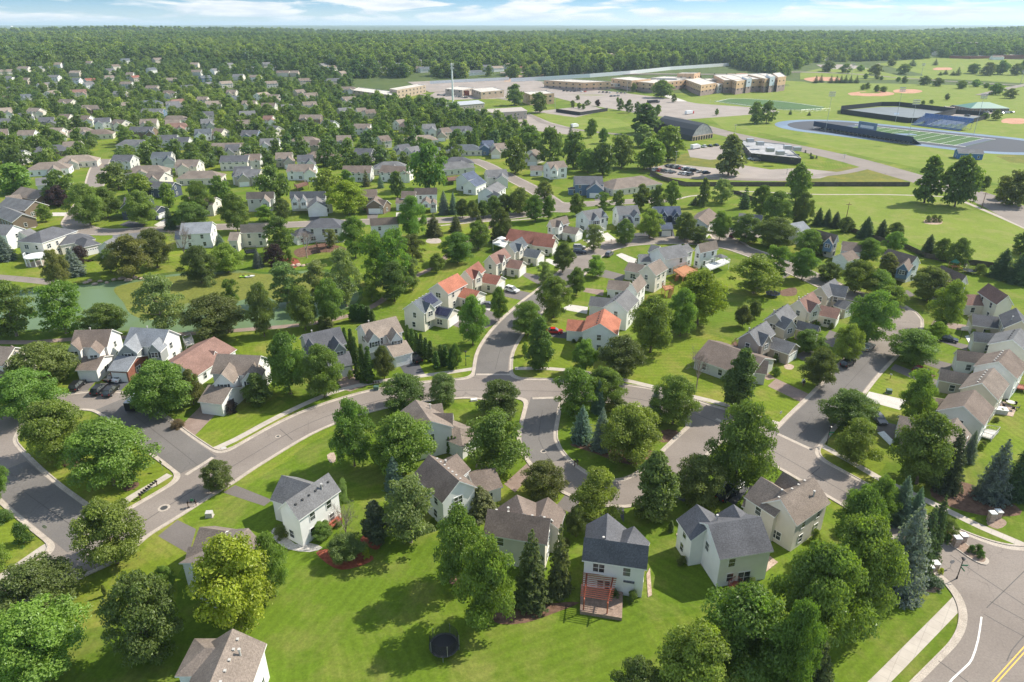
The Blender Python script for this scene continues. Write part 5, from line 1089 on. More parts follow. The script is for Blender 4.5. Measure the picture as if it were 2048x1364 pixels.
TL = """1855 434 446 12 U W;1866 432 445 14 U W;1877 434 446 12 U W;60 742 842 130 M;95 690 768 120 D G;125 800 916 125 M;232 842 980 158 M;131 895 930 34 U L;330 726 830 128 M;388 742 806 46 L G;465 800 824 30 U P;357 840 860 28 U R;518 748 808 52 O
582 672 782 78 L M;650 695 792 80 M;716 676 762 17 V;728 686 765 18 V;741 694 768 18 V;692 656 700 13 V;706 660 722 16 V;769 694 754 42 M D;808 745 818 92 D;886 745 806 60 D W;999 760 835 90 D
990 828 946 130 L M;710 810 930 88 L M;808 830 944 120 L;790 920 992 42 B;822 962 1086 112 W;441 925 984 60 D;236 1004 1134 130 M;86 1120 1244 155 D;92 1212 1385 195 M L;310 1166 1324 142 D G
486 1090 1262 150 L Y;552 1080 1190 66 L M;336 1136 1184 40 M;262 1168 1208 26 U L;52 1048 1088 38 U;8 1020 1050 40 U;5 1090 1138 44 U L;0 920 1004 54 M;212 1174 1194 8 O;566 1054 1084 34 U D
695 1002 1088 62 X;692 1070 1122 78 M D;646 1046 1084 48 M;755 1008 1084 54 O S;733 1098 1120 16 U Y;691 962 1004 25 U W;922 1024 1164 102 L M;976 1096 1250 118 L;1062 1082 1230 74 N;1118 1070 1202 52 N
960 978 1044 70 N;1085 922 1000 88 D G;1152 1014 1072 46 M D;1190 940 1044 98 L;1303 914 1032 84 O G;1395 910 1008 106 D G;1470 816 976 132 M;1258 814 928 126 M L;1163 818 896 48 B;1202 820 906 44 B
1307 778 852 34 B;1196 762 830 30 B;1150 742 832 80 W M;1207 734 808 80 M;1236 800 832 44 M G;1345 752 846 98 M;1285 812 836 18 S;1392 692 782 56 X;1474 702 808 66 O D;1078 640 732 52 O;1050 688 712 14 L;1167 680 740 54 M
1240 675 754 92 M D;1056 603 668 68 M;1300 600 702 84 L;1359 582 668 62 M;1394 546 645 96 L Y;1506 512 586 100 W L;1548 494 556 54 W L;1108 554 630 70 M;1088 524 566 34 W;1152 538 589 40 M;1190 513 554 44 L;1125 490 544 44 M D
1187 450 498 38 W;998 577 638 35 M;946 596 684 60 M;1248 440 486 40 D;1298 422 474 52 L;1368 428 478 44 D;1396 456 490 42 W D;1108 450 481 26 N;1438 425 476 42 M;1490 430 482 62 D;1547 437 492 76 M D;1614 461 510 60 M;1603 499 556 52 M
1655 527 562 50 D;1708 524 586 70 M;1752 541 590 60 M;1777 575 626 58 W M;1732 586 682 94 M;1732 480 526 50 M;1768 510 560 42 O G;1786 466 502 40 M;1786 446 482 34 D;1852 536 602 80 M D;1888 565 652 62 M L;1870 646 680 36 L Y;1820 662 726 98 M
1690 652 722 58 M L;1612 660 706 62 M;1634 697 769 70 M D;1550 737 754 20 U;1484 612 652 34 M D;1508 603 636 28 M D;1690 778 862 112 M D;1707 838 922 90 L;1824 745 838 72 L;1852 806 842 48 P;1832 832 964 112 L M
1888 872 996 60 S;1932 868 934 30 B;1976 892 1016 62 S B;2024 888 1006 50 S;2056 862 1010 56 S;1705 982 1102 100 M;1748 960 1044 70 M;1738 1080 1178 48 B;1792 1036 1214 100 B;1828 1030 1166 58 S;1852 1008 1132 46 S;1792 962 1060 54 B;1822 985 1060 36 B
1694 1060 1246 150 M;1612 1110 1310 170 M;1474 1188 1372 180 M;1384 1264 1424 156 M L;1270 1326 1430 100 D;1566 1240 1404 100 M;1625 1296 1400 70 N;1341 1042 1065 12 V;1888 1042 1082 40 D G;1892 1070 1088 20 U;1940 1094 1110 18 U V;1954 1090 1108 20 U V;1958 1104 1120 16 U V
1862 1150 1180 44 U S;1880 1138 1150 12 U Y;898 877 911 9 V;905 875 911 9 V;912 877 911 9 V;873 704 741 15 V;817 650 700 15 V;826 657 706 15 V;835 663 711 15 V;844 669 715 15 V;853 675 719 15 V;862 680 724 16 V;882 690 734 16 V;892 694 736 16 V;903 696 738 17 V;912 692 738 24 M
706 610 645 16 V;716 608 645 18 V;727 608 643 20 V;738 612 645 18 V;746 618 648 14 V;646 630 660 20 V G;660 636 664 18 V G;34 564 664 84 W M;8 640 672 36 L;135 570 664 92 W L;218 612 666 88 M;330 554 660 88 W;434 590 672 122 M D;466 560 610 38 W M
122 505 572 48 M G;152 502 560 46 B;163 493 524 36 U P;14 468 526 40 B;223 500 542 36 M D;268 474 550 82 L G;316 462 532 70 M D;372 441 522 50 X;404 495 562 68 M D;458 488 542 66 L;441 468 496 22 B;420 556 574 28 U W;517 500 538 24 B;562 436 502 56 W D;550 490 528 42 U P
614 455 516 50 X;580 502 526 20 U;663 460 492 30 W;712 438 512 58 M;826 397 470 58 M;868 430 478 36 N;912 430 466 26 N;958 431 452 16 N;957 445 496 46 M;916 466 522 68 M;874 510 545 34 M;1002 421 482 44 D;990 462 486 22 U P
755 468 562 70 W M;795 466 578 70 W M;826 470 530 58 W D;790 528 600 62 M D;826 520 578 34 W;694 504 606 66 W;576 530 606 66 W;640 526 600 60 W;664 562 644 56 M;612 578 658 58 M;530 574 668 56 M D;745 560 600 36 W L
888 386 434 26 B;907 386 432 20 B;925 399 433 28 M D;946 401 436 28 M D;967 402 433 28 M D;988 394 430 34 M D;1010 392 428 34 M D;698 366 426 76 L Y;658 341 388 62 L;695 343 384 36 M;549 335 398 64 M D;567 400 438 34 D;532 412 442 36 L;733 343 376 20 N;762 352 380 16 B;795 346 392 30 M D
857 293 372 72 L M;128 345 402 62 D;119 374 410 42 P;93 410 442 28 L;182 372 446 68 M;216 376 432 64 M;288 384 446 62 M;286 350 392 50 M L;340 370 412 32 L;343 414 464 24 S;404 365 426 50 M;444 355 406 42 M;476 390 458 56 M;385 420 446 70 M U;238 330 376 70 D;34 332 384 72 M
1088 365 398 38 D;1040 378 424 48 D;1070 394 442 42 M;1097 394 436 28 M;1152 391 431 32 M;1205 388 424 34 W D;1236 383 414 26 D;1282 372 416 38 M D;1313 372 416 34 M D;1342 366 411 32 L M;1405 360 410 24 O D;1442 362 404 44 D W;1488 374 420 26 S;1520 374 428 44 D;1390 396 412 22 S
1550 386 446 62 D;1590 334 398 48 M;1601 388 446 44 D;1635 416 454 24 S;1652 421 457 22 S;1669 426 461 24 S;1690 436 463 32 D;1729 436 482 36 S;1760 443 483 28 S;1853 471 517 32 S;1880 480 520 36 D G;1912 478 531 46 D;1998 501 564 48 S;2036 500 576 58 S;1958 528 548 24 U;2040 466 506 40 D
1848 318 398 52 O;1908 322 408 70 M D;1968 353 377 20 M;2020 345 405 70 D;2003 373 399 36 M;1058 255 300 60 D;1100 262 326 58 D;1146 270 332 56 D;1175 302 342 50 M;1205 290 346 50 M D;1030 280 342 54 M;1286 254 292 44 W;1335 258 316 60 M L;1300 284 336 62 L;1242 275 332 54 L G;1456 276 346 56 W
1288 212 262 56 W D;1182 240 272 24 M;1206 260 286 22 M;1141 250 274 12 S;1030 172 208 40 M D;1078 188 222 36 M D;1508 207 244 30 D;1532 208 244 36 D;1240 200 220 16 D;1257 202 224 18 D;1274 206 222 14 D;1315 211 230 16 M;1322 170 188 44 M;1267 169 183 14 D;1347 190 204 12 D"""
EX = """1631 153 168 12 S;1641 152 167 12 S;1661 153 168 12 S;1672 153 168 13 S;1681 153 168 13 S;1690 152 168 13 S;1700 153 168 13 S;1712 153 168 13 S;1725 170 180 11 M;1733 167 179 12 M;1752 171 183 13 M;1766 174 184 16 M;1730 148 158 10 M;1753 149 158 10 D;1762 153 160 8 M
1796 155 163 10 M;1808 154 166 12 D;1845 202 209 9 D;1862 201 208 9 M;1893 189 200 10 D;1848 158 166 24 D;1875 160 169 22 D;1922 164 176 22 M;1950 163 172 20 M;1972 168 176 14 M;1968 227 238 14 M;1990 222 240 20 D;1655 128 140 28 D;1690 132 143 24 D;1720 131 142 16 M;1750 134 146 28 D
1782 120 132 16 D;1806 130 148 26 M;1824 120 133 18 S;1870 120 132 12 S;1905 143 152 12 S;1915 136 152 14 S;1945 130 147 26 M;1975 128 150 30 D;2000 124 148 30 M;2030 130 150 24 D;2050 120 145 30 M;1880 145 152 10 S;1890 142 151 12 S;1990 172 186 30 M;2020 182 192 26 D
1400 148 158 8 S;1428 148 158 8 S;1452 148 159 8 S;1470 148 159 8 S;1580 220 231 8 S;1618 224 232 8 S;1370 255 268 8 S;1433 218 230 8 M;1410 170 182 8 M;1155 192 200 10 D;1145 202 209 10 M;1175 201 210 14 D;1195 201 212 12 P;1158 207 217 9 D;1166 208 218 9 D;1146 208 216 8 D;1235 195 205 6 M"""
HW = ';'.join(f"{1092+i*11+(i*37%5)} {152-i*.72-13-(i*53%4):.0f} {154-i*.72:.0f} 11 S" for i in range(33))
EX = EX.replace('\n', ';')
def run_trees():
    for e in HW.split(';'):
        a = e.split(); place_tree(float(a[0]), float(a[1]), float(a[2]), float(a[3]), 'S', extra='dark green spruce in the long row along the far highway wall')
    for e in (TL+';'+EX).replace('\n', ';').split(';'):
        a = e.split()
        if len(a) < 5: continue
        place_tree(float(a[0]), float(a[1]), float(a[2]), float(a[3]), a[4], a[5] if len(a) > 5 else None)
run_trees()
random.seed(3)
for hk, (root, bls, cen) in list(HN.items()):
    if hk[0] != 'h': continue
    nm_ = min(LAND, key=lambda l: (l[0]-proj((cen.x, cen.y, 6))[0])**2+(l[1]-proj((cen.x, cen.y, 6))[1])**2)[2]; k_ = 0
    for _ in range(14):
        bl = random.choice([b for b in bls if b.he < 5.3 or b is bls[0]]); s0 = Vector((cen.x, cen.y)); side = random.choice((-1, 1)); a = random.uniform(.05, .95)
        q = bl.A+bl.u*bl.L*a+bl.n*side*(bl.w/2+.55)
        if any(Blk(b.A, b.B, b.w, b.hr, b.he, b.typ).inside(q.x, q.y, .9) for b in bls) or road_at(q.x, q.y) < 2: continue
        crown, trunk, wu = random.choice(PROTO['U']); W_ = random.uniform(.9, 1.9); ro = empty('bush', (q.x, q.y, 0), random.random()*6); sx = W_/wu; ro.scale = (sx, sx, random.uniform(.7, 1.3)*W_/10)
        tt = random.choice('MDLUG'); f = random.uniform(.8, 1.2); c = put('foliage', crown, ro); c.color = tuple(x*f for x in TINT[tt])+(1,); put('stem', trunk, ro); ro['category'] = 'bush'; ro['group'] = 'shrubs along the house walls'
        p_ = proj((q.x, q.y, .6)); tits.append((ro, 'small garden shrub', p_[0], p_[1], 1, False)); k_ += 1
        if k_ >= 4: break
# automatic fill: suburb and woods
def pip(p, poly):
    x, y = p; r = False; j = len(poly)-1
    for i in range(len(poly)):
        xi, yi = poly[i]; xj, yj = poly[j]
        if (yi > y) != (yj > y) and x < (xj-xi)*(y-yi)/(yj-yi)+xi: r = not r
        j = i
    return r
FB = [(b, b.A.lerp(b.B, .5), b.L/2+b.w/2) for b in FOOT]
def clear_of(x, y, r, front=True):
    for b, c, rr in FB:
        dx, dy = x-c.x, y-c.y
        if abs(dx) < rr+r+9 and abs(dy) < rr+r+66:
            if dx*dx+dy*dy < (rr*.85+r*.55)**2: return False
            # keep the view onto roofs: no tall tree straight in front
            pass
        fr_ = 9 if c.y < 450 else 22 if c.y < 800 else 60
        if front and -rr-fr_ < dy < 0 and abs(dx-c.x/max(c.y, 1)*dy) < rr*.75 and random.random() < (.62 if c.y < 450 else .9): return False
    return True
SUB = [(-40,140),(100,132),(300,118),(500,132),(700,150),(705,202),(860,212),(950,240),(1055,262),(1010,300),(930,318),(870,345),(700,350),(480,352),(-40,372)]
WOODS = [(-60,58),(2110,58),(2110,112),(1900,112),(1620,122),(1560,150),(1450,125),(1180,143),(1010,152),(1020,138),(880,168),(700,160),(500,132),(300,118),(100,132),(-60,140)]
SUBW = [GT(x, y).to_2d() for x, y in SUB]; SUBW = [(p.x, p.y) for p in SUBW]
cand = []
for _ in range(26000):
    y = math.exp(random.uniform(math.log(395), math.log(1500))); x = random.uniform(-.8*y-20, .12*y+60)
    if not pip((x, y), SUBW): continue
    r = random.uniform(3.6, 7.6)
    if y < 430 and road_at(x, y) < 3.5: continue
    cand.append((x, y, r))
ROADFAR = [Vector((-210,480)), ]
grid = {}
def near(x, y, r, k=.75):
    i, j = int(x//12), int(y//12)
    for a in (-1, 0, 1):
        for b in (-1, 0, 1):
            for (u, v, q) in grid.get((i+a, j+b), ()):
                if (u-x)**2+(v-y)**2 < (k*(q+r))**2: return True
    return False
def addg(x, y, r): grid.setdefault((int(x//12), int(y//12)), []).append((x, y, r))
for t in TREES: addg(*t)
sel = []
road7 = [G(x, y) for x, y in ((235,250),(215,300),(196,340))]; road8 = [G(x, y) for x, y in ((880,300),(960,325),(1000,345))]
def on_far_road(x, y):
    for pl in (road7, road8):
        for a, b in zip(pl[:-1], pl[1:]):
            t = max(0, min(1, ((x-a.x)*(b.x-a.x)+(y-a.y)*(b.y-a.y))/((b-a).length_squared)))
            if (a.x+t*(b.x-a.x)-x)**2+(a.y+t*(b.y-a.y)-y)**2 < 8**2: return True
    return False
for x, y, r in cand:
    if near(x, y, r, .72) or on_far_road(x, y) or not clear_of(x, y, r): continue
    addg(x, y, r); sel.append((x, y, r))
sel.sort(key=lambda t: t[1])
NIND = max(0, 299-NT[0]); print('hand trees', NT[0], 'auto', len(sel), 'ind', NIND)
def auto_tree(x, y, r):
    kind = random.choices('MDLOSWP', (42, 16, 14, 8, 12, 4, 3))[0]
    tint = None
    if kind == 'L' and random.random() < .15: tint = 'Y'
    Hh = r*random.uniform(1.5, 1.9)*(1.5 if kind == 'S' else 1); k2 = {'L': 'Mf', 'W': 'Of', 'P': 'Df'}.get(kind, kind+'f')
    crown, _, wu = random.choice(PROTO[k2]); z = hill(x, y)
    ro = put({'S': 'spruce_tree', 'P': 'purple_tree'}.get(kind, 'tree'), crown, None, (x, y, z), random.uniform(0, 6.28)); s = 2*r/wu*(.75 if kind == 'S' else 1); ro.scale = (s, s, Hh/10)
    b = TINT[tint or kind]; f = random.uniform(.84, 1.2); ro.color = (b[0]*f, b[1]*f, b[2]*f, 1); ro['category'] = CATW.get(kind, 'tree')
    px, py, _ = proj((x, y, z+Hh*.6)); kw = 'bright yellow-green tree' if tint == 'Y' else KINDW[kind]; tits.append((ro, kw, px, py, Hh, True))
random.seed(11)
for t in sel[:NIND]: auto_tree(*t)
rest = sel[NIND:]
# landmarks of the far suburb for labels
# woodland and remaining suburb trees: one stuff object, instanced points
pts = [(x, y, r*1.8/10.2, 0) for x, y, r in rest]
woods = WOODS
WP = woods
rows = 0
y = 700.0
def pxof(x, y): a = proj((x, y, hill(x, y)+4)); return a[0], a[1]
CLR = []   # clearings in the woods: px, py, half w, half h
while y < 4200:
    stp = max(11.5, y*.006); x = -.83*y
    while x < .83*y:
        xx = x+random.uniform(-.45, .45)*stp; yy = y+random.uniform(-.45, .45)*stp
        q = pxof(xx, yy)
        clr = math.sin(xx*.0061+yy*.0023)*math.sin(yy*.0052-xx*.0017+1.3)+.5*math.sin(xx*.017+2)*math.sin(yy*.011)
        if clr < (.93 if yy > 1500 else 2) and q[1] < 150 and pip(q, WP) and not near(xx, yy, 4.5, .62) and clear_of(xx, yy, 2, yy < 1500):
            pts.append((xx, yy, min(stp, 14)*random.choice((.75, 1, 1.15, 1.3, 1.6, 1.9))*random.uniform(.9, 1.15)/10.2, 1))
        x += stp
    y += stp*.92
print('forest points', len(pts))
me = bpy.data.meshes.new('woodland'); me.from_pydata([(x, y, hill(x, y)-.3) for x, y, s, k in pts], [], [])
a = me.attributes.new('size', 'FLOAT', 'POINT'); a.data.foreach_set('value', [p[2] for p in pts])
a = me.attributes.new('sort', 'INT', 'POINT'); a.data.foreach_set('value', [random.choices(range(6), (10, 10, 10, 10, 10, 5))[0] for p in pts])
wo = put('woodland', me); wo['kind'] = 'stuff'; wo['label'] = 'dense green woodland covering the far hills and filling the back of the suburb'; wo['category'] = 'woodland'
ngr = bpy.data.node_groups.new('woodland', 'GeometryNodeTree')
ngr.interface.new_socket('Geometry', in_out='INPUT', socket_type='NodeSocketGeometry'); ngr.interface.new_socket('Geometry', in_out='OUTPUT', socket_type='NodeSocketGeometry')
gi = ngr.nodes.new('NodeGroupInput'); gout = ngr.nodes.new('NodeGroupOutput'); jn = ngr.nodes.new('GeometryNodeJoinGeometry')
def nattr(nm, ty):
    n = ngr.nodes.new('GeometryNodeInputNamedAttribute'); n.data_type = ty; n.inputs['Name'].default_value = nm; return n.outputs['Attribute']
sz = nattr('size', 'FLOAT'); so = nattr('sort', 'INT')
# the instanced trees are five ordinary trees standing at the edge of the wood
edge = sorted([p for p in pts if p[3] == 1], key=lambda p: p[1])[:5]
sob = []
for i, (x, y, s, k) in enumerate(edge):
    o = put('tree', PROTO['Ff'][i][0], None, (x+3, y-2, hill(x, y)), i); o.scale = (s, s, s); sob.append(o); o['category'] = 'tree'
    p_ = proj((x, y, hill(x, y)+6)); tits.append((o, 'green leafy tree at the wood edge', p_[0], p_[1], 10, True))
x, y, s, k = [p for p in pts if p[3] == 1][40]; o = put('spruce_tree', PROTO['Fsf'][0][0], None, (x+2, y-2, hill(x, y)), 1); o.scale = (s, s, s*1.2); o['category'] = 'spruce'; sob.append(o)
p_ = proj((x, y, hill(x, y)+6)); tits.append((o, 'dark green spruce at the wood edge', p_[0], p_[1], 10, True))
for i, o in enumerate(sob):
    oi = ngr.nodes.new('GeometryNodeObjectInfo'); oi.inputs['Object'].default_value = o; oi.transform_space = 'ORIGINAL'; oi.inputs['As Instance'].default_value = True
    cp = ngr.nodes.new('FunctionNodeCompare'); cp.data_type = 'INT'; cp.operation = 'EQUAL'
    ia = [s for s in cp.inputs if s.type == 'INT']; ngr.links.new(so, ia[0]); ia[1].default_value = i
    ip = ngr.nodes.new('GeometryNodeInstanceOnPoints'); rv = ngr.nodes.new('FunctionNodeRandomValue'); rv.data_type = 'FLOAT_VECTOR'; rv.inputs[0].default_value = (0, 0, 0); rv.inputs[1].default_value = (0, 0, 6.28)
    ngr.links.new(gi.outputs[0], ip.inputs['Points']); ngr.links.new(cp.outputs['Result'], ip.inputs['Selection']); ngr.links.new(oi.outputs['Geometry'], ip.inputs['Instance'])
    ngr.links.new(rv.outputs[0], ip.inputs['Rotation']); ngr.links.new(sz, ip.inputs['Scale']); ngr.links.new(ip.outputs[0], jn.inputs[0])
ngr.links.new(jn.outputs[0], gout.inputs[0]); md = wo.modifiers.new('woodland', 'NODES'); md.node_group = ngr
# ------------------------------------------------------------ vehicles
CARM = {k: plain('car_paint_'+k, c, .28, .6, var=.03) for k, c in dict(black=(.012, .012, .015), white=(.78, .78, .78), silver=(.42, .41, .39), grey=(.13, .13, .14), red=(.5, .02, .015),
        maroon=(.14, .015, .03), navy=(.015, .022, .06), blue=(.04, .09, .22)).items()}
M_tyre = plain('tyre_rubber', (.02, .02, .02), .8); M_rim = plain('alloy_rim', (.45, .45, .46), .3, metal=.7)
M_lamp = plain('headlight_glass', (.7, .72, .75), .15); M_tail = plain('tail_light_red', (.4, .01, .01), .25)
_w = MB(); _w.bar((0, -.11, 0), (0, .11, 0), .34, n=14); WHEEL = _w.mesh('wheel', M_tyre)
_w = MB(); _w.bar((0, -.125, 0), (0, .125, 0), .2, n=10); RIM = _w.mesh('rim', M_rim)
PROF = dict(  # lower body side profile, cabin profile (x, z), length 4.7
 sedan=([(-2.35,.32),(2.3,.3),(2.38,.5),(2.3,.72),(1.2,.86),(-1.5,.92),(-2.3,.88),(-2.4,.6)], [(-1.75,.9),(-1.0,1.4),(.35,1.43),(1.15,.88)]),
 suv=([(-2.35,.36),(2.35,.34),(2.42,.6),(2.36,.88),(1.3,1.02),(-2.3,1.05),(-2.42,.7)], [(-2.3,1.04),(-2.0,1.68),(.4,1.74),(1.25,1.02)]),
 van=([(-2.5,.34),(2.4,.32),(2.5,.55),(2.4,.8),(1.8,1.0),(-2.45,1.05),(-2.55,.7)], [(-2.45,1.04),(-2.25,1.72),(.7,1.78),(1.8,1.0)]),
 pickup=([(-2.8,.42),(2.7,.4),(2.8,.65),(2.72,.98),(1.5,1.1),(-2.8,1.1),(-2.85,.8)], [(-.9,1.09),(-.75,1.75),(.75,1.78),(1.5,1.09)]))
CC = {}
def car_meshes(kind, col):
    if (kind, col) in CC: return CC[kind, col]
    lo, cb = PROF[kind]; b = MB(); W = .92
    def loop(y, dz=0, sc=1): return [Vector((x*sc, y, z+dz)) for x, z in lo]
    A, B_, C, D = loop(-W*.93, 0, .985), loop(-W), loop(W), loop(W*.93, 0, .985)
    for p in A+D: p.z = max(p.z, .33) if p.z < .5 else p.z+.02
    n = len(lo)
    for X, Y in ((A, B_), (B_, C), (C, D)):
        for i in range(n): j = (i+1) % n; b.face([X[i], Y[i], Y[j], X[j]])
    b.face(A[::-1]); b.face(D)
    # roof panel and pillars
    r0, r1 = cb[1], cb[2]; w2 = .66
    b.box(r0[0]+.08, -w2, r0[1]-.03, r1[0]-.05, w2, r1[1]+.03)
    for x, z, q, zz in ((cb[0][0], cb[0][1], r0[0]+.1, r0[1]), (cb[3][0], cb[3][1], r1[0]-.05, r1[1]), ((cb[0][0]+cb[3][0])/2, cb[0][1], (r0[0]+r1[0])/2, r1[1]-.02)):
        for s in (-1, 1): b.bar((x, s*(W-.06), z), (q, s*(w2+.02), zz), .055, n=4)
    if kind == 'pickup': b.box(-2.6, -.75, 1.09, -1.05, .75, 1.13, 1)
    g = MB(); L0 = [Vector((x, -(W-.08) if z < 1.2 else -w2, z)) for x, z in cb]; R0 = [Vector((p.x, -p.y, p.z)) for p in L0]
    for i in range(4): j = (i+1) % 4; g.face([L0[i], L0[j], R0[j], R0[i]])
    g.face(L0[::-1]); g.face(R0)
    h = MB(); t = MB(); xf = lo[2][0]; xr = lo[-1][0]; zf = lo[2][1]+.12
    h.box(xf-.1, -.12, zf-.08, xf+.0, .12, zf+.06); t.box(xr+.0, -.12, zf+.0, xr+.1, .12, zf+.2)
    CC[kind, col] = (b.mesh('body', [CARM[col], M_black]), g.mesh('windows', M_glass), h.mesh('headlight', M_lamp), t.mesh('tail_light', M_tail), lo); return CC[kind, col]
def car(a, b, kind, col, label=None, group=None, full=True, terrain=False, world=None):
    if world: p, q = world
    else: p, q = (GT(*a), GT(*b))
    c = (p+q)/2; d = q-p; rz = math.atan2(d.y, d.x)
    bm_, gm, hm, tm, lo = car_meshes(kind, col)
    zz = .045 if c.y < 430 else hill(c.x, c.y)+.05
    r = empty({'pickup': 'pickup_truck', 'van': 'minivan'}.get(kind, 'parked_car'), (c.x, c.y, zz), rz)
    put('body', bm_, r); put('windows', gm, r)
    L_ = lo[1][0]
    for x in (-L_*.62, L_*.62):
        for s in (-1, 1):
            wv = put('wheel', WHEEL, r, (x, s*.82, .34))
            if full: put('rim', RIM, wv)
    if full:
        for s in (-1, 1): put('headlight', hm, r, (0, s*.68, 0)); put('tail_light', tm, r, (0, s*.72, 0))
    tag(r, label, {'pickup': 'pickup truck', 'van': 'minivan', 'suv': 'SUV'}.get(kind, 'car'), group or 'vehicles parked along streets and drives')
    return r
for a, b, k, c, l in [
 ((171,763),(196,742),'van','silver','silver minivan parked before the garage of the brown-roofed house'), ((146,789),(168,771),'suv','black','black SUV behind the silver minivan in the left driveway'),
 ((217,771),(242,751),'sedan','black','black sedan with its nose to the brick-framed garage door, beside the white one'), ((233,771),(259,752),'sedan','white','white sedan parked beside black cars in the wide driveway'),
 ((189,797),(213,777),'suv','black','left one of two black SUVs side by side at the driveway mouth'), ((209,801),(238,777),'suv','black','right one of two black SUVs side by side at the driveway mouth'),
 ((842,733),(817,711),'pickup','black','dark pickup truck on the black driveway of the pinkish tan-roofed house'), ((1014,585),(1034,590),'suv','white','white SUV in the drive right of the rusty-roofed house'),
 ((966,614),(986,618),'sedan','grey','grey car half hidden by a tree beside the orange-roofed house'), ((1096,666),(1120,671),'sedan','red','bright red car in the drive of the salmon-roofed house'),
 ((1149,499),(1168,501),'suv','silver','silver SUV side by side with a dark one near the long red roof'), ((1149,507),(1168,510),'suv','navy','dark SUV side by side with a silver one near the long red roof'),
 ((1212,520),(1224,510),'suv','grey','dark grey car standing alone on the north street'), ((1725,706),(1744,695),'sedan','silver','silver sedan parked at the kerb of the right-hand street'),
 ((1683,741),(1704,728),'suv','black','black SUV parked at the kerb of the right-hand street'), ((1829,746),(1862,758),'suv','maroon','maroon SUV in the drive of the tan-roofed house on the right'),
 ((1877,680),(1911,686),'sedan','navy','navy sedan beside the bright yellow tree on the right'), ((1440,1004),(1466,986),'suv','black','black SUV between the round tree and the pinkish brown-roofed house'),
 ((1462,480),(1473,472),'van','maroon','dark red van under the trees at the top of the loop'), ((1747,838),(1762,852),'sedan','grey','grey car under the trees by the corner house garage'),
 ((1452,992),(1478,974),'sedan','silver','silver car behind the black SUV near the pinkish brown-roofed house')]: car(a, b, k, c, l)
def row(x0, y0, x1, y1, n, where, ang=0.25):
    A, B_ = GT(x0, y0), GT(x1, y1); its_ = []
    d = (B_-A).normalized(); nrm = Vector((-d.y, d.x, 0)); nrm = (nrm+d*ang).normalized()
    for i in range(n):
        if random.random() < .12: continue
        p = A.lerp(B_, i/max(1, n-1)); k = random.choice(('sedan', 'suv', 'suv', 'van')); c = random.choice(('black', 'white', 'silver', 'grey', 'white', 'black', 'navy', 'red', 'silver'))
        r = car(None, None, k, c, None, 'cars in the far parking lots', False, world=(p-nrm*2, p+nrm*2)); its_.append((c+k+where, x0+(x1-x0)*i/n, r, lambda pos, m, c=c, k=k: ' '.join(f"{pos+' ' if pos else ''}{c} {dict(sedan='car', suv='SUV', van='van')[k]} {where}".replace('from the left', 'from left').split()[:16])))
    uniq(its_)
row(1337, 334, 1412, 350, 14, 'nearest the dark curved fence'); row(1312, 343, 1380, 353, 9, 'in front of the black flat building'); row(1494, 319, 1522, 326, 4, 'at the black building entrance'); row(1395, 297, 1432, 293, 4, 'beside the black arched hall')
row(1862, 220, 1905, 214, 9, 'left of the green-roofed pavilion'); row(1915, 227, 1952, 219, 8, 'before the green-roofed pavilion'); row(1934, 233, 1992, 223, 10, 'behind the tennis courts'); row(2003, 229, 2024, 226, 5, 'at the right edge of the pavilion lot')
row(1128, 183, 1250, 188, 18, 'in front of the school'); row(878, 192, 938, 197, 11, 'by the low sheds'); row(1215, 195, 1236, 193, 4, 'in the middle of the school lot')
# enclosed trailer
def thing(name, label, cat, group=None, px=None, z=0, rz=0, loc=None):
    g = loc or GT(*px); return tag(empty(name, (g.x, g.y, g.z+z), rz), label, cat, group)
def ang(a, b): p, q = GT(*a), GT(*b); return math.atan2(q.y-p.y, q.x-p.x)
t_ = thing('cargo_trailer', 'black enclosed cargo trailer beside the street and dark green tree', 'trailer', px=(272,818), rz=ang((262,828),(283,808)))
b = MB(); b.box(-2.2, -1.05, .55, 2.2, 1.05, 2.5); b.face([(2.2, -1.05, .55), (2.9, 0, .6), (2.9, 0, 2.3), (2.2, -1.05, 2.5)]); b.face([(2.9, 0, .6), (2.2, 1.05, .55), (2.2, 1.05, 2.5), (2.9, 0, 2.3)]); b.build('body', CARM['black'], t_)
b = MB(); b.box(-2.22, -1.07, 2.5, 2.22, 1.07, 2.56); b.build('roof', M_steel, t_); b = MB(); b.box(-.9, -1.2, .7, .9, -1.05, .8); b.box(-.9, 1.05, .7, .9, 1.2, .8); b.build('fender', M_steel, t_)
for x in (-.42, .42):
    for s in (-1, 1): put('wheel', WHEEL, t_, (x, s*1.0, .34))
# buses / trucks far away
def truck(a, b, h, l, c1, c2, label, name='box_truck', cat='truck'):
    p, q = GT(*a), GT(*b); L_ = (q-p).length/2; r = thing(name, label, cat, loc=(p+q)/2, rz=math.atan2(q.y-p.y, q.x-p.x))
    m = MB(); m.box(-L_, -1.25, .6, L_*.6, 1.25, h); m.build('cargo_body', c1, r); m = MB(); m.box(L_*.62, -1.15, .5, L_, 1.15, h*.75); m.build('cab', c2, r)
    for x in (-L_*.7, L_*.75):
        for s in (-1, 1): w_ = put('wheel', WHEEL, r, (x, s*1.0, .42)); w_.scale = (1.25,)*3
truck((1295,208),(1318,206), 3.4, 0, CARM['black'], CARM['grey'], 'long dark banner-covered trailer on the school parking lot', 'semi_trailer', 'trailer')
truck((1371,230),(1386,228), 3.2, 0, CARM['white'], CARM['red'], 'white box truck with red cab on the open school lot'); truck((1383,299),(1398,297), 3, 0, CARM['white'], CARM['white'], 'white box truck beside the black arched hall')
truck((1143,256),(1155,255), 3, 0, CARM['white'], CARM['white'], 'white truck in the storage yard behind the trees')
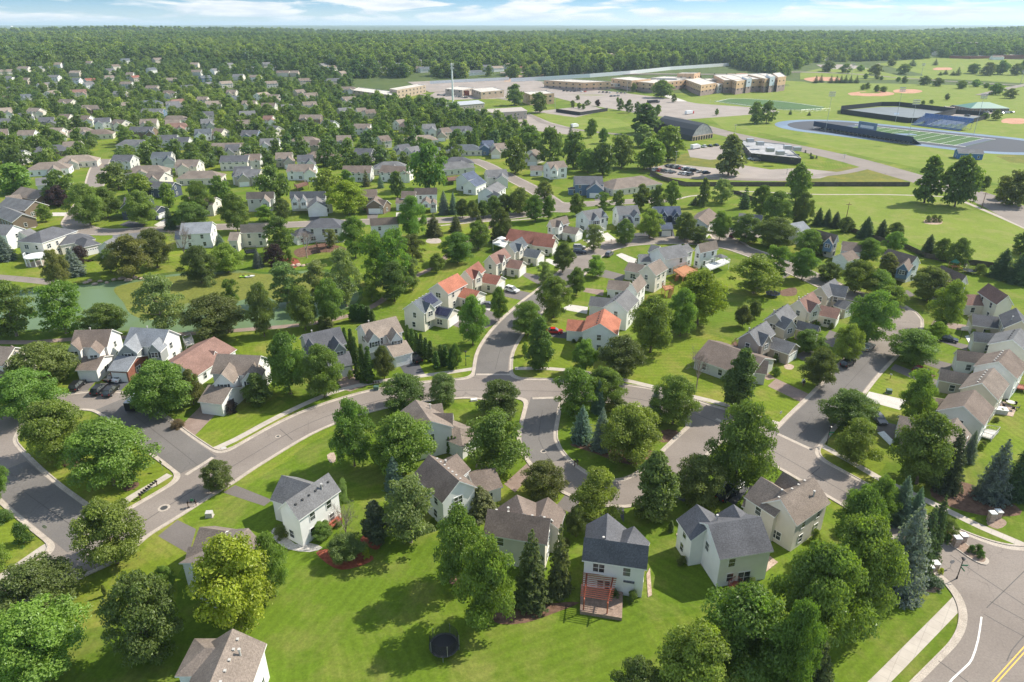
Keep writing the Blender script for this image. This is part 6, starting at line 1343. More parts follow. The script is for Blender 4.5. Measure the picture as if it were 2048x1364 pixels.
# ------------------------------------------------------------ poles, lamps, signs, mailboxes
def solve_h(base, ytop):
    lo, hi = 0, 60
    for _ in range(40):
        m = (lo+hi)/2
        if proj((base.x, base.y, base.z+m))[1] > ytop: lo = m
        else: hi = m
    return lo
M_green = plain('street_sign_green', (.02, .2, .1), .4); M_yelp = plain('safety_yellow', (.8, .5, .05), .5)
def lamp(px, ytop, label, sign=True):
    g = GT(*px); h = solve_h(g, ytop); r = thing('street_lamp', label, 'street lamp', 'lamp posts at the corners', loc=g)
    m = MB(); m.bar((0, 0, 0), (0, 0, .5), .13, .09, 8); m.bar((0, 0, .5), (0, 0, h-.35), .07, .055, 8); m.build('pole', M_black, r)
    m = MB(); m.bar((0, 0, h-.35), (0, 0, h-.1), .2, .3, 8); m.bar((0, 0, h-.1), (0, 0, h), .34, .1, 8); m.build('lamp_head', M_black, r)
    if sign: m = MB(); m.box(0, -.015, h*.62, 1.0, .015, h*.62+.24); m.box(-.015, -.9, h*.62-.28, .015, 0, h*.62-.04); m.build('street_name_sign', M_green, r)
lamp((1913,1158), 1116, 'black street lamp with green street sign at the entry corner'); lamp((932,736), 702, 'black street lamp by the arborvitae hedge at the north street corner')
lamp((1653,889), 852, 'black street lamp at the corner of the right-hand street'); lamp((135,430), 414, 'lamp post on the bend beyond the pond', False)
lamp((1276,660), 630, 'lamp post beside the inner rows', False) if False else None
def sign(px, ytop, label, col, shape='oct'):
    g = GT(*px); h = solve_h(g, ytop); r = thing('road_sign', label, 'road sign', 'road signs on thin posts', loc=g, rz=random.uniform(-.5, .5)); m = MB(); m.bar((0, 0, 0), (0, 0, h), .035, n=5); m.build('post', M_steel, r)
    m = MB(); k = 8 if shape == 'oct' else 4; c = [Vector((.38*math.cos(math.pi/k+2*math.pi*i/k), 0, h-.3+.38*math.sin(math.pi/k+2*math.pi*i/k))) for i in range(k)]
    m.prism([p+Vector((0, -.04, 0)) for p in c], [p+Vector((0, -.06, 0)) for p in c]); m.build('sign_plate', col, r)
sign((97,1074), 1050, 'back of a stop sign at the lower left corner', M_steel); sign((327,945), 920, 'back of a stop sign on the grass island corner', M_steel)
sign((388,1018), 997, 'green street sign near the round tree and mailbox', M_green, 'sq'); sign((1899,1138), 1120, 'thin sign post beside the entry island', M_steel); sign((1559,838), 822, 'small white sign on the corner lawn', M_wht, 'sq')
def mailbox(px, n, rz, label):
    r = thing('mailbox_rack' if n > 1 else 'mailbox', label, 'mailbox', 'mailboxes along the kerbs', px=px, rz=rz); m = MB()
    L_ = .55*n/2
    m.box(-L_, -.06, .95, L_, .06, 1.02); 
    for x in ((-L_+.2, L_-.2) if n > 1 else (0,)): m.box(x-.06, -.06, 0, x+.06, .06, .95)
    m.build('post', M_browndeck, r)
    for i in range(n):
        x = -L_+.27+.55*i if n > 1 else 0; q = MB(); q.box(-.11, -.26, 1.02, .11, .26, 1.2); q.bar((0, -.26, 1.2), (0, .26, 1.2), .11, n=8); o = q.build('mailbox_body', M_black if n > 1 else M_vent, r, (x, 0, 0))
mailbox((299,988), 8, ang((288,994),(310,982)), 'long black mailbox rack on the grass strip before the big tree'); mailbox((385,1014), 3, .4, 'black mailboxes at the street edge near the round tree')
mailbox((753,776), 3, .3, 'dark mailbox cluster between the sidewalk and the curve'); mailbox((1152,936), 2, .6, 'pair of mailboxes on the loop road'); mailbox((1107,575), 2, .9, 'mailbox by the tree on the north street')
mailbox((1105,640), 2, .8, 'mailboxes before the salmon-roofed house'); mailbox((1780,758), 1, .9, 'mailbox on the right-hand street lawn'); mailbox((1606,775), 2, .9, 'white mailboxes on the kerb near the ranch house drive')
mailbox((1222,488), 1, .2, 'dark mailbox between two white drives at the bend')
def cabinet(px, label, m_, s=(1.1, .8, .9)):
    g = GT(*px); r = thing('utility_cabinet', label, 'utility box', 'utility boxes on the lawns', loc=g, rz=random.uniform(-.4, .4)); q = MB(); q.box(-s[0]/2-.1, -s[1]/2-.1, 0, s[0]/2+.1, s[1]/2+.1, .1, 0); q.build('pad', M_conc, r)
    q = MB(); q.box(-s[0]/2, -s[1]/2, .1, s[0]/2, s[1]/2, s[2]); q.face([(-s[0]/2, -s[1]/2, s[2]), (s[0]/2, -s[1]/2, s[2]), (s[0]/2, s[1]/2, s[2]+.12), (-s[0]/2, s[1]/2, s[2]+.12)]); q.build('housing', m_, r)
M_ugreen = plain('utility_green', (.07, .13, .1), .5)
cabinet((1777,787), 'dark green utility box on the lawn beside the white drive', M_ugreen); cabinet((420,1035), 'pale utility box on the lawn near the cracked driveway', M_vent); cabinet((948,804), 'white utility box near the dark round tree', M_garage, (1.4, .5, .4)); cabinet((753,783), 'small green utility box by the curve sidewalk', M_ugreen)
cabinet((1606,768), 'pale box on the lawn by the ranch driveway', M_garage, (.5, .5, .7)); cabinet((448,902), 'low pale cover on the grass strip', M_vent, (.9, .5, .15))
def tallpole(px, ytop, label, kind='wood', arm=0):
    g = GT(*px); h = solve_h(g, ytop); s = max(.1, proj(g)[2]/FPX*.45)
    r = thing('light_mast' if kind == 'mast' else 'utility_pole' if kind == 'wood' else 'lamp_mast', label, 'pole', {'mast': 'floodlight masts of the sports ground', 'wood': 'utility poles', 'lot': 'lamp poles of the school lots'}[kind], loc=g)
    m = MB(); m.bar((0, 0, 0), (0, 0, h), max(.16, s*.8), max(.1, s*.5), 8); m.build('pole', M_browndeck if kind == 'wood' else M_steel, r)
    if kind == 'mast':
        for k in range(3): q = MB(); q.box(-2.4, -.12, h-.2-k*1.3, 2.4, .12, h-.05-k*1.3); q.build('crossbar', M_steel, r)
        for k in range(3):
            for i in range(5): q = MB(); q.box(-.36, -.5, -.35, .36, .1, .35); q.build('floodlight', M_vent, r, (-2+i, 0, h-k*1.3-.1))
    elif kind == 'wood':
        q = MB(); q.box(-1.1, -.07, h-.9, 1.1, .07, h-.72); q.build('crossarm', M_browndeck, r)
    else:
        q = MB(); q.box(-.9, -.2, h-.1, .9, .2, h+.12); q.build('lamp_head', M_vent, r)
for px, y, l in (((1650,266),184,'floodlight mast behind the left end of the near bleachers'),((1790,247),175,'floodlight mast left of the blue far bleachers'),((1813,289),200,'floodlight mast at the right end of the near bleachers'),((1947,270),188,'floodlight mast right of the blue far bleachers'),
                 ((1702,156),127,'distant floodlight mast beyond the left ball field'),((1840,160),127,'distant floodlight mast beyond the road'),((2040,170),140,'distant floodlight mast at the right edge')): tallpole(px, y, l, 'mast')
for px, y, l in (((1692,438),405,'wooden pole in the big park lawn'),((1962,420),384,'leaning wooden pole beside the far road'),((1276,338),302,'wooden pole in front of the cluster of trees')): tallpole(px, y, l, 'wood')
for px, y, l in (((1128,180),160,'lamp pole at the left of the school lot'),((1254,188),164,'lamp pole before the middle of the school'),((1110,225),196,'thin black pole beside the tennis screen'),((1468,278),250,'lamp pole by the far road'),((1351,328),303,'lamp pole beside the fenced lot'),((1153,184),172,'short lamp pole before the school'),((1573,350),338,'lamp pole at the black building lot'),((1688,318),309,'lamp pole by the far road bend')): tallpole(px, y, l, 'lot')
g = GT(906,203); h = solve_h(g, 126); r = thing('cell_tower', 'tall white cell tower behind the tan metal shed', 'tower', loc=g)
m = MB(); m.bar((0, 0, 0), (0, 0, h), 1.1, .7, 12); m.build('mast', M_trim, r)
for k in range(3):
    for z in (h-1.5, h-5):
        q = MB(); a = k*2.09; c_, s_ = math.cos(a), math.sin(a); q.bar((0, 0, z), (1.8*c_, 1.8*s_, z), .12, n=5); q.box(1.8*c_-.5, 1.8*s_-.5, z-1.1, 1.8*c_+.5, 1.8*s_+.5, z+1.1); q.build('antenna', M_vent, r)
# ------------------------------------------------------------ decks, pergola, patios
def deck(poly, h, m_, label, rail=True, stairs=None, name='deck'):
    P = [G(x, y, h) for x, y in poly]; c = sum(P, Vector())/len(P); r = thing(name, label, 'deck', 'back decks', loc=Vector((c.x, c.y, 0)))
    L_ = [Vector((p.x-c.x, p.y-c.y, 0)) for p in P]
    q = MB(); q.prism([p+Vector((0, 0, h-.25)) for p in L_], [p+Vector((0, 0, h)) for p in L_]); q.build('floor', m_, r)
    if h > .6:
        for p in L_: q = MB(); q.bar((p.x*.94, p.y*.94, 0), (p.x*.94, p.y*.94, h-.25), .09, n=4); q.build('post', m_, r)
    if rail:
        q = MB(); n = len(L_)
        for i in range(n):
            a, b = L_[i], L_[(i+1) % n]; z = Vector((0, 0, 1))
            q.bar(a+z*(h+.95), b+z*(h+.95), .05, n=4); q.bar(a+z*(h+.12), b+z*(h+.12), .035, n=4); k = max(2, int((b-a).length/.35))
            for j in range(k+1): p = a.lerp(b, j/k); q.bar(p+z*h, p+z*(h+.95), .05 if j in (0, k) else .02, n=4)
        q.build('railing', m_, r)
    if stairs:
        a, b = G(*stairs[0], h), G(*stairs[1], 0); a = Vector((a.x-c.x, a.y-c.y, h)); b = Vector((b.x-c.x, b.y-c.y, 0)); q = MB(); d = (b-a); d.z = 0; nn = Vector((-d.y, d.x, 0)).normalized()*.5; k = max(2, int(h/.18))
        for j in range(k):
            p = a.lerp(b, (j+.5)/k); e = d.normalized()*.15; q.prism([p-nn-e, p+nn-e, p+nn+e, p-nn+e], [v+Vector((0, 0, .06)) for v in (p-nn-e, p+nn-e, p+nn+e, p-nn+e)])
        for s in (-1, 1): q.bar(a+nn*s, b+nn*s, .07, n=4); q.bar(a+nn*s+Vector((0, 0, .9)), b+nn*s+Vector((0, 0, .9)), .045, n=4)
        q.build('stairs', m_, r)
    return r
deck([(638,1052),(668,1030),(684,1036),(656,1060)], 1.0, M_redwood, 'red wooden deck behind the grey-roofed white house', stairs=((650,1052),(660,1066)))
deck([(985,487),(1000,479),(1020,481),(1008,495)], 2.6, M_trim, 'white raised deck with umbrella at the long red-roofed house')
deck([(1346,540),(1372,530),(1395,541),(1366,554)], 2.5, M_cedar, 'broad cedar deck behind the charcoal-roofed house', stairs=((1356,550),(1352,562)))
deck([(1324,572),(1340,570),(1348,576),(1330,581)], 2.5, M_cedar, 'cedar deck with long stairs behind the taupe-roofed house', stairs=((1343,578),(1338,596)))
deck([(1290,598),(1308,596),(1316,602),(1298,607)], 2.5, M_cedar, 'small cedar deck behind the tan-roofed house in the row')
deck([(1410,530),(1448,517),(1460,524),(1420,540)], 2.6, M_trim, 'white raised deck with white stairs at the tan-roofed white house', stairs=((1422,538),(1412,548)))
deck([(366,680),(382,673),(388,686),(372,692)], 2.5, M_vent, 'beige wooden deck behind the light grey-roofed house')
deck([(588,370),(612,363),(617,369),(594,376)], 2.4, M_browndeck, 'brown deck behind a tan house above the pond street')
deck([(1950,868),(1975,858),(1998,862),(1984,878)], .7, M_vent, 'grey deck with loungers beside the dark spruces')
deck([(2020,766),(2052,770),(2056,780),(2024,774)], .9, M_redwood, 'low red deck behind the tan-roofed house on the right')
deck([(1463,690),(1471,682),(1476,690),(1468,698)], 1.8, M_browndeck, 'brown back steps of the taupe house')
deck([(893,355),(915,352),(915,360),(896,362)], 2.4, M_browndeck, 'dark deck behind a white hip-roofed house')
deck([(488,500),(512,497),(514,504),(492,507)], 2.2, M_black, 'dark deck behind the tan-roofed cream house above the pond')
deck([(632,488),(650,486),(652,493),(636,495)], 2.2, M_browndeck, 'shaded deck behind the charcoal hip-roofed white house')
deck([(1456,1172),(1472,1160),(1488,1176),(1470,1190)], .6, M_redwood, 'small red wooden steps and railing on the stone patio', stairs=((1470,1186),(1476,1198)))
def patio(poly, h, m_, label, name='patio'):
    P = [G(x, y, h) for x, y in poly]; c = sum(P, Vector())/len(P); q = MB(); L_ = [Vector((p.x-c.x, p.y-c.y, 0)) for p in P]
    q.prism(L_, [p+Vector((0, 0, h)) for p in L_]); o = q.build(name, m_, None, (c.x, c.y, 0)); tag(o, label, 'patio', 'garden patios'); return o
patio([(1162,1168),(1246,1178),(1244,1236),(1160,1222)], .55, M_paver, 'raised brown paver patio under the red pergola')
patio([(1456,1168),(1478,1142),(1540,1112),(1556,1124),(1516,1156),(1490,1182)], .12, M_stone, 'tan stone patio beside the grey-roofed cream house')
patio([(1988,800),(2008,803),(2033,816),(2026,833),(1998,828),(1984,815)], .08, M_stone, 'angular tan paver patio behind the reddish brown-roofed house')
patio([(1755,865),(1768,862),(1790,884),(1780,890)], .1, M_trim, 'white slab beside the corner house garage'); patio([(1293,1148),(1300,1135),(1304,1190),(1296,1194)], .1, M_stone, 'narrow stone edging along the right of the pergola house')
patio([(1352,1068),(1360,1060),(1436,1152),(1428,1160)], .12, M_stone, 'stone-edged bed along the wall of the grey-roofed cream house')
patio([(1930,672),(1938,670),(1950,688),(1938,686)], .1, M_trim, 'white slab beside the black-grey-roofed house garage')
# pergola
h = 2.35; C4 = [G(x, y, .55) for x, y in ((1167,1219),(1214,1227),(1224,1179),(1172,1173))]; c = sum(C4, Vector())/4; r = thing('pergola', 'red slatted wooden pergola on the raised patio of the white house', 'pergola', loc=Vector((c.x, c.y, .55)))
L4 = [Vector((p.x-c.x, p.y-c.y, 0)) for p in C4]
for p in L4: q = MB(); q.bar(p, p+Vector((0, 0, h)), .1, n=4); q.build('post', M_redwood, r)
q = MB(); up = Vector((0, 0, h))
for a, b in ((0, 3), (1, 2)):
    e = (L4[b]-L4[a]).normalized()*.5; q.bar(L4[a]-e+up, L4[b]+e+up, .12, n=4)
q.build('beam', M_redwood, r)
for k in range(13):
    t = k/12; a, b = L4[0].lerp(L4[3], t), L4[1].lerp(L4[2], t); e = (b-a).normalized()*.55; q = MB(); q.bar(a-e+up+Vector((0, 0, .16)), b+e+up+Vector((0, 0, .16)), .075, n=4); q.build('slat', M_redwood, r)
# bay boxes on the backs of the two houses
def baybox(px0, px1, hb, dep, key, roofm, wallm, zt, nm='window_bay'):
    root, bls, cen = HN[key]; a, b = G(*px0), G(*px1); d = (b-a).normalized(); n = Vector((d.y, -d.x, 0)); q = MB(); o = Vector((cen.x, cen.y, 0)); P = [a-n*dep-o, b-n*dep-o, b-o, a-o]
    P = [a-n*dep-o, a-o, b-o, b-n*dep-o]; q.prism(P, [Vector((p.x, p.y, zt)) for p in P], 0); e = n*.15
    T_ = [Vector((p.x, p.y, zt)) for p in P]; q.prism([T_[0], T_[1]+e, T_[2]+e, T_[3]], [T_[0]+Vector((0, 0, .5)), T_[1]+e+Vector((0, 0, .1)), T_[2]+e+Vector((0, 0, .1)), T_[3]+Vector((0, 0, .5))], 1); q.build(nm, [WALL[wallm], ROOF[roofm]], root)
baybox((1244,1190), (1266,1194), 0, 1.3, 'h7', 'dark', 'white', 2.6); baybox((1452,1158), (1470,1152), 0, 1.2, 'h8', 'dark', 'cream', 2.6)
def slider(px, w_, key, zc=1.15, rzoff=0):
    root, bls, cen = HN[key]; m = bls[0]; best = None
    # put on the long side facing the camera, where the pixel ray meets the wall plane
    for s in (-1, 1):
        W = (m.w/2-m.o+.02)*s; a, b, c_ = ray(*px); nrm = m.n*s
        if nrm.y > 0: continue
        A0 = m.A+m.n*W; t = (A0.x*nrm.x+A0.y*nrm.y)/(a*nrm.x+b*nrm.y); p = Vector((t*a, t*b, CAMH+t*c_)); rz = math.atan2(nrm.y, nrm.x)-math.pi/2
        fr, pn = win_mesh(w_, 2.0, ''); o = put('sliding_door', fr, root, Vector((p.x-cen.x, p.y-cen.y, zc)), rz); put('pane', pn, o)
slider((1207,1167), 1.8, 'h7'); slider((1490,1138), 1.9, 'h8'); slider((640,1045), 1.8, 'h3')
# solar panels
def panels(key, bi, side, a0, a1, b0, b1, n):
    root, bls, cen = HN[key]; bl = bls[bi]; c0 = Vector((cen.x, cen.y)); k = (bl.hr-bl.he)/(bl.w/2)
    def Q(a, b): q = bl.A-c0*0+bl.u*a*bl.L+bl.n*b*side*bl.w/2; return Vector((q.x-cen.x, q.y-cen.y, bl.hr-b*bl.w/2*k+.12))
    for i in range(n):
        u0, u1 = a0+(a1-a0)*i/n, a0+(a1-a0)*(i+.96)/n; q = MB(); P = [Q(u0, b0), Q(u1, b0), Q(u1, b1), Q(u0, b1)]; q.prism([p-Vector((0, 0, .06)) for p in P], P); q.build('solar_panel', M_solar, root)
s_ = -1 if (HN['h17'][1][0].n.x > 0) is False else 1
s_ = 1 if HN['h17'][1][0].n.x > 0 else -1
panels('h17', 0, s_, .42, .92, .12, .78, 5); s2 = -1 if HN['h17'][1][1].n.y > 0 else 1
panels('h17', 1, s2, .1, .85, .15, .8, 4)
# trampolines
def tramp(px, rad, label, rim, net=True):
    g = G(*px); r = thing('trampoline', label, 'trampoline', 'garden trampolines', loc=g); n = 20
    def ring(rr, z): return [Vector((rr*math.cos(2*math.pi*k/n), rr*math.sin(2*math.pi*k/n), z)) for k in range(n)]
    q = MB(); q.prism(ring(rad*.86, .86), ring(rad*.86, .9)); q.build('mat', M_black, r)
    q = MB(); a, b, c_, d = ring(rad*.86, .88), ring(rad, .88), ring(rad, .97), ring(rad*.86, .97)
    for k in range(n):
        j = (k+1) % n
        for X, Y in ((b, c_), (c_, d), (d, a), (a, b)): q.face([X[k], X[j], Y[j], Y[k]])
    q.build('rim', rim, r)
    for k in range(0, n, 5): p = ring(rad*.97, 0)[k]; q = MB(); q.bar(p, p+Vector((0, 0, .9)), .04, n=5); q.build('leg', M_steel, r)
    if net:
        for k in range(0, n, 4): p = ring(rad*.98, 0)[k]; q = MB(); q.bar(p+Vector((0, 0, .9)), p+Vector((0, 0, 2.7)), .035, n=5); q.build('net_pole', M_steel, r)
        q = MB(); a, b = ring(rad*.95, 1.0), ring(rad*.93, 2.65)
        for k in range(n):
            j = (k+1) % n
            for z in np.linspace(1, 2.65, 12): q.bar(a[k]*1+Vector((0, 0, z-1)), a[j]+Vector((0, 0, z-1)), .012, n=3)
            q.bar(a[k], b[k], .012, n=3)
            for f in (.25, .5, .75): e = a[k].lerp(a[j], f); q.bar(e, e+Vector((0, 0, 1.65)), .01, n=3)
        q.build('safety_net', M_black, r)
M_brim = plain('blue_pad', (.03, .06, .2), .5)
tramp((889,1300), 2.0, 'large dark netted trampoline alone on the front lawn', M_ventd); tramp((1545,592), 2.1, 'round trampoline with blue rim on the grass strip', M_brim); tramp((1938,546), 2.0, 'dark netted trampoline beside the rear fence', M_ventd)
# fences
def fence(pxl, h, m_, label, post=6.0, rails=False, terrain=True, cat='fence', name='fence'):
    P = [GT(x, y) for x, y in pxl]; c = P[0]; r = thing(name, label, cat, loc=c.copy()); q = MB(); pp = MB()
    for a, b in zip(P[:-1], P[1:]):
        a, b = a-c, b-c; d = (b-a); n = Vector((-d.y, d.x, 0)).normalized()*.04; U = Vector((0, 0, h))
        if rails:
            for z in (.35, .8, 1.2): q.bar(a+Vector((0, 0, z*h/1.3)), b+Vector((0, 0, z*h/1.3)), .05, n=4)
        else: q.prism([a-n, b-n, b+n, a+n], [a-n+U, b-n+U, b+n+U, a+n+U])
        k = max(1, int(d.length/post))
        for j in range(k): p = a.lerp(b, j/k); pp = MB(); pp.bar(p, p+U*1.04, .08, n=4); pp.build('post', m_, r)
    q.build('panels', m_, r); return r
M_fence = plain('dark_stained_fence', (.1, .085, .07), .8, var=.3, scale=.6)
fence([(1300,350),(1322,360),(1345,368),(1372,375),(1440,374),(1600,374),(1818,375)], 2.2, M_fence, 'long dark privacy fence between the park lawn and the flat black building')
fence([(1695,463),(1722,474),(1765,487),(1812,502),(1850,516),(1900,527),(1950,531),(1985,538),(2010,548)], 1.8, M_fence, 'dark garden fence behind the houses below the park lawn')
fence([(1440,388),(1475,392),(1500,400),(1580,430),(1610,440)], 1.8, M_fence, 'dark garden fence behind the trees at the top of the loop')
M_blackmesh = plain('black_windscreen', (.03, .032, .036), .8)
fence([(1681,229),(1681,222),(1762,213),(1796,213),(1911,227),(1832,247),(1816,247),(1681,229)], 4.2, M_blackmesh, 'black windscreen fence round the left tennis courts', 6)
fence([(1846,252),(1911,229),(1960,232),(1978,238),(1928,250)], 3.6, M_blackmesh, 'black windscreen fence round the right tennis courts', 6)
fence([(1022,165),(1090,162),(1180,156),(1260,149),(1340,141),(1458,132)], 5, M_trim, 'long white noise wall along the far highway', 20, name='wall', cat='wall'); fence([(860,170),(930,166),(1018,161)], 4, M_trim, 'white noise wall behind the cell tower', 20, name='wall', cat='wall')
fence([(1420,206),(1470,212),(1540,218),(1600,226),(1660,223)], 3, M_steel, 'tall thin mesh fence of the practice field', 6, rails=True)
fence([(1112,224),(1160,231),(1215,223)], 3, M_blackmesh, 'black screen beside the small tennis court', 6)
# entry monuments
def monument(pxs, label, hts=(1.7, 1.2)):
    g = G(*pxs[0]); r = thing('stone_monument', label, 'gate pillar', 'stone entry monuments', loc=g)
    for i, (px, h) in enumerate(zip(pxs, hts)):
        p = G(*px)-g; q = MB(); s = .42; q.box(p.x-s, p.y-s, 0, p.x+s, p.y+s, h); q.build('pillar', M_stone, r); q = MB(); q.box(p.x-s-.08, p.y-s-.08, h, p.x+s+.08, p.y+s+.08, h+.16); q.build('cap', M_trim, r)
    a, b = Vector((0, 0, 0)), G(*pxs[-1])-g; q = MB(); d = (b-a).normalized(); n = Vector((-d.y, d.x, 0))*.3; q.prism([a-n, b-n, b+n, a+n], [v+Vector((0, 0, .9)) for v in (a-n, b-n, b+n, a+n)]); q.build('name_wall', M_stone, r)
monument([(1910,1092),(1924,1082)], 'stone entry monument on the planted street island'); monument([(1980,1042),(1994,1034)], 'stone entry monument right of the sidewalk by the spruces'); monument([(1854,1150),(1868,1138)], 'stone entry monument beside the blue spruces')
t_ = thing('garden_table', 'round patio table with dark chairs on the tan paver patio', 'table', px=(2018,814)); q = MB(); q.bar((0, 0, .7), (0, 0, .76), .9, n=14); q.build('tabletop', M_vent, t_); q = MB(); q.bar((0, 0, 0), (0, 0, .7), .08, n=8); q.build('leg', M_black, t_)
for k in range(6):
    a = k*math.pi/3+.3; g = G(2018, 814)+Vector((1.5*math.cos(a), 1.5*math.sin(a), .08)); c_ = thing('patio_chair', 'dark patio chair at the round garden table', 'chair', 'dark chairs round the garden table', loc=g, rz=a)
    q = MB(); q.box(-.28, -.28, .38, .28, .28, .45); q.build('seat', M_black, c_); q = MB(); q.box(.22, -.28, .45, .3, .28, 1.0); q.build('backrest', M_black, c_)
    for s in (-1, 1):
        for u in (-1, 1): q = MB(); q.bar((.24*s, .24*u, 0), (.24*s, .24*u, .38), .03, n=4); q.build('leg', M_black, c_)
t_ = thing('garden_box', 'white storage box beside the angular paver patio', 'storage box', px=(1996,830), rz=-.3); q = MB(); q.box(-1.3, -.8, 0, 1.3, .8, .95); q.build('body', M_vent, t_); q = MB(); q.box(-1.38, -.88, .95, 1.38, .88, 1.08); q.build('lid', M_trim, t_)
t_ = thing('patio_umbrella', 'white umbrella on the deck of the long red-roofed house', 'umbrella', loc=G(1003,487,2.6)); q = MB(); q.bar((0, 0, 0), (0, 0, 2.2), .04, n=6); q.build('pole', M_steel, t_); q = MB(); q.bar((0, 0, 2.0), (0, 0, 2.7), 1.7, .06, 8); q.build('canopy', M_trim, t_)
g = G(1440, 525, 2.6); t_ = thing('gazebo', 'grey-roofed open gazebo on the white raised deck', 'gazebo', loc=g)
for s in (-1, 1):
    for u in (-1, 1): q = MB(); q.bar((1.5*s, 1.3*u, 0), (1.5*s, 1.3*u, 2.1), .06, n=4); q.build('post', M_black, t_)
q = MB(); q.bar((0, 0, 2.1), (0, 0, 2.9), 2.4, .2, 4); q.build('roof', ROOF['gray'], t_)
# flag, basketball hoop, boats, playset, white columned porch
t_ = thing('garden_flag', 'small red and white striped flag in the bed beside the pickup', 'flag', px=(838,704)); q = MB(); q.bar((0, 0, 0), (0, 0, 3), .04, n=6); q.build('pole', M_steel, t_); q = MB()
for k in range(7): q.box(.04, -.01, 2.9-.15*(k+1), 1.5, .01, 2.9-.15*k, k % 2)
q.box(.04, -.02, 2.3, .65, .02, 2.9, 2); q.build('cloth', [plain('flag_red', (.5, .03, .05)), M_trim, plain('flag_blue', (.03, .05, .25))], t_)
t_ = thing('basketball_hoop', 'basketball hoop on a pole beside the navy sedan', 'basketball hoop', px=(1919,682)); q = MB(); q.bar((0, 0, 0), (0, 0, 3.1), .08, n=6); q.build('pole', M_black, t_); q = MB(); q.box(-.9, -.55, 2.8, .9, -.5, 3.9); q.build('backboard', M_vent, t_)
q = MB(); [q.bar((.23*math.cos(a), -.75+.23*math.sin(a), 3.05), (.23*math.cos(a+.52), -.75+.23*math.sin(a+.52), 3.05), .02, n=4) for a in np.arange(0, 6.28, .52)]; q.build('hoop', M_redwood, t_)
for px, c, l in (((489,556), plain('lime_hull', (.35, .6, .05)), 'lime green kayak drawn up on the pond bank'), ((500,556), M_trim, 'small white pedal boat on the pond bank')):
    t_ = thing('small_boat', l, 'boat', px=px, rz=.4); q = MB(); lo_ = [(-1.6, 0), (-1, -.6), (.8, -.6), (1.7, 0), (.8, .6), (-1, .6)]; q.prism([Vector((x*.8, y*.7, .02)) for x, y in lo_], [Vector((x, y, .5)) for x, y in lo_]); q.build('hull', c, t_); q = MB(); q.box(-.5, -.3, .5, -.3, .3, .9); q.box(-.5, -.3, .5, .2, .3, .58); q.build('seat', M_black, t_)
t_ = thing('playset', 'wooden playset with green canopy by the rear fence', 'playset', px=(1905,543)); 
for s in (-1, 1):
    for u in (-1, 1): q = MB(); q.bar((1.1*s, 1.1*u, 0), (1.1*s, 1.1*u, 2.8), .08, n=4); q.build('post', M_cedar, t_)
q = MB(); q.box(-1.1, -1.1, 1.3, 1.1, 1.1, 1.4); q.build('platform', M_cedar, t_); q = MB(); q.bar((0, 0, 2.8), (0, 0, 3.8), 1.7, .1, 4); q.build('canopy', plain('green_canvas', (.03, .16, .1)), t_); q = MB(); q.bar((1.1, 0, 1.4), (3.6, 0, .3), .3, n=6); q.build('slide', plain('yellow_slide', (.7, .45, .05)), t_)
g = G(78, 528); t_ = thing('porch', 'round white two-level porch with columns on the tall cream house by the pond', 'porch', loc=g); n = 14
for z, nm in ((3.0, 'upper_floor'), (.15, 'lower_floor')): q = MB(); q.bar((0, 0, z-.15), (0, 0, z+.1), 3.9, n=n); q.build(nm, M_trim if z > 1 else M_conc, t_)
for k in range(n):
    a = math.pi+k*math.pi/(n-1); x, y = 3.6*math.cos(a), 3.6*math.sin(a)
    if k % 2 == 0: q = MB(); q.bar((x, y, .1), (x, y, 2.9), .17, n=8); q.build('column', M_trim, t_)
q = MB()
for k in range(28): a = math.pi+k*math.pi/27; q.bar((3.7*math.cos(a), 3.7*math.sin(a), 3.1), (3.7*math.cos(a), 3.7*math.sin(a), 4.1), .06, n=4); a2 = a+math.pi/27; q.bar((3.7*math.cos(a), 3.7*math.sin(a), 4.1), (3.7*math.cos(a2), 3.7*math.sin(a2), 4.1), .07, n=4)
q.build('railing', M_trim, t_)
# rocks along the pond shore
for i, (x, y) in enumerate([(172,566),(180,562),(190,569),(201,563),(214,566),(228,560),(244,558),(256,561),(270,556),(284,558),(586,532),(596,531),(606,532),(616,530),(626,532)]):
    g = G(x, y); q = MB(); bm = bmesh.new(); bmesh.ops.create_icosphere(bm, subdivisions=2, radius=1)
    for v in bm.verts: v.co *= random.uniform(.8, 1.15); v.co.x *= 1.3; v.co.z *= .6
    me = bpy.data.meshes.new('boulder'); bm.to_mesh(me); bm.free(); me.materials.append(M_stone); o = put('boulder', me, None, (g.x, g.y, .15), random.random()*6); s = random.uniform(.5, 1.0); o.scale = (s, s, s)
    tag(o, ORD[(i if i < 10 else i-10)]+' boulder on the '+('left pond shore' if x < 400 else 'far pond shore below the bare shrub'), 'boulder', 'boulders along the pond shore')
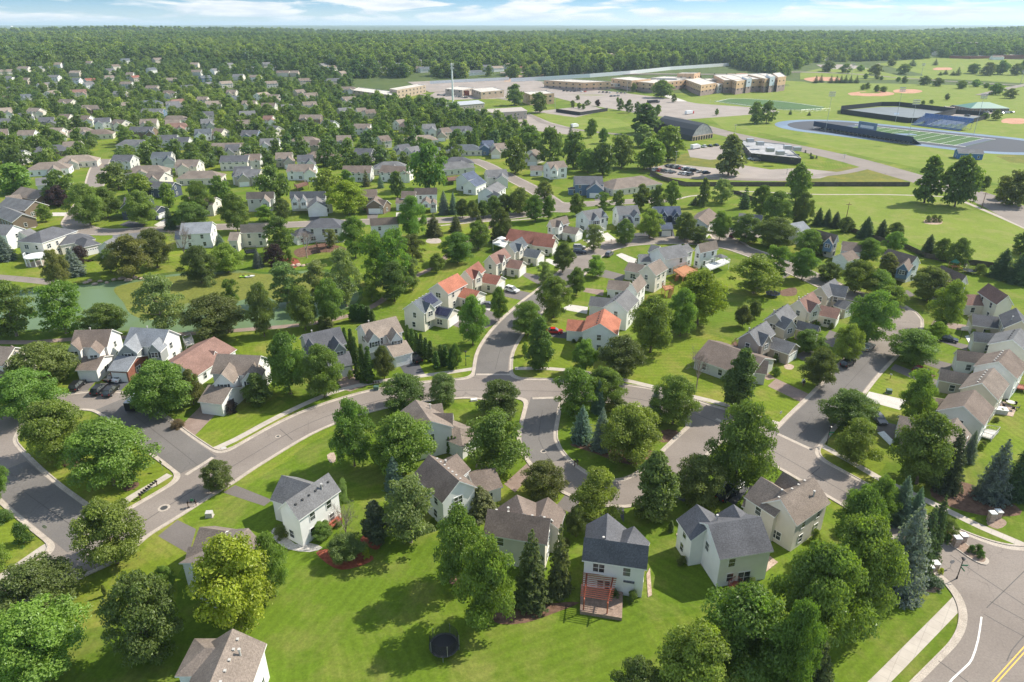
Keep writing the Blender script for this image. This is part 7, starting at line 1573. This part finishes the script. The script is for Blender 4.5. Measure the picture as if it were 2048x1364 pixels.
# ------------------------------------------------------------ sports ground
M_track = two_tone('blue_track', (.14, .2, .29), (.18, .25, .34), .05, fine=1.5)
M_turf = grass_mat('artificial_turf', (.07, .13, .05), (.085, .15, .06), (.09, .15, .06), .08, stripes=False)
M_dkturf = plain('dark_turf', (.055, .06, .075), .9); M_infield = two_tone('infield_clay', (.42, .2, .12), (.5, .27, .17), .1, fine=1)
M_court = plain('court_surface', (.13, .155, .17), .7, scale=.1); M_navy = plain('navy_panel', (.03, .045, .09), .6); M_bleach = plain('blue_bleacher_seats', (.09, .17, .38), .5, scale=.3)
A = GT(1672, 254); B_ = GT(1968, 288); A.z = B_.z = 0
u = (B_-A).normalized(); n_ = Vector((-u.y, u.x, 0))
def stadium(c0, c1, r, z, k=24):
    P = [c1+Vector((0, 0, z))+(-n_*math.cos(t)+u*math.sin(t))*r for t in np.linspace(0, math.pi, k)]
    P += [c0+Vector((0, 0, z))+(n_*math.cos(t)-u*math.sin(t))*r for t in np.linspace(0, math.pi, k)]
    return P
Lt = (B_-A).length; rad = 38.0
for c0, c1, r, z, m, nm in ((A, B_, rad+9, .05, M_track, 'running_track'), (A, B_, rad-1, .08, M_dkturf, 'track_infield')):
    q = MB(); q.face(stadium(c0, c1, r, z)); q.build(nm, m)['kind'] = 'structure'
c = (A+B_)/2; fw = 27; fl = Lt/2-2
def fr(a, b, z): return c+u*a+n_*b+Vector((0, 0, z))
q = MB(); q.face([fr(-fl, -fw, .11), fr(fl, -fw, .11), fr(fl, fw, .11), fr(-fl, fw, .11)]); q.build('football_field', M_turf)['kind'] = 'structure'
q = MB(); fl2 = fl*.86
for i in range(11):
    a = -fl2+2*fl2*i/10; w_ = .16; q.face([fr(a-w_, -fw+1, .14), fr(a+w_, -fw+1, .14), fr(a+w_, fw-1, .14), fr(a-w_, fw-1, .14)])
for s in (-1, 1): q.face([fr(-fl, s*(fw-1.2), .145), fr(fl, s*(fw-1.2), .145), fr(fl, s*(fw-.2), .145), fr(-fl, s*(fw-.2), .145)])
q.build('field_lines', M_wht)['kind'] = 'structure'
for s in (-1, 1): q = MB(); q.face([fr(s*fl2+s*.5, -fw+1.5, .15), fr(s*fl-s*.5, -fw+1.5, .15), fr(s*fl-s*.5, fw-1.5, .15), fr(s*fl2+s*.5, fw-1.5, .15)][::s]); q.build('end_zone', M_navy)['kind'] = 'structure'
q = MB(); q.face([c+Vector((9*math.cos(t), 5*math.sin(t), .16)) for t in np.linspace(0, 6.28, 20)[:-1]]); q.build('midfield_emblem', M_track)['kind'] = 'structure'
def bleacher(pa, pb, depth, h, label, mt, away):
    a, b = GT(*pa), GT(*pb); r = thing('bleachers', label, 'bleachers', 'stadium bleachers', loc=a.copy()); d = (b-a); L_ = d.length; d.normalize(); n2 = Vector((-d.y, d.x, 0))*away; N = 10
    for i in range(N):
        q = MB(); z = h*(i+1)/N; o0, o1 = n2*depth*i/N, n2*depth*(i+1)/N; P = [o0, o0+d*L_, o1+d*L_, o1]; P = P if away > 0 else P[::-1]
        q.prism([p+Vector((0, 0, z-.4)) for p in P], [p+Vector((0, 0, z)) for p in P]); q.build('seat_row', mt, r)
    q = MB(); bk = n2*depth
    for j in range(int(L_/4)+1): p = bk+d*min(L_, j*4.0); q.bar(p, p+Vector((0, 0, h+1)), .15, n=4); q.bar(p, n2*depth*.4+d*min(L_, j*4.0)+Vector((0, 0, h*.4)), .12, n=4)
    q.build('support_frame', M_steel, r); q = MB(); e = n2*.2; P = [bk, bk+d*L_, bk+d*L_+e, bk+e]; q.prism([p+Vector((0, 0, h-2.5)) for p in P], [p+Vector((0, 0, h+1.2)) for p in P]); q.build('back_panel', mt, r); return r
bleacher((1643,257), (1842,291), 9, 4.5, 'long dark navy bleachers seen from behind on the near side of the track', M_navy, -1)
bleacher((1822,250), (1918,264), 15, 7.5, 'blue bleachers on the far side of the track', M_bleach, 1)
g = GT(1731, 272); r = thing('scoreboard', 'blue and white scoreboard sign above the near bleachers', 'scoreboard', loc=g, rz=ang((1643,257), (1842,291)))
q = MB(); q.box(-8, -.5, 3.5, 8, .5, 9.5); q.build('board', M_track, r); q = MB(); q.box(-6, -.55, 5.2, 6, -.5, 7.2); q.build('banner', M_wht, r)
for x in (-6, 6): q = MB(); q.bar((x, 0, 0), (x, 0, 3.5), .35, n=6); q.build('post', M_steel, r)
tpoly('tennis_court', [(1683,228),(1684,222),(1762,214),(1796,214),(1908,227),(1832,246),(1816,246)], .03, M_court); tpoly('tennis_court', [(1850,251),(1911,231),(1958,233),(1974,238),(1926,249)], .03, M_court)
tpoly('court_tent', [(1788,226),(1798,226),(1798,230),(1788,230)], .06, M_track)
tpoly('practice_turf', [(1428,203),(1470,196),(1560,202),(1650,214),(1640,222),(1560,220),(1480,211)], .03, M_turf); tpoly('small_court', [(1115,222),(1180,214),(1212,221),(1160,230)], .03, M_lot)
for l in ([(1432,204),(1474,197),(1560,203),(1646,215)], [(1432,204),(1482,210),(1560,219),(1638,222)]): ribbon('field_line', [GT(*p) for p in l], 1.0, .07, M_wht)['kind'] = 'structure'
def disc(px, rw, rh, m, z=.02):
    tpoly('ball_diamond', [(px[0]+rw*math.cos(t), px[1]+rh*math.sin(t)) for t in np.linspace(0, 6.28, 18)[:-1]], z, m)
disc((1742,188.5), 47, 5, M_infield); disc((1740,186), 22, 2, M_field, .04); disc((1815,183.5), 30, 4, M_infield); disc((1645,160), 38, 5, M_infield); disc((2030,243), 28, 6, M_infield); disc((1885,139), 20, 3, M_infield); disc((1478,152), 34, 4, M_infield)
# ------------------------------------------------------------ school and halls
GBR = two_tone('orange_brick', (.56, .37, .22), (.64, .44, .27), .3, fine=2); GBR2 = two_tone('mauve_brick', (.3, .22, .2), (.37, .28, .25), .3, fine=2)
M_flat = two_tone('pale_flat_roof', (.5, .46, .41), (.6, .55, .5), .05, fine=.5); M_flatd = two_tone('grey_flat_roof', (.3, .3, .31), (.38, .38, .39), .05, fine=.5); M_tanmet = plain('tan_metal_wall', (.42, .36, .3), .5); M_bluepan = plain('pale_blue_panel', (.5, .56, .62), .4)
M_tanbrick = two_tone('tan_brick', (.4, .31, .22), (.48, .38, .28), .3, fine=2); M_dkmet = plain('charcoal_cladding', (.035, .037, .042), .5)
def bigbox(parent, Lp, Fp, Rp, ytop, m1, m2=None, roof=None, band=.36, win=True, name='wing', gz=None):
    l, f, rr = GT(*Lp), GT(*Fp), GT(*Rp); h = solve_h(f, ytop); z0 = gz if gz is not None else f.z; base = parent.location; P = [Vector((p.x, p.y, z0))-Vector(base) for p in (l, f, rr, l+rr-f)]
    area = sum(P[i].x*P[(i+1) % 4].y-P[(i+1) % 4].x*P[i].y for i in range(4)); P = P if area > 0 else P[::-1]
    U = Vector((0, 0, 1)); q = MB(); q.prism([p-U*2 for p in P], [p+U*h*band for p in P], 1, cap=False); q.prism([p+U*h*band for p in P], [p+U*h for p in P], 0, cap=False)
    cc = sum(P, Vector())/4
    q.face([p+U*(h-.5) for p in P], 2)
    for i in range(4):
        a, b = P[i], P[(i+1) % 4]; a2, b2 = a.lerp(cc, .015), b.lerp(cc, .015); q.face([b+U*h, a+U*h, a2+U*h, b2+U*h][::-1], 3)
        q.face([a2+U*h, b2+U*h, b2+U*(h-.5), a2+U*(h-.5)], 3)
    o = q.build(name, [m1, m2 or m1, roof or M_flat, M_vent], parent)
    if win:
        for i in range(4):
            a, b = P[i], P[(i+1) % 4]; d = b-a; n = Vector((d.y, -d.x, 0)).normalized()
            if n.y > .3: continue
            k = int(d.length/9)
            for j in range(k):
                for zz in ((.62,) if h < 9 else (.25, .66)):
                    p = a.lerp(b, (j+.5)/k)+U*h*zz+n*.05; w_ = MB(); e = d.normalized()*1.3; w_.prism([p-e, p+e, p+e+n*.08, p-e+n*.08], [v+U*1.6 for v in (p-e, p+e, p+e+n*.08, p-e+n*.08)]); w_.build('window', M_glass, o)
    return h, P
r = thing('school_building', 'sprawling orange and mauve brick school with pale flat roofs', 'school', px=(1166,184))
SB = [((1180,172),(1230,178),(1440,174),165,M_vent,GBR2),((1425,172),(1446,187),(1560,182),163,GBR,GBR2),((1395,172),(1402,178),(1450,176),162,M_vent,GBR2),((1088,175),(1166,184),(1221,179),165,GBR,GBR2),((1222,173),(1262,182),(1300,177),160,GBR,GBR2),((1268,180),(1305,187),(1372,178),168,GBR,GBR2),((1352,172),(1386,174),(1398,171),146,GBR,GBR),((1366,176),(1400,193),(1430,187),173,GBR,GBR2),
      ((1300,172),(1352,176),(1380,172),156,M_vent,M_vent),((1426,186),(1434,187.5),(1443,186),171,M_trim,M_trim),((1440,178),(1470,191),(1494,186),165,GBR,GBR2),((1480,182),(1490,187.5),(1500,186),160,M_bluepan,GBR2),((1492,176),(1526,186.5),(1545,184),160,GBR,GBR2),((1528,180),(1536,186),(1546,184.5),156,M_bluepan,GBR2),((1541,175),(1552,184.5),(1568,182.5),157,GBR,GBR2)]
zz = GT(1166,184).z
for s in SB: bigbox(r, s[0], s[1], s[2], s[3], s[4], s[5], band=.38, gz=zz)
r = thing('red_school', 'long red-brick building at the far right edge', 'school', px=(1960,119))
for s in (((1898,117),(1940,119),(1990,118),112),((1975,116),(2010,119),(2070,118),110),((2010,112),(2030,114),(2045,113),103)): bigbox(r, *s, M_brick, M_brick, band=.3, win=False)
r = thing('low_building', 'low tan-brick building with white flat roof left of the cell tower', 'building', px=(790,203)); bigbox(r, (706,192), (790,203), (800,196), 191, M_tanbrick, band=.3); bigbox(r, (780,196), (795,199), (852,187), 180, M_tanbrick, band=.3)
r = thing('brick_pavilion', 'orange brick building with white roof between the two tan sheds and school', 'building', px=(1060,211)); bigbox(r, (1045,205), (1060,212), (1108,209), 189, GBR, band=.3)
r = thing('works_building', 'tan building with red door behind the cell tower', 'building', px=(925,193)); bigbox(r, (891,190), (925,193), (950,187), 180, M_tanmet, band=.3); bigbox(r, (943,192), (962,199), (1008,194), 184, M_tanbrick, band=.3)
q = MB(); p = GT(934,192.5)-r.location; q.box(p.x-3, p.y-3.5, 0, p.x+3, p.y-3.1, 6); q.build('red_door', M_redwood, r)
ROOF['tanmetal'] = plain('tan_metal_roof', (.42, .36, .31), .4); ROOF['greymetal'] = plain('grey_metal_roof', (.42, .43, .45), .35); WALL['metal'] = M_tanmet; ROOF['green'] = plain('green_metal_roof', (.09, .22, .17), .5); WALL['dblue'] = plain('blue_boards', (.05, .14, .32), .6)
house('tan metal shed with grey roof and reddish trim right below the cell tower', ((880,206),(956,200)), 9, 7, 22, 'greymetal', 'metal', name='shed', cat='shed', group='metal sheds beside the school')
house('tan metal shed with tan roof, nearer than the one under the cell tower', ((957,219),(1043,214)), 9, 7, 22, 'tanmetal', 'metal', name='shed', cat='shed', group='metal sheds beside the school')
house('pavilion with broad green hipped roof beside the car park', ((1955,204),(1978,204)), 8, 3.6, 26, 'green', 'brown', typ='h', name='pavilion', cat='pavilion', group='small buildings of the sports ground')
house('small blue stand building with grey roof by the right curve of the track', ((1914,297),(1966,299)), 5.6, 3.6, 9, 'gray', 'dblue', name='ticket_hut', cat='hut', group='small buildings of the sports ground')
# black arched hall (gambrel shell)
e1, e2 = GT(1383,284), GT(1425,277); w1 = GT(1306,266); ax = (w1-e1); wd_ = (e2-e1); hh = solve_h((e1+e2)/2, 246)
r = thing('arched_hall', 'black arched sports hall with grey gable end over brick', 'hall', loc=e1.copy()); PR = [(0, 0), (0.02, .3), (.14, .62), (.32, .88), (.5, 1), (.68, .88), (.86, .62), (.98, .3), (1, 0)]
q = MB(); Z = Vector((0, 0, 1)); a = [wd_*x+Z*z*hh for x, z in PR]; b = [p+ax for p in a]
for i in range(8): q.face([a[i], a[i+1], b[i+1], b[i]])
q.build('roof_shell', M_dkmet, r); q = MB(); q.face([p+ax*.004 for p in a]); q.build('gable_wall', M_flatd, r); q = MB(); q.face([p+ax*.99 for p in b[::-1]] if False else [p-ax*.004 for p in b][::-1]); q.build('rear_wall', M_flatd, r)
q = MB(); dn = ax.normalized()*-.5; q.prism([dn*1.0+wd_*.02, dn*1.0+wd_*.98, wd_*.98, wd_*.02], [v+Z*3.2 for v in (dn+wd_*.02, dn+wd_*.98, wd_*.98, wd_*.02)]); q.build('brick_base', M_tanbrick, r)
for k in range(8): q = MB(); p = wd_*(.08+.12*k)+dn*1.1; e = wd_.normalized()*.9; q.prism([p-e, p+e, p+e-dn*.1, p-e-dn*.1], [v+Z*2.6 for v in (p-e, p+e, p+e-dn*.1, p-e-dn*.1)]); q.build('door', M_black, r)
r = thing('black_flat_building', 'long low black-clad building with flat grey roof and rooftop units', 'building', px=(1590,333))
for s in (((1478,292),(1500,322),(1600,333),306),((1470,282),(1500,300),(1638,322),304)):
    h_, P_ = bigbox(r, *s, M_dkmet, M_dkmet, M_flatd, win=True)
for k, (x, y) in enumerate(((1500,281),(1520,287),(1575,295),(1594,298),(1540,300),(1560,306))):
    g = G(x, y, 7)-r.location; q = MB(); q.box(g.x-2.2, g.y-1.6, 6, g.x+2.2, g.y+1.6, 8.2); q.build('rooftop_unit', M_steel, r)
# far landmarks above the woods
for px, d_, l in ((314,57), 5200, 'tiny white water tower on the left horizon'), ((24,56), 5200, 'tiny white water tower at the far left horizon'):
    a, b, c_ = ray(*px); t = d_/b; g = Vector((t*a, d_, hill(t*a, d_))); zt = CAMH+t*c_; r = thing('water_tower', l, 'water tower', 'far water towers', loc=g); q = MB(); q.bar((0, 0, 0), (0, 0, zt-g.z), 3, n=8); q.build('stem', M_trim, r); q = MB(); q.bar((0, 0, zt-g.z), (0, 0, zt-g.z+9), 7, 9, 12); q.bar((0, 0, zt-g.z+9), (0, 0, zt-g.z+13), 9, 3, 12); q.build('tank', M_trim, r)
def farbox(px, w_, h_, m, label):
    g = GT(*px); r = thing('far_building', label, 'building', 'far buildings in the woods', loc=g); q = MB(); q.box(-w_/2, -8, 0, w_/2, 8, h_+10); q.build('wall', m, r); q = MB(); q.box(-w_/2-.5, -8.5, h_+10, w_/2+.5, 8.5, h_+10.6); q.build('roof', M_flat, r)
    for i in range(5): q = MB(); x = -w_/2+w_*(i+.5)/5; q.box(x-1.2, -8.1, h_+5, x+1.2, -8, h_+7.5); q.build('window', M_glass, r)
farbox((736,72), 24, 5, M_infield, 'pinkish red building rising from the woods left of centre'); farbox((1165,66), 90, 3, M_vent, 'long pale building deep in the woods right of centre'); farbox((1940,103), 60, 8, M_brick, 'red brick block in the woods at the far right')
# small trees and shrubs along the far roads: part of the sports ground planting
for x, y, l in ((1780,275,'the running track'),(1790,232,'the tennis courts'),(1965,205,'the green-roofed pavilion'),(1330,180,'the middle of the school'),(1520,175,'the right end of the school'),(1130,178,'the left end of the school'),(1742,188,'the left clay ball field'),(1815,183,'the right clay ball field'),
                (1960,117,'the far red-brick school'),(1365,262,'the black arched hall'),(1560,310,'the black flat building'),(905,165,'the cell tower'),(1645,160,'the distant clay ball field'),(1700,132,'the distant car park'),(1885,139,'the farthest clay field'),(1920,215,'the pavilion car park'),(1165,225,'the small dark-screened court'),
                (1540,210,'the practice turf'),(760,192,'the low white-roofed building'),(1000,226,'the tan-roofed shed'),(1476,152,'the clay field behind the school'),(300,600,'the pond')): LAND.append((x, y, l))
finish_tree_labels()
# ------------------------------------------------------------ the air: one closed box of pale haze round everything
b = MB(); b.box(-24000, -150, -3, 24000, 42000, 165)
m, t, p = mat('haze'); t.nodes.remove(p); pv = t.nodes.new('ShaderNodeVolumePrincipled'); pv.inputs['Color'].default_value = (.66, .82, 1, 1)
pv.inputs['Density'].default_value = .00007; pv.inputs['Anisotropy'].default_value = .2; t.links.new(pv.outputs[0], t.nodes['Material Output'].inputs['Volume'])
hz = b.build('haze', m); hz['kind'] = 'stuff'; hz['label'] = 'thin bluish summer haze over the whole landscape'; hz['category'] = 'haze'
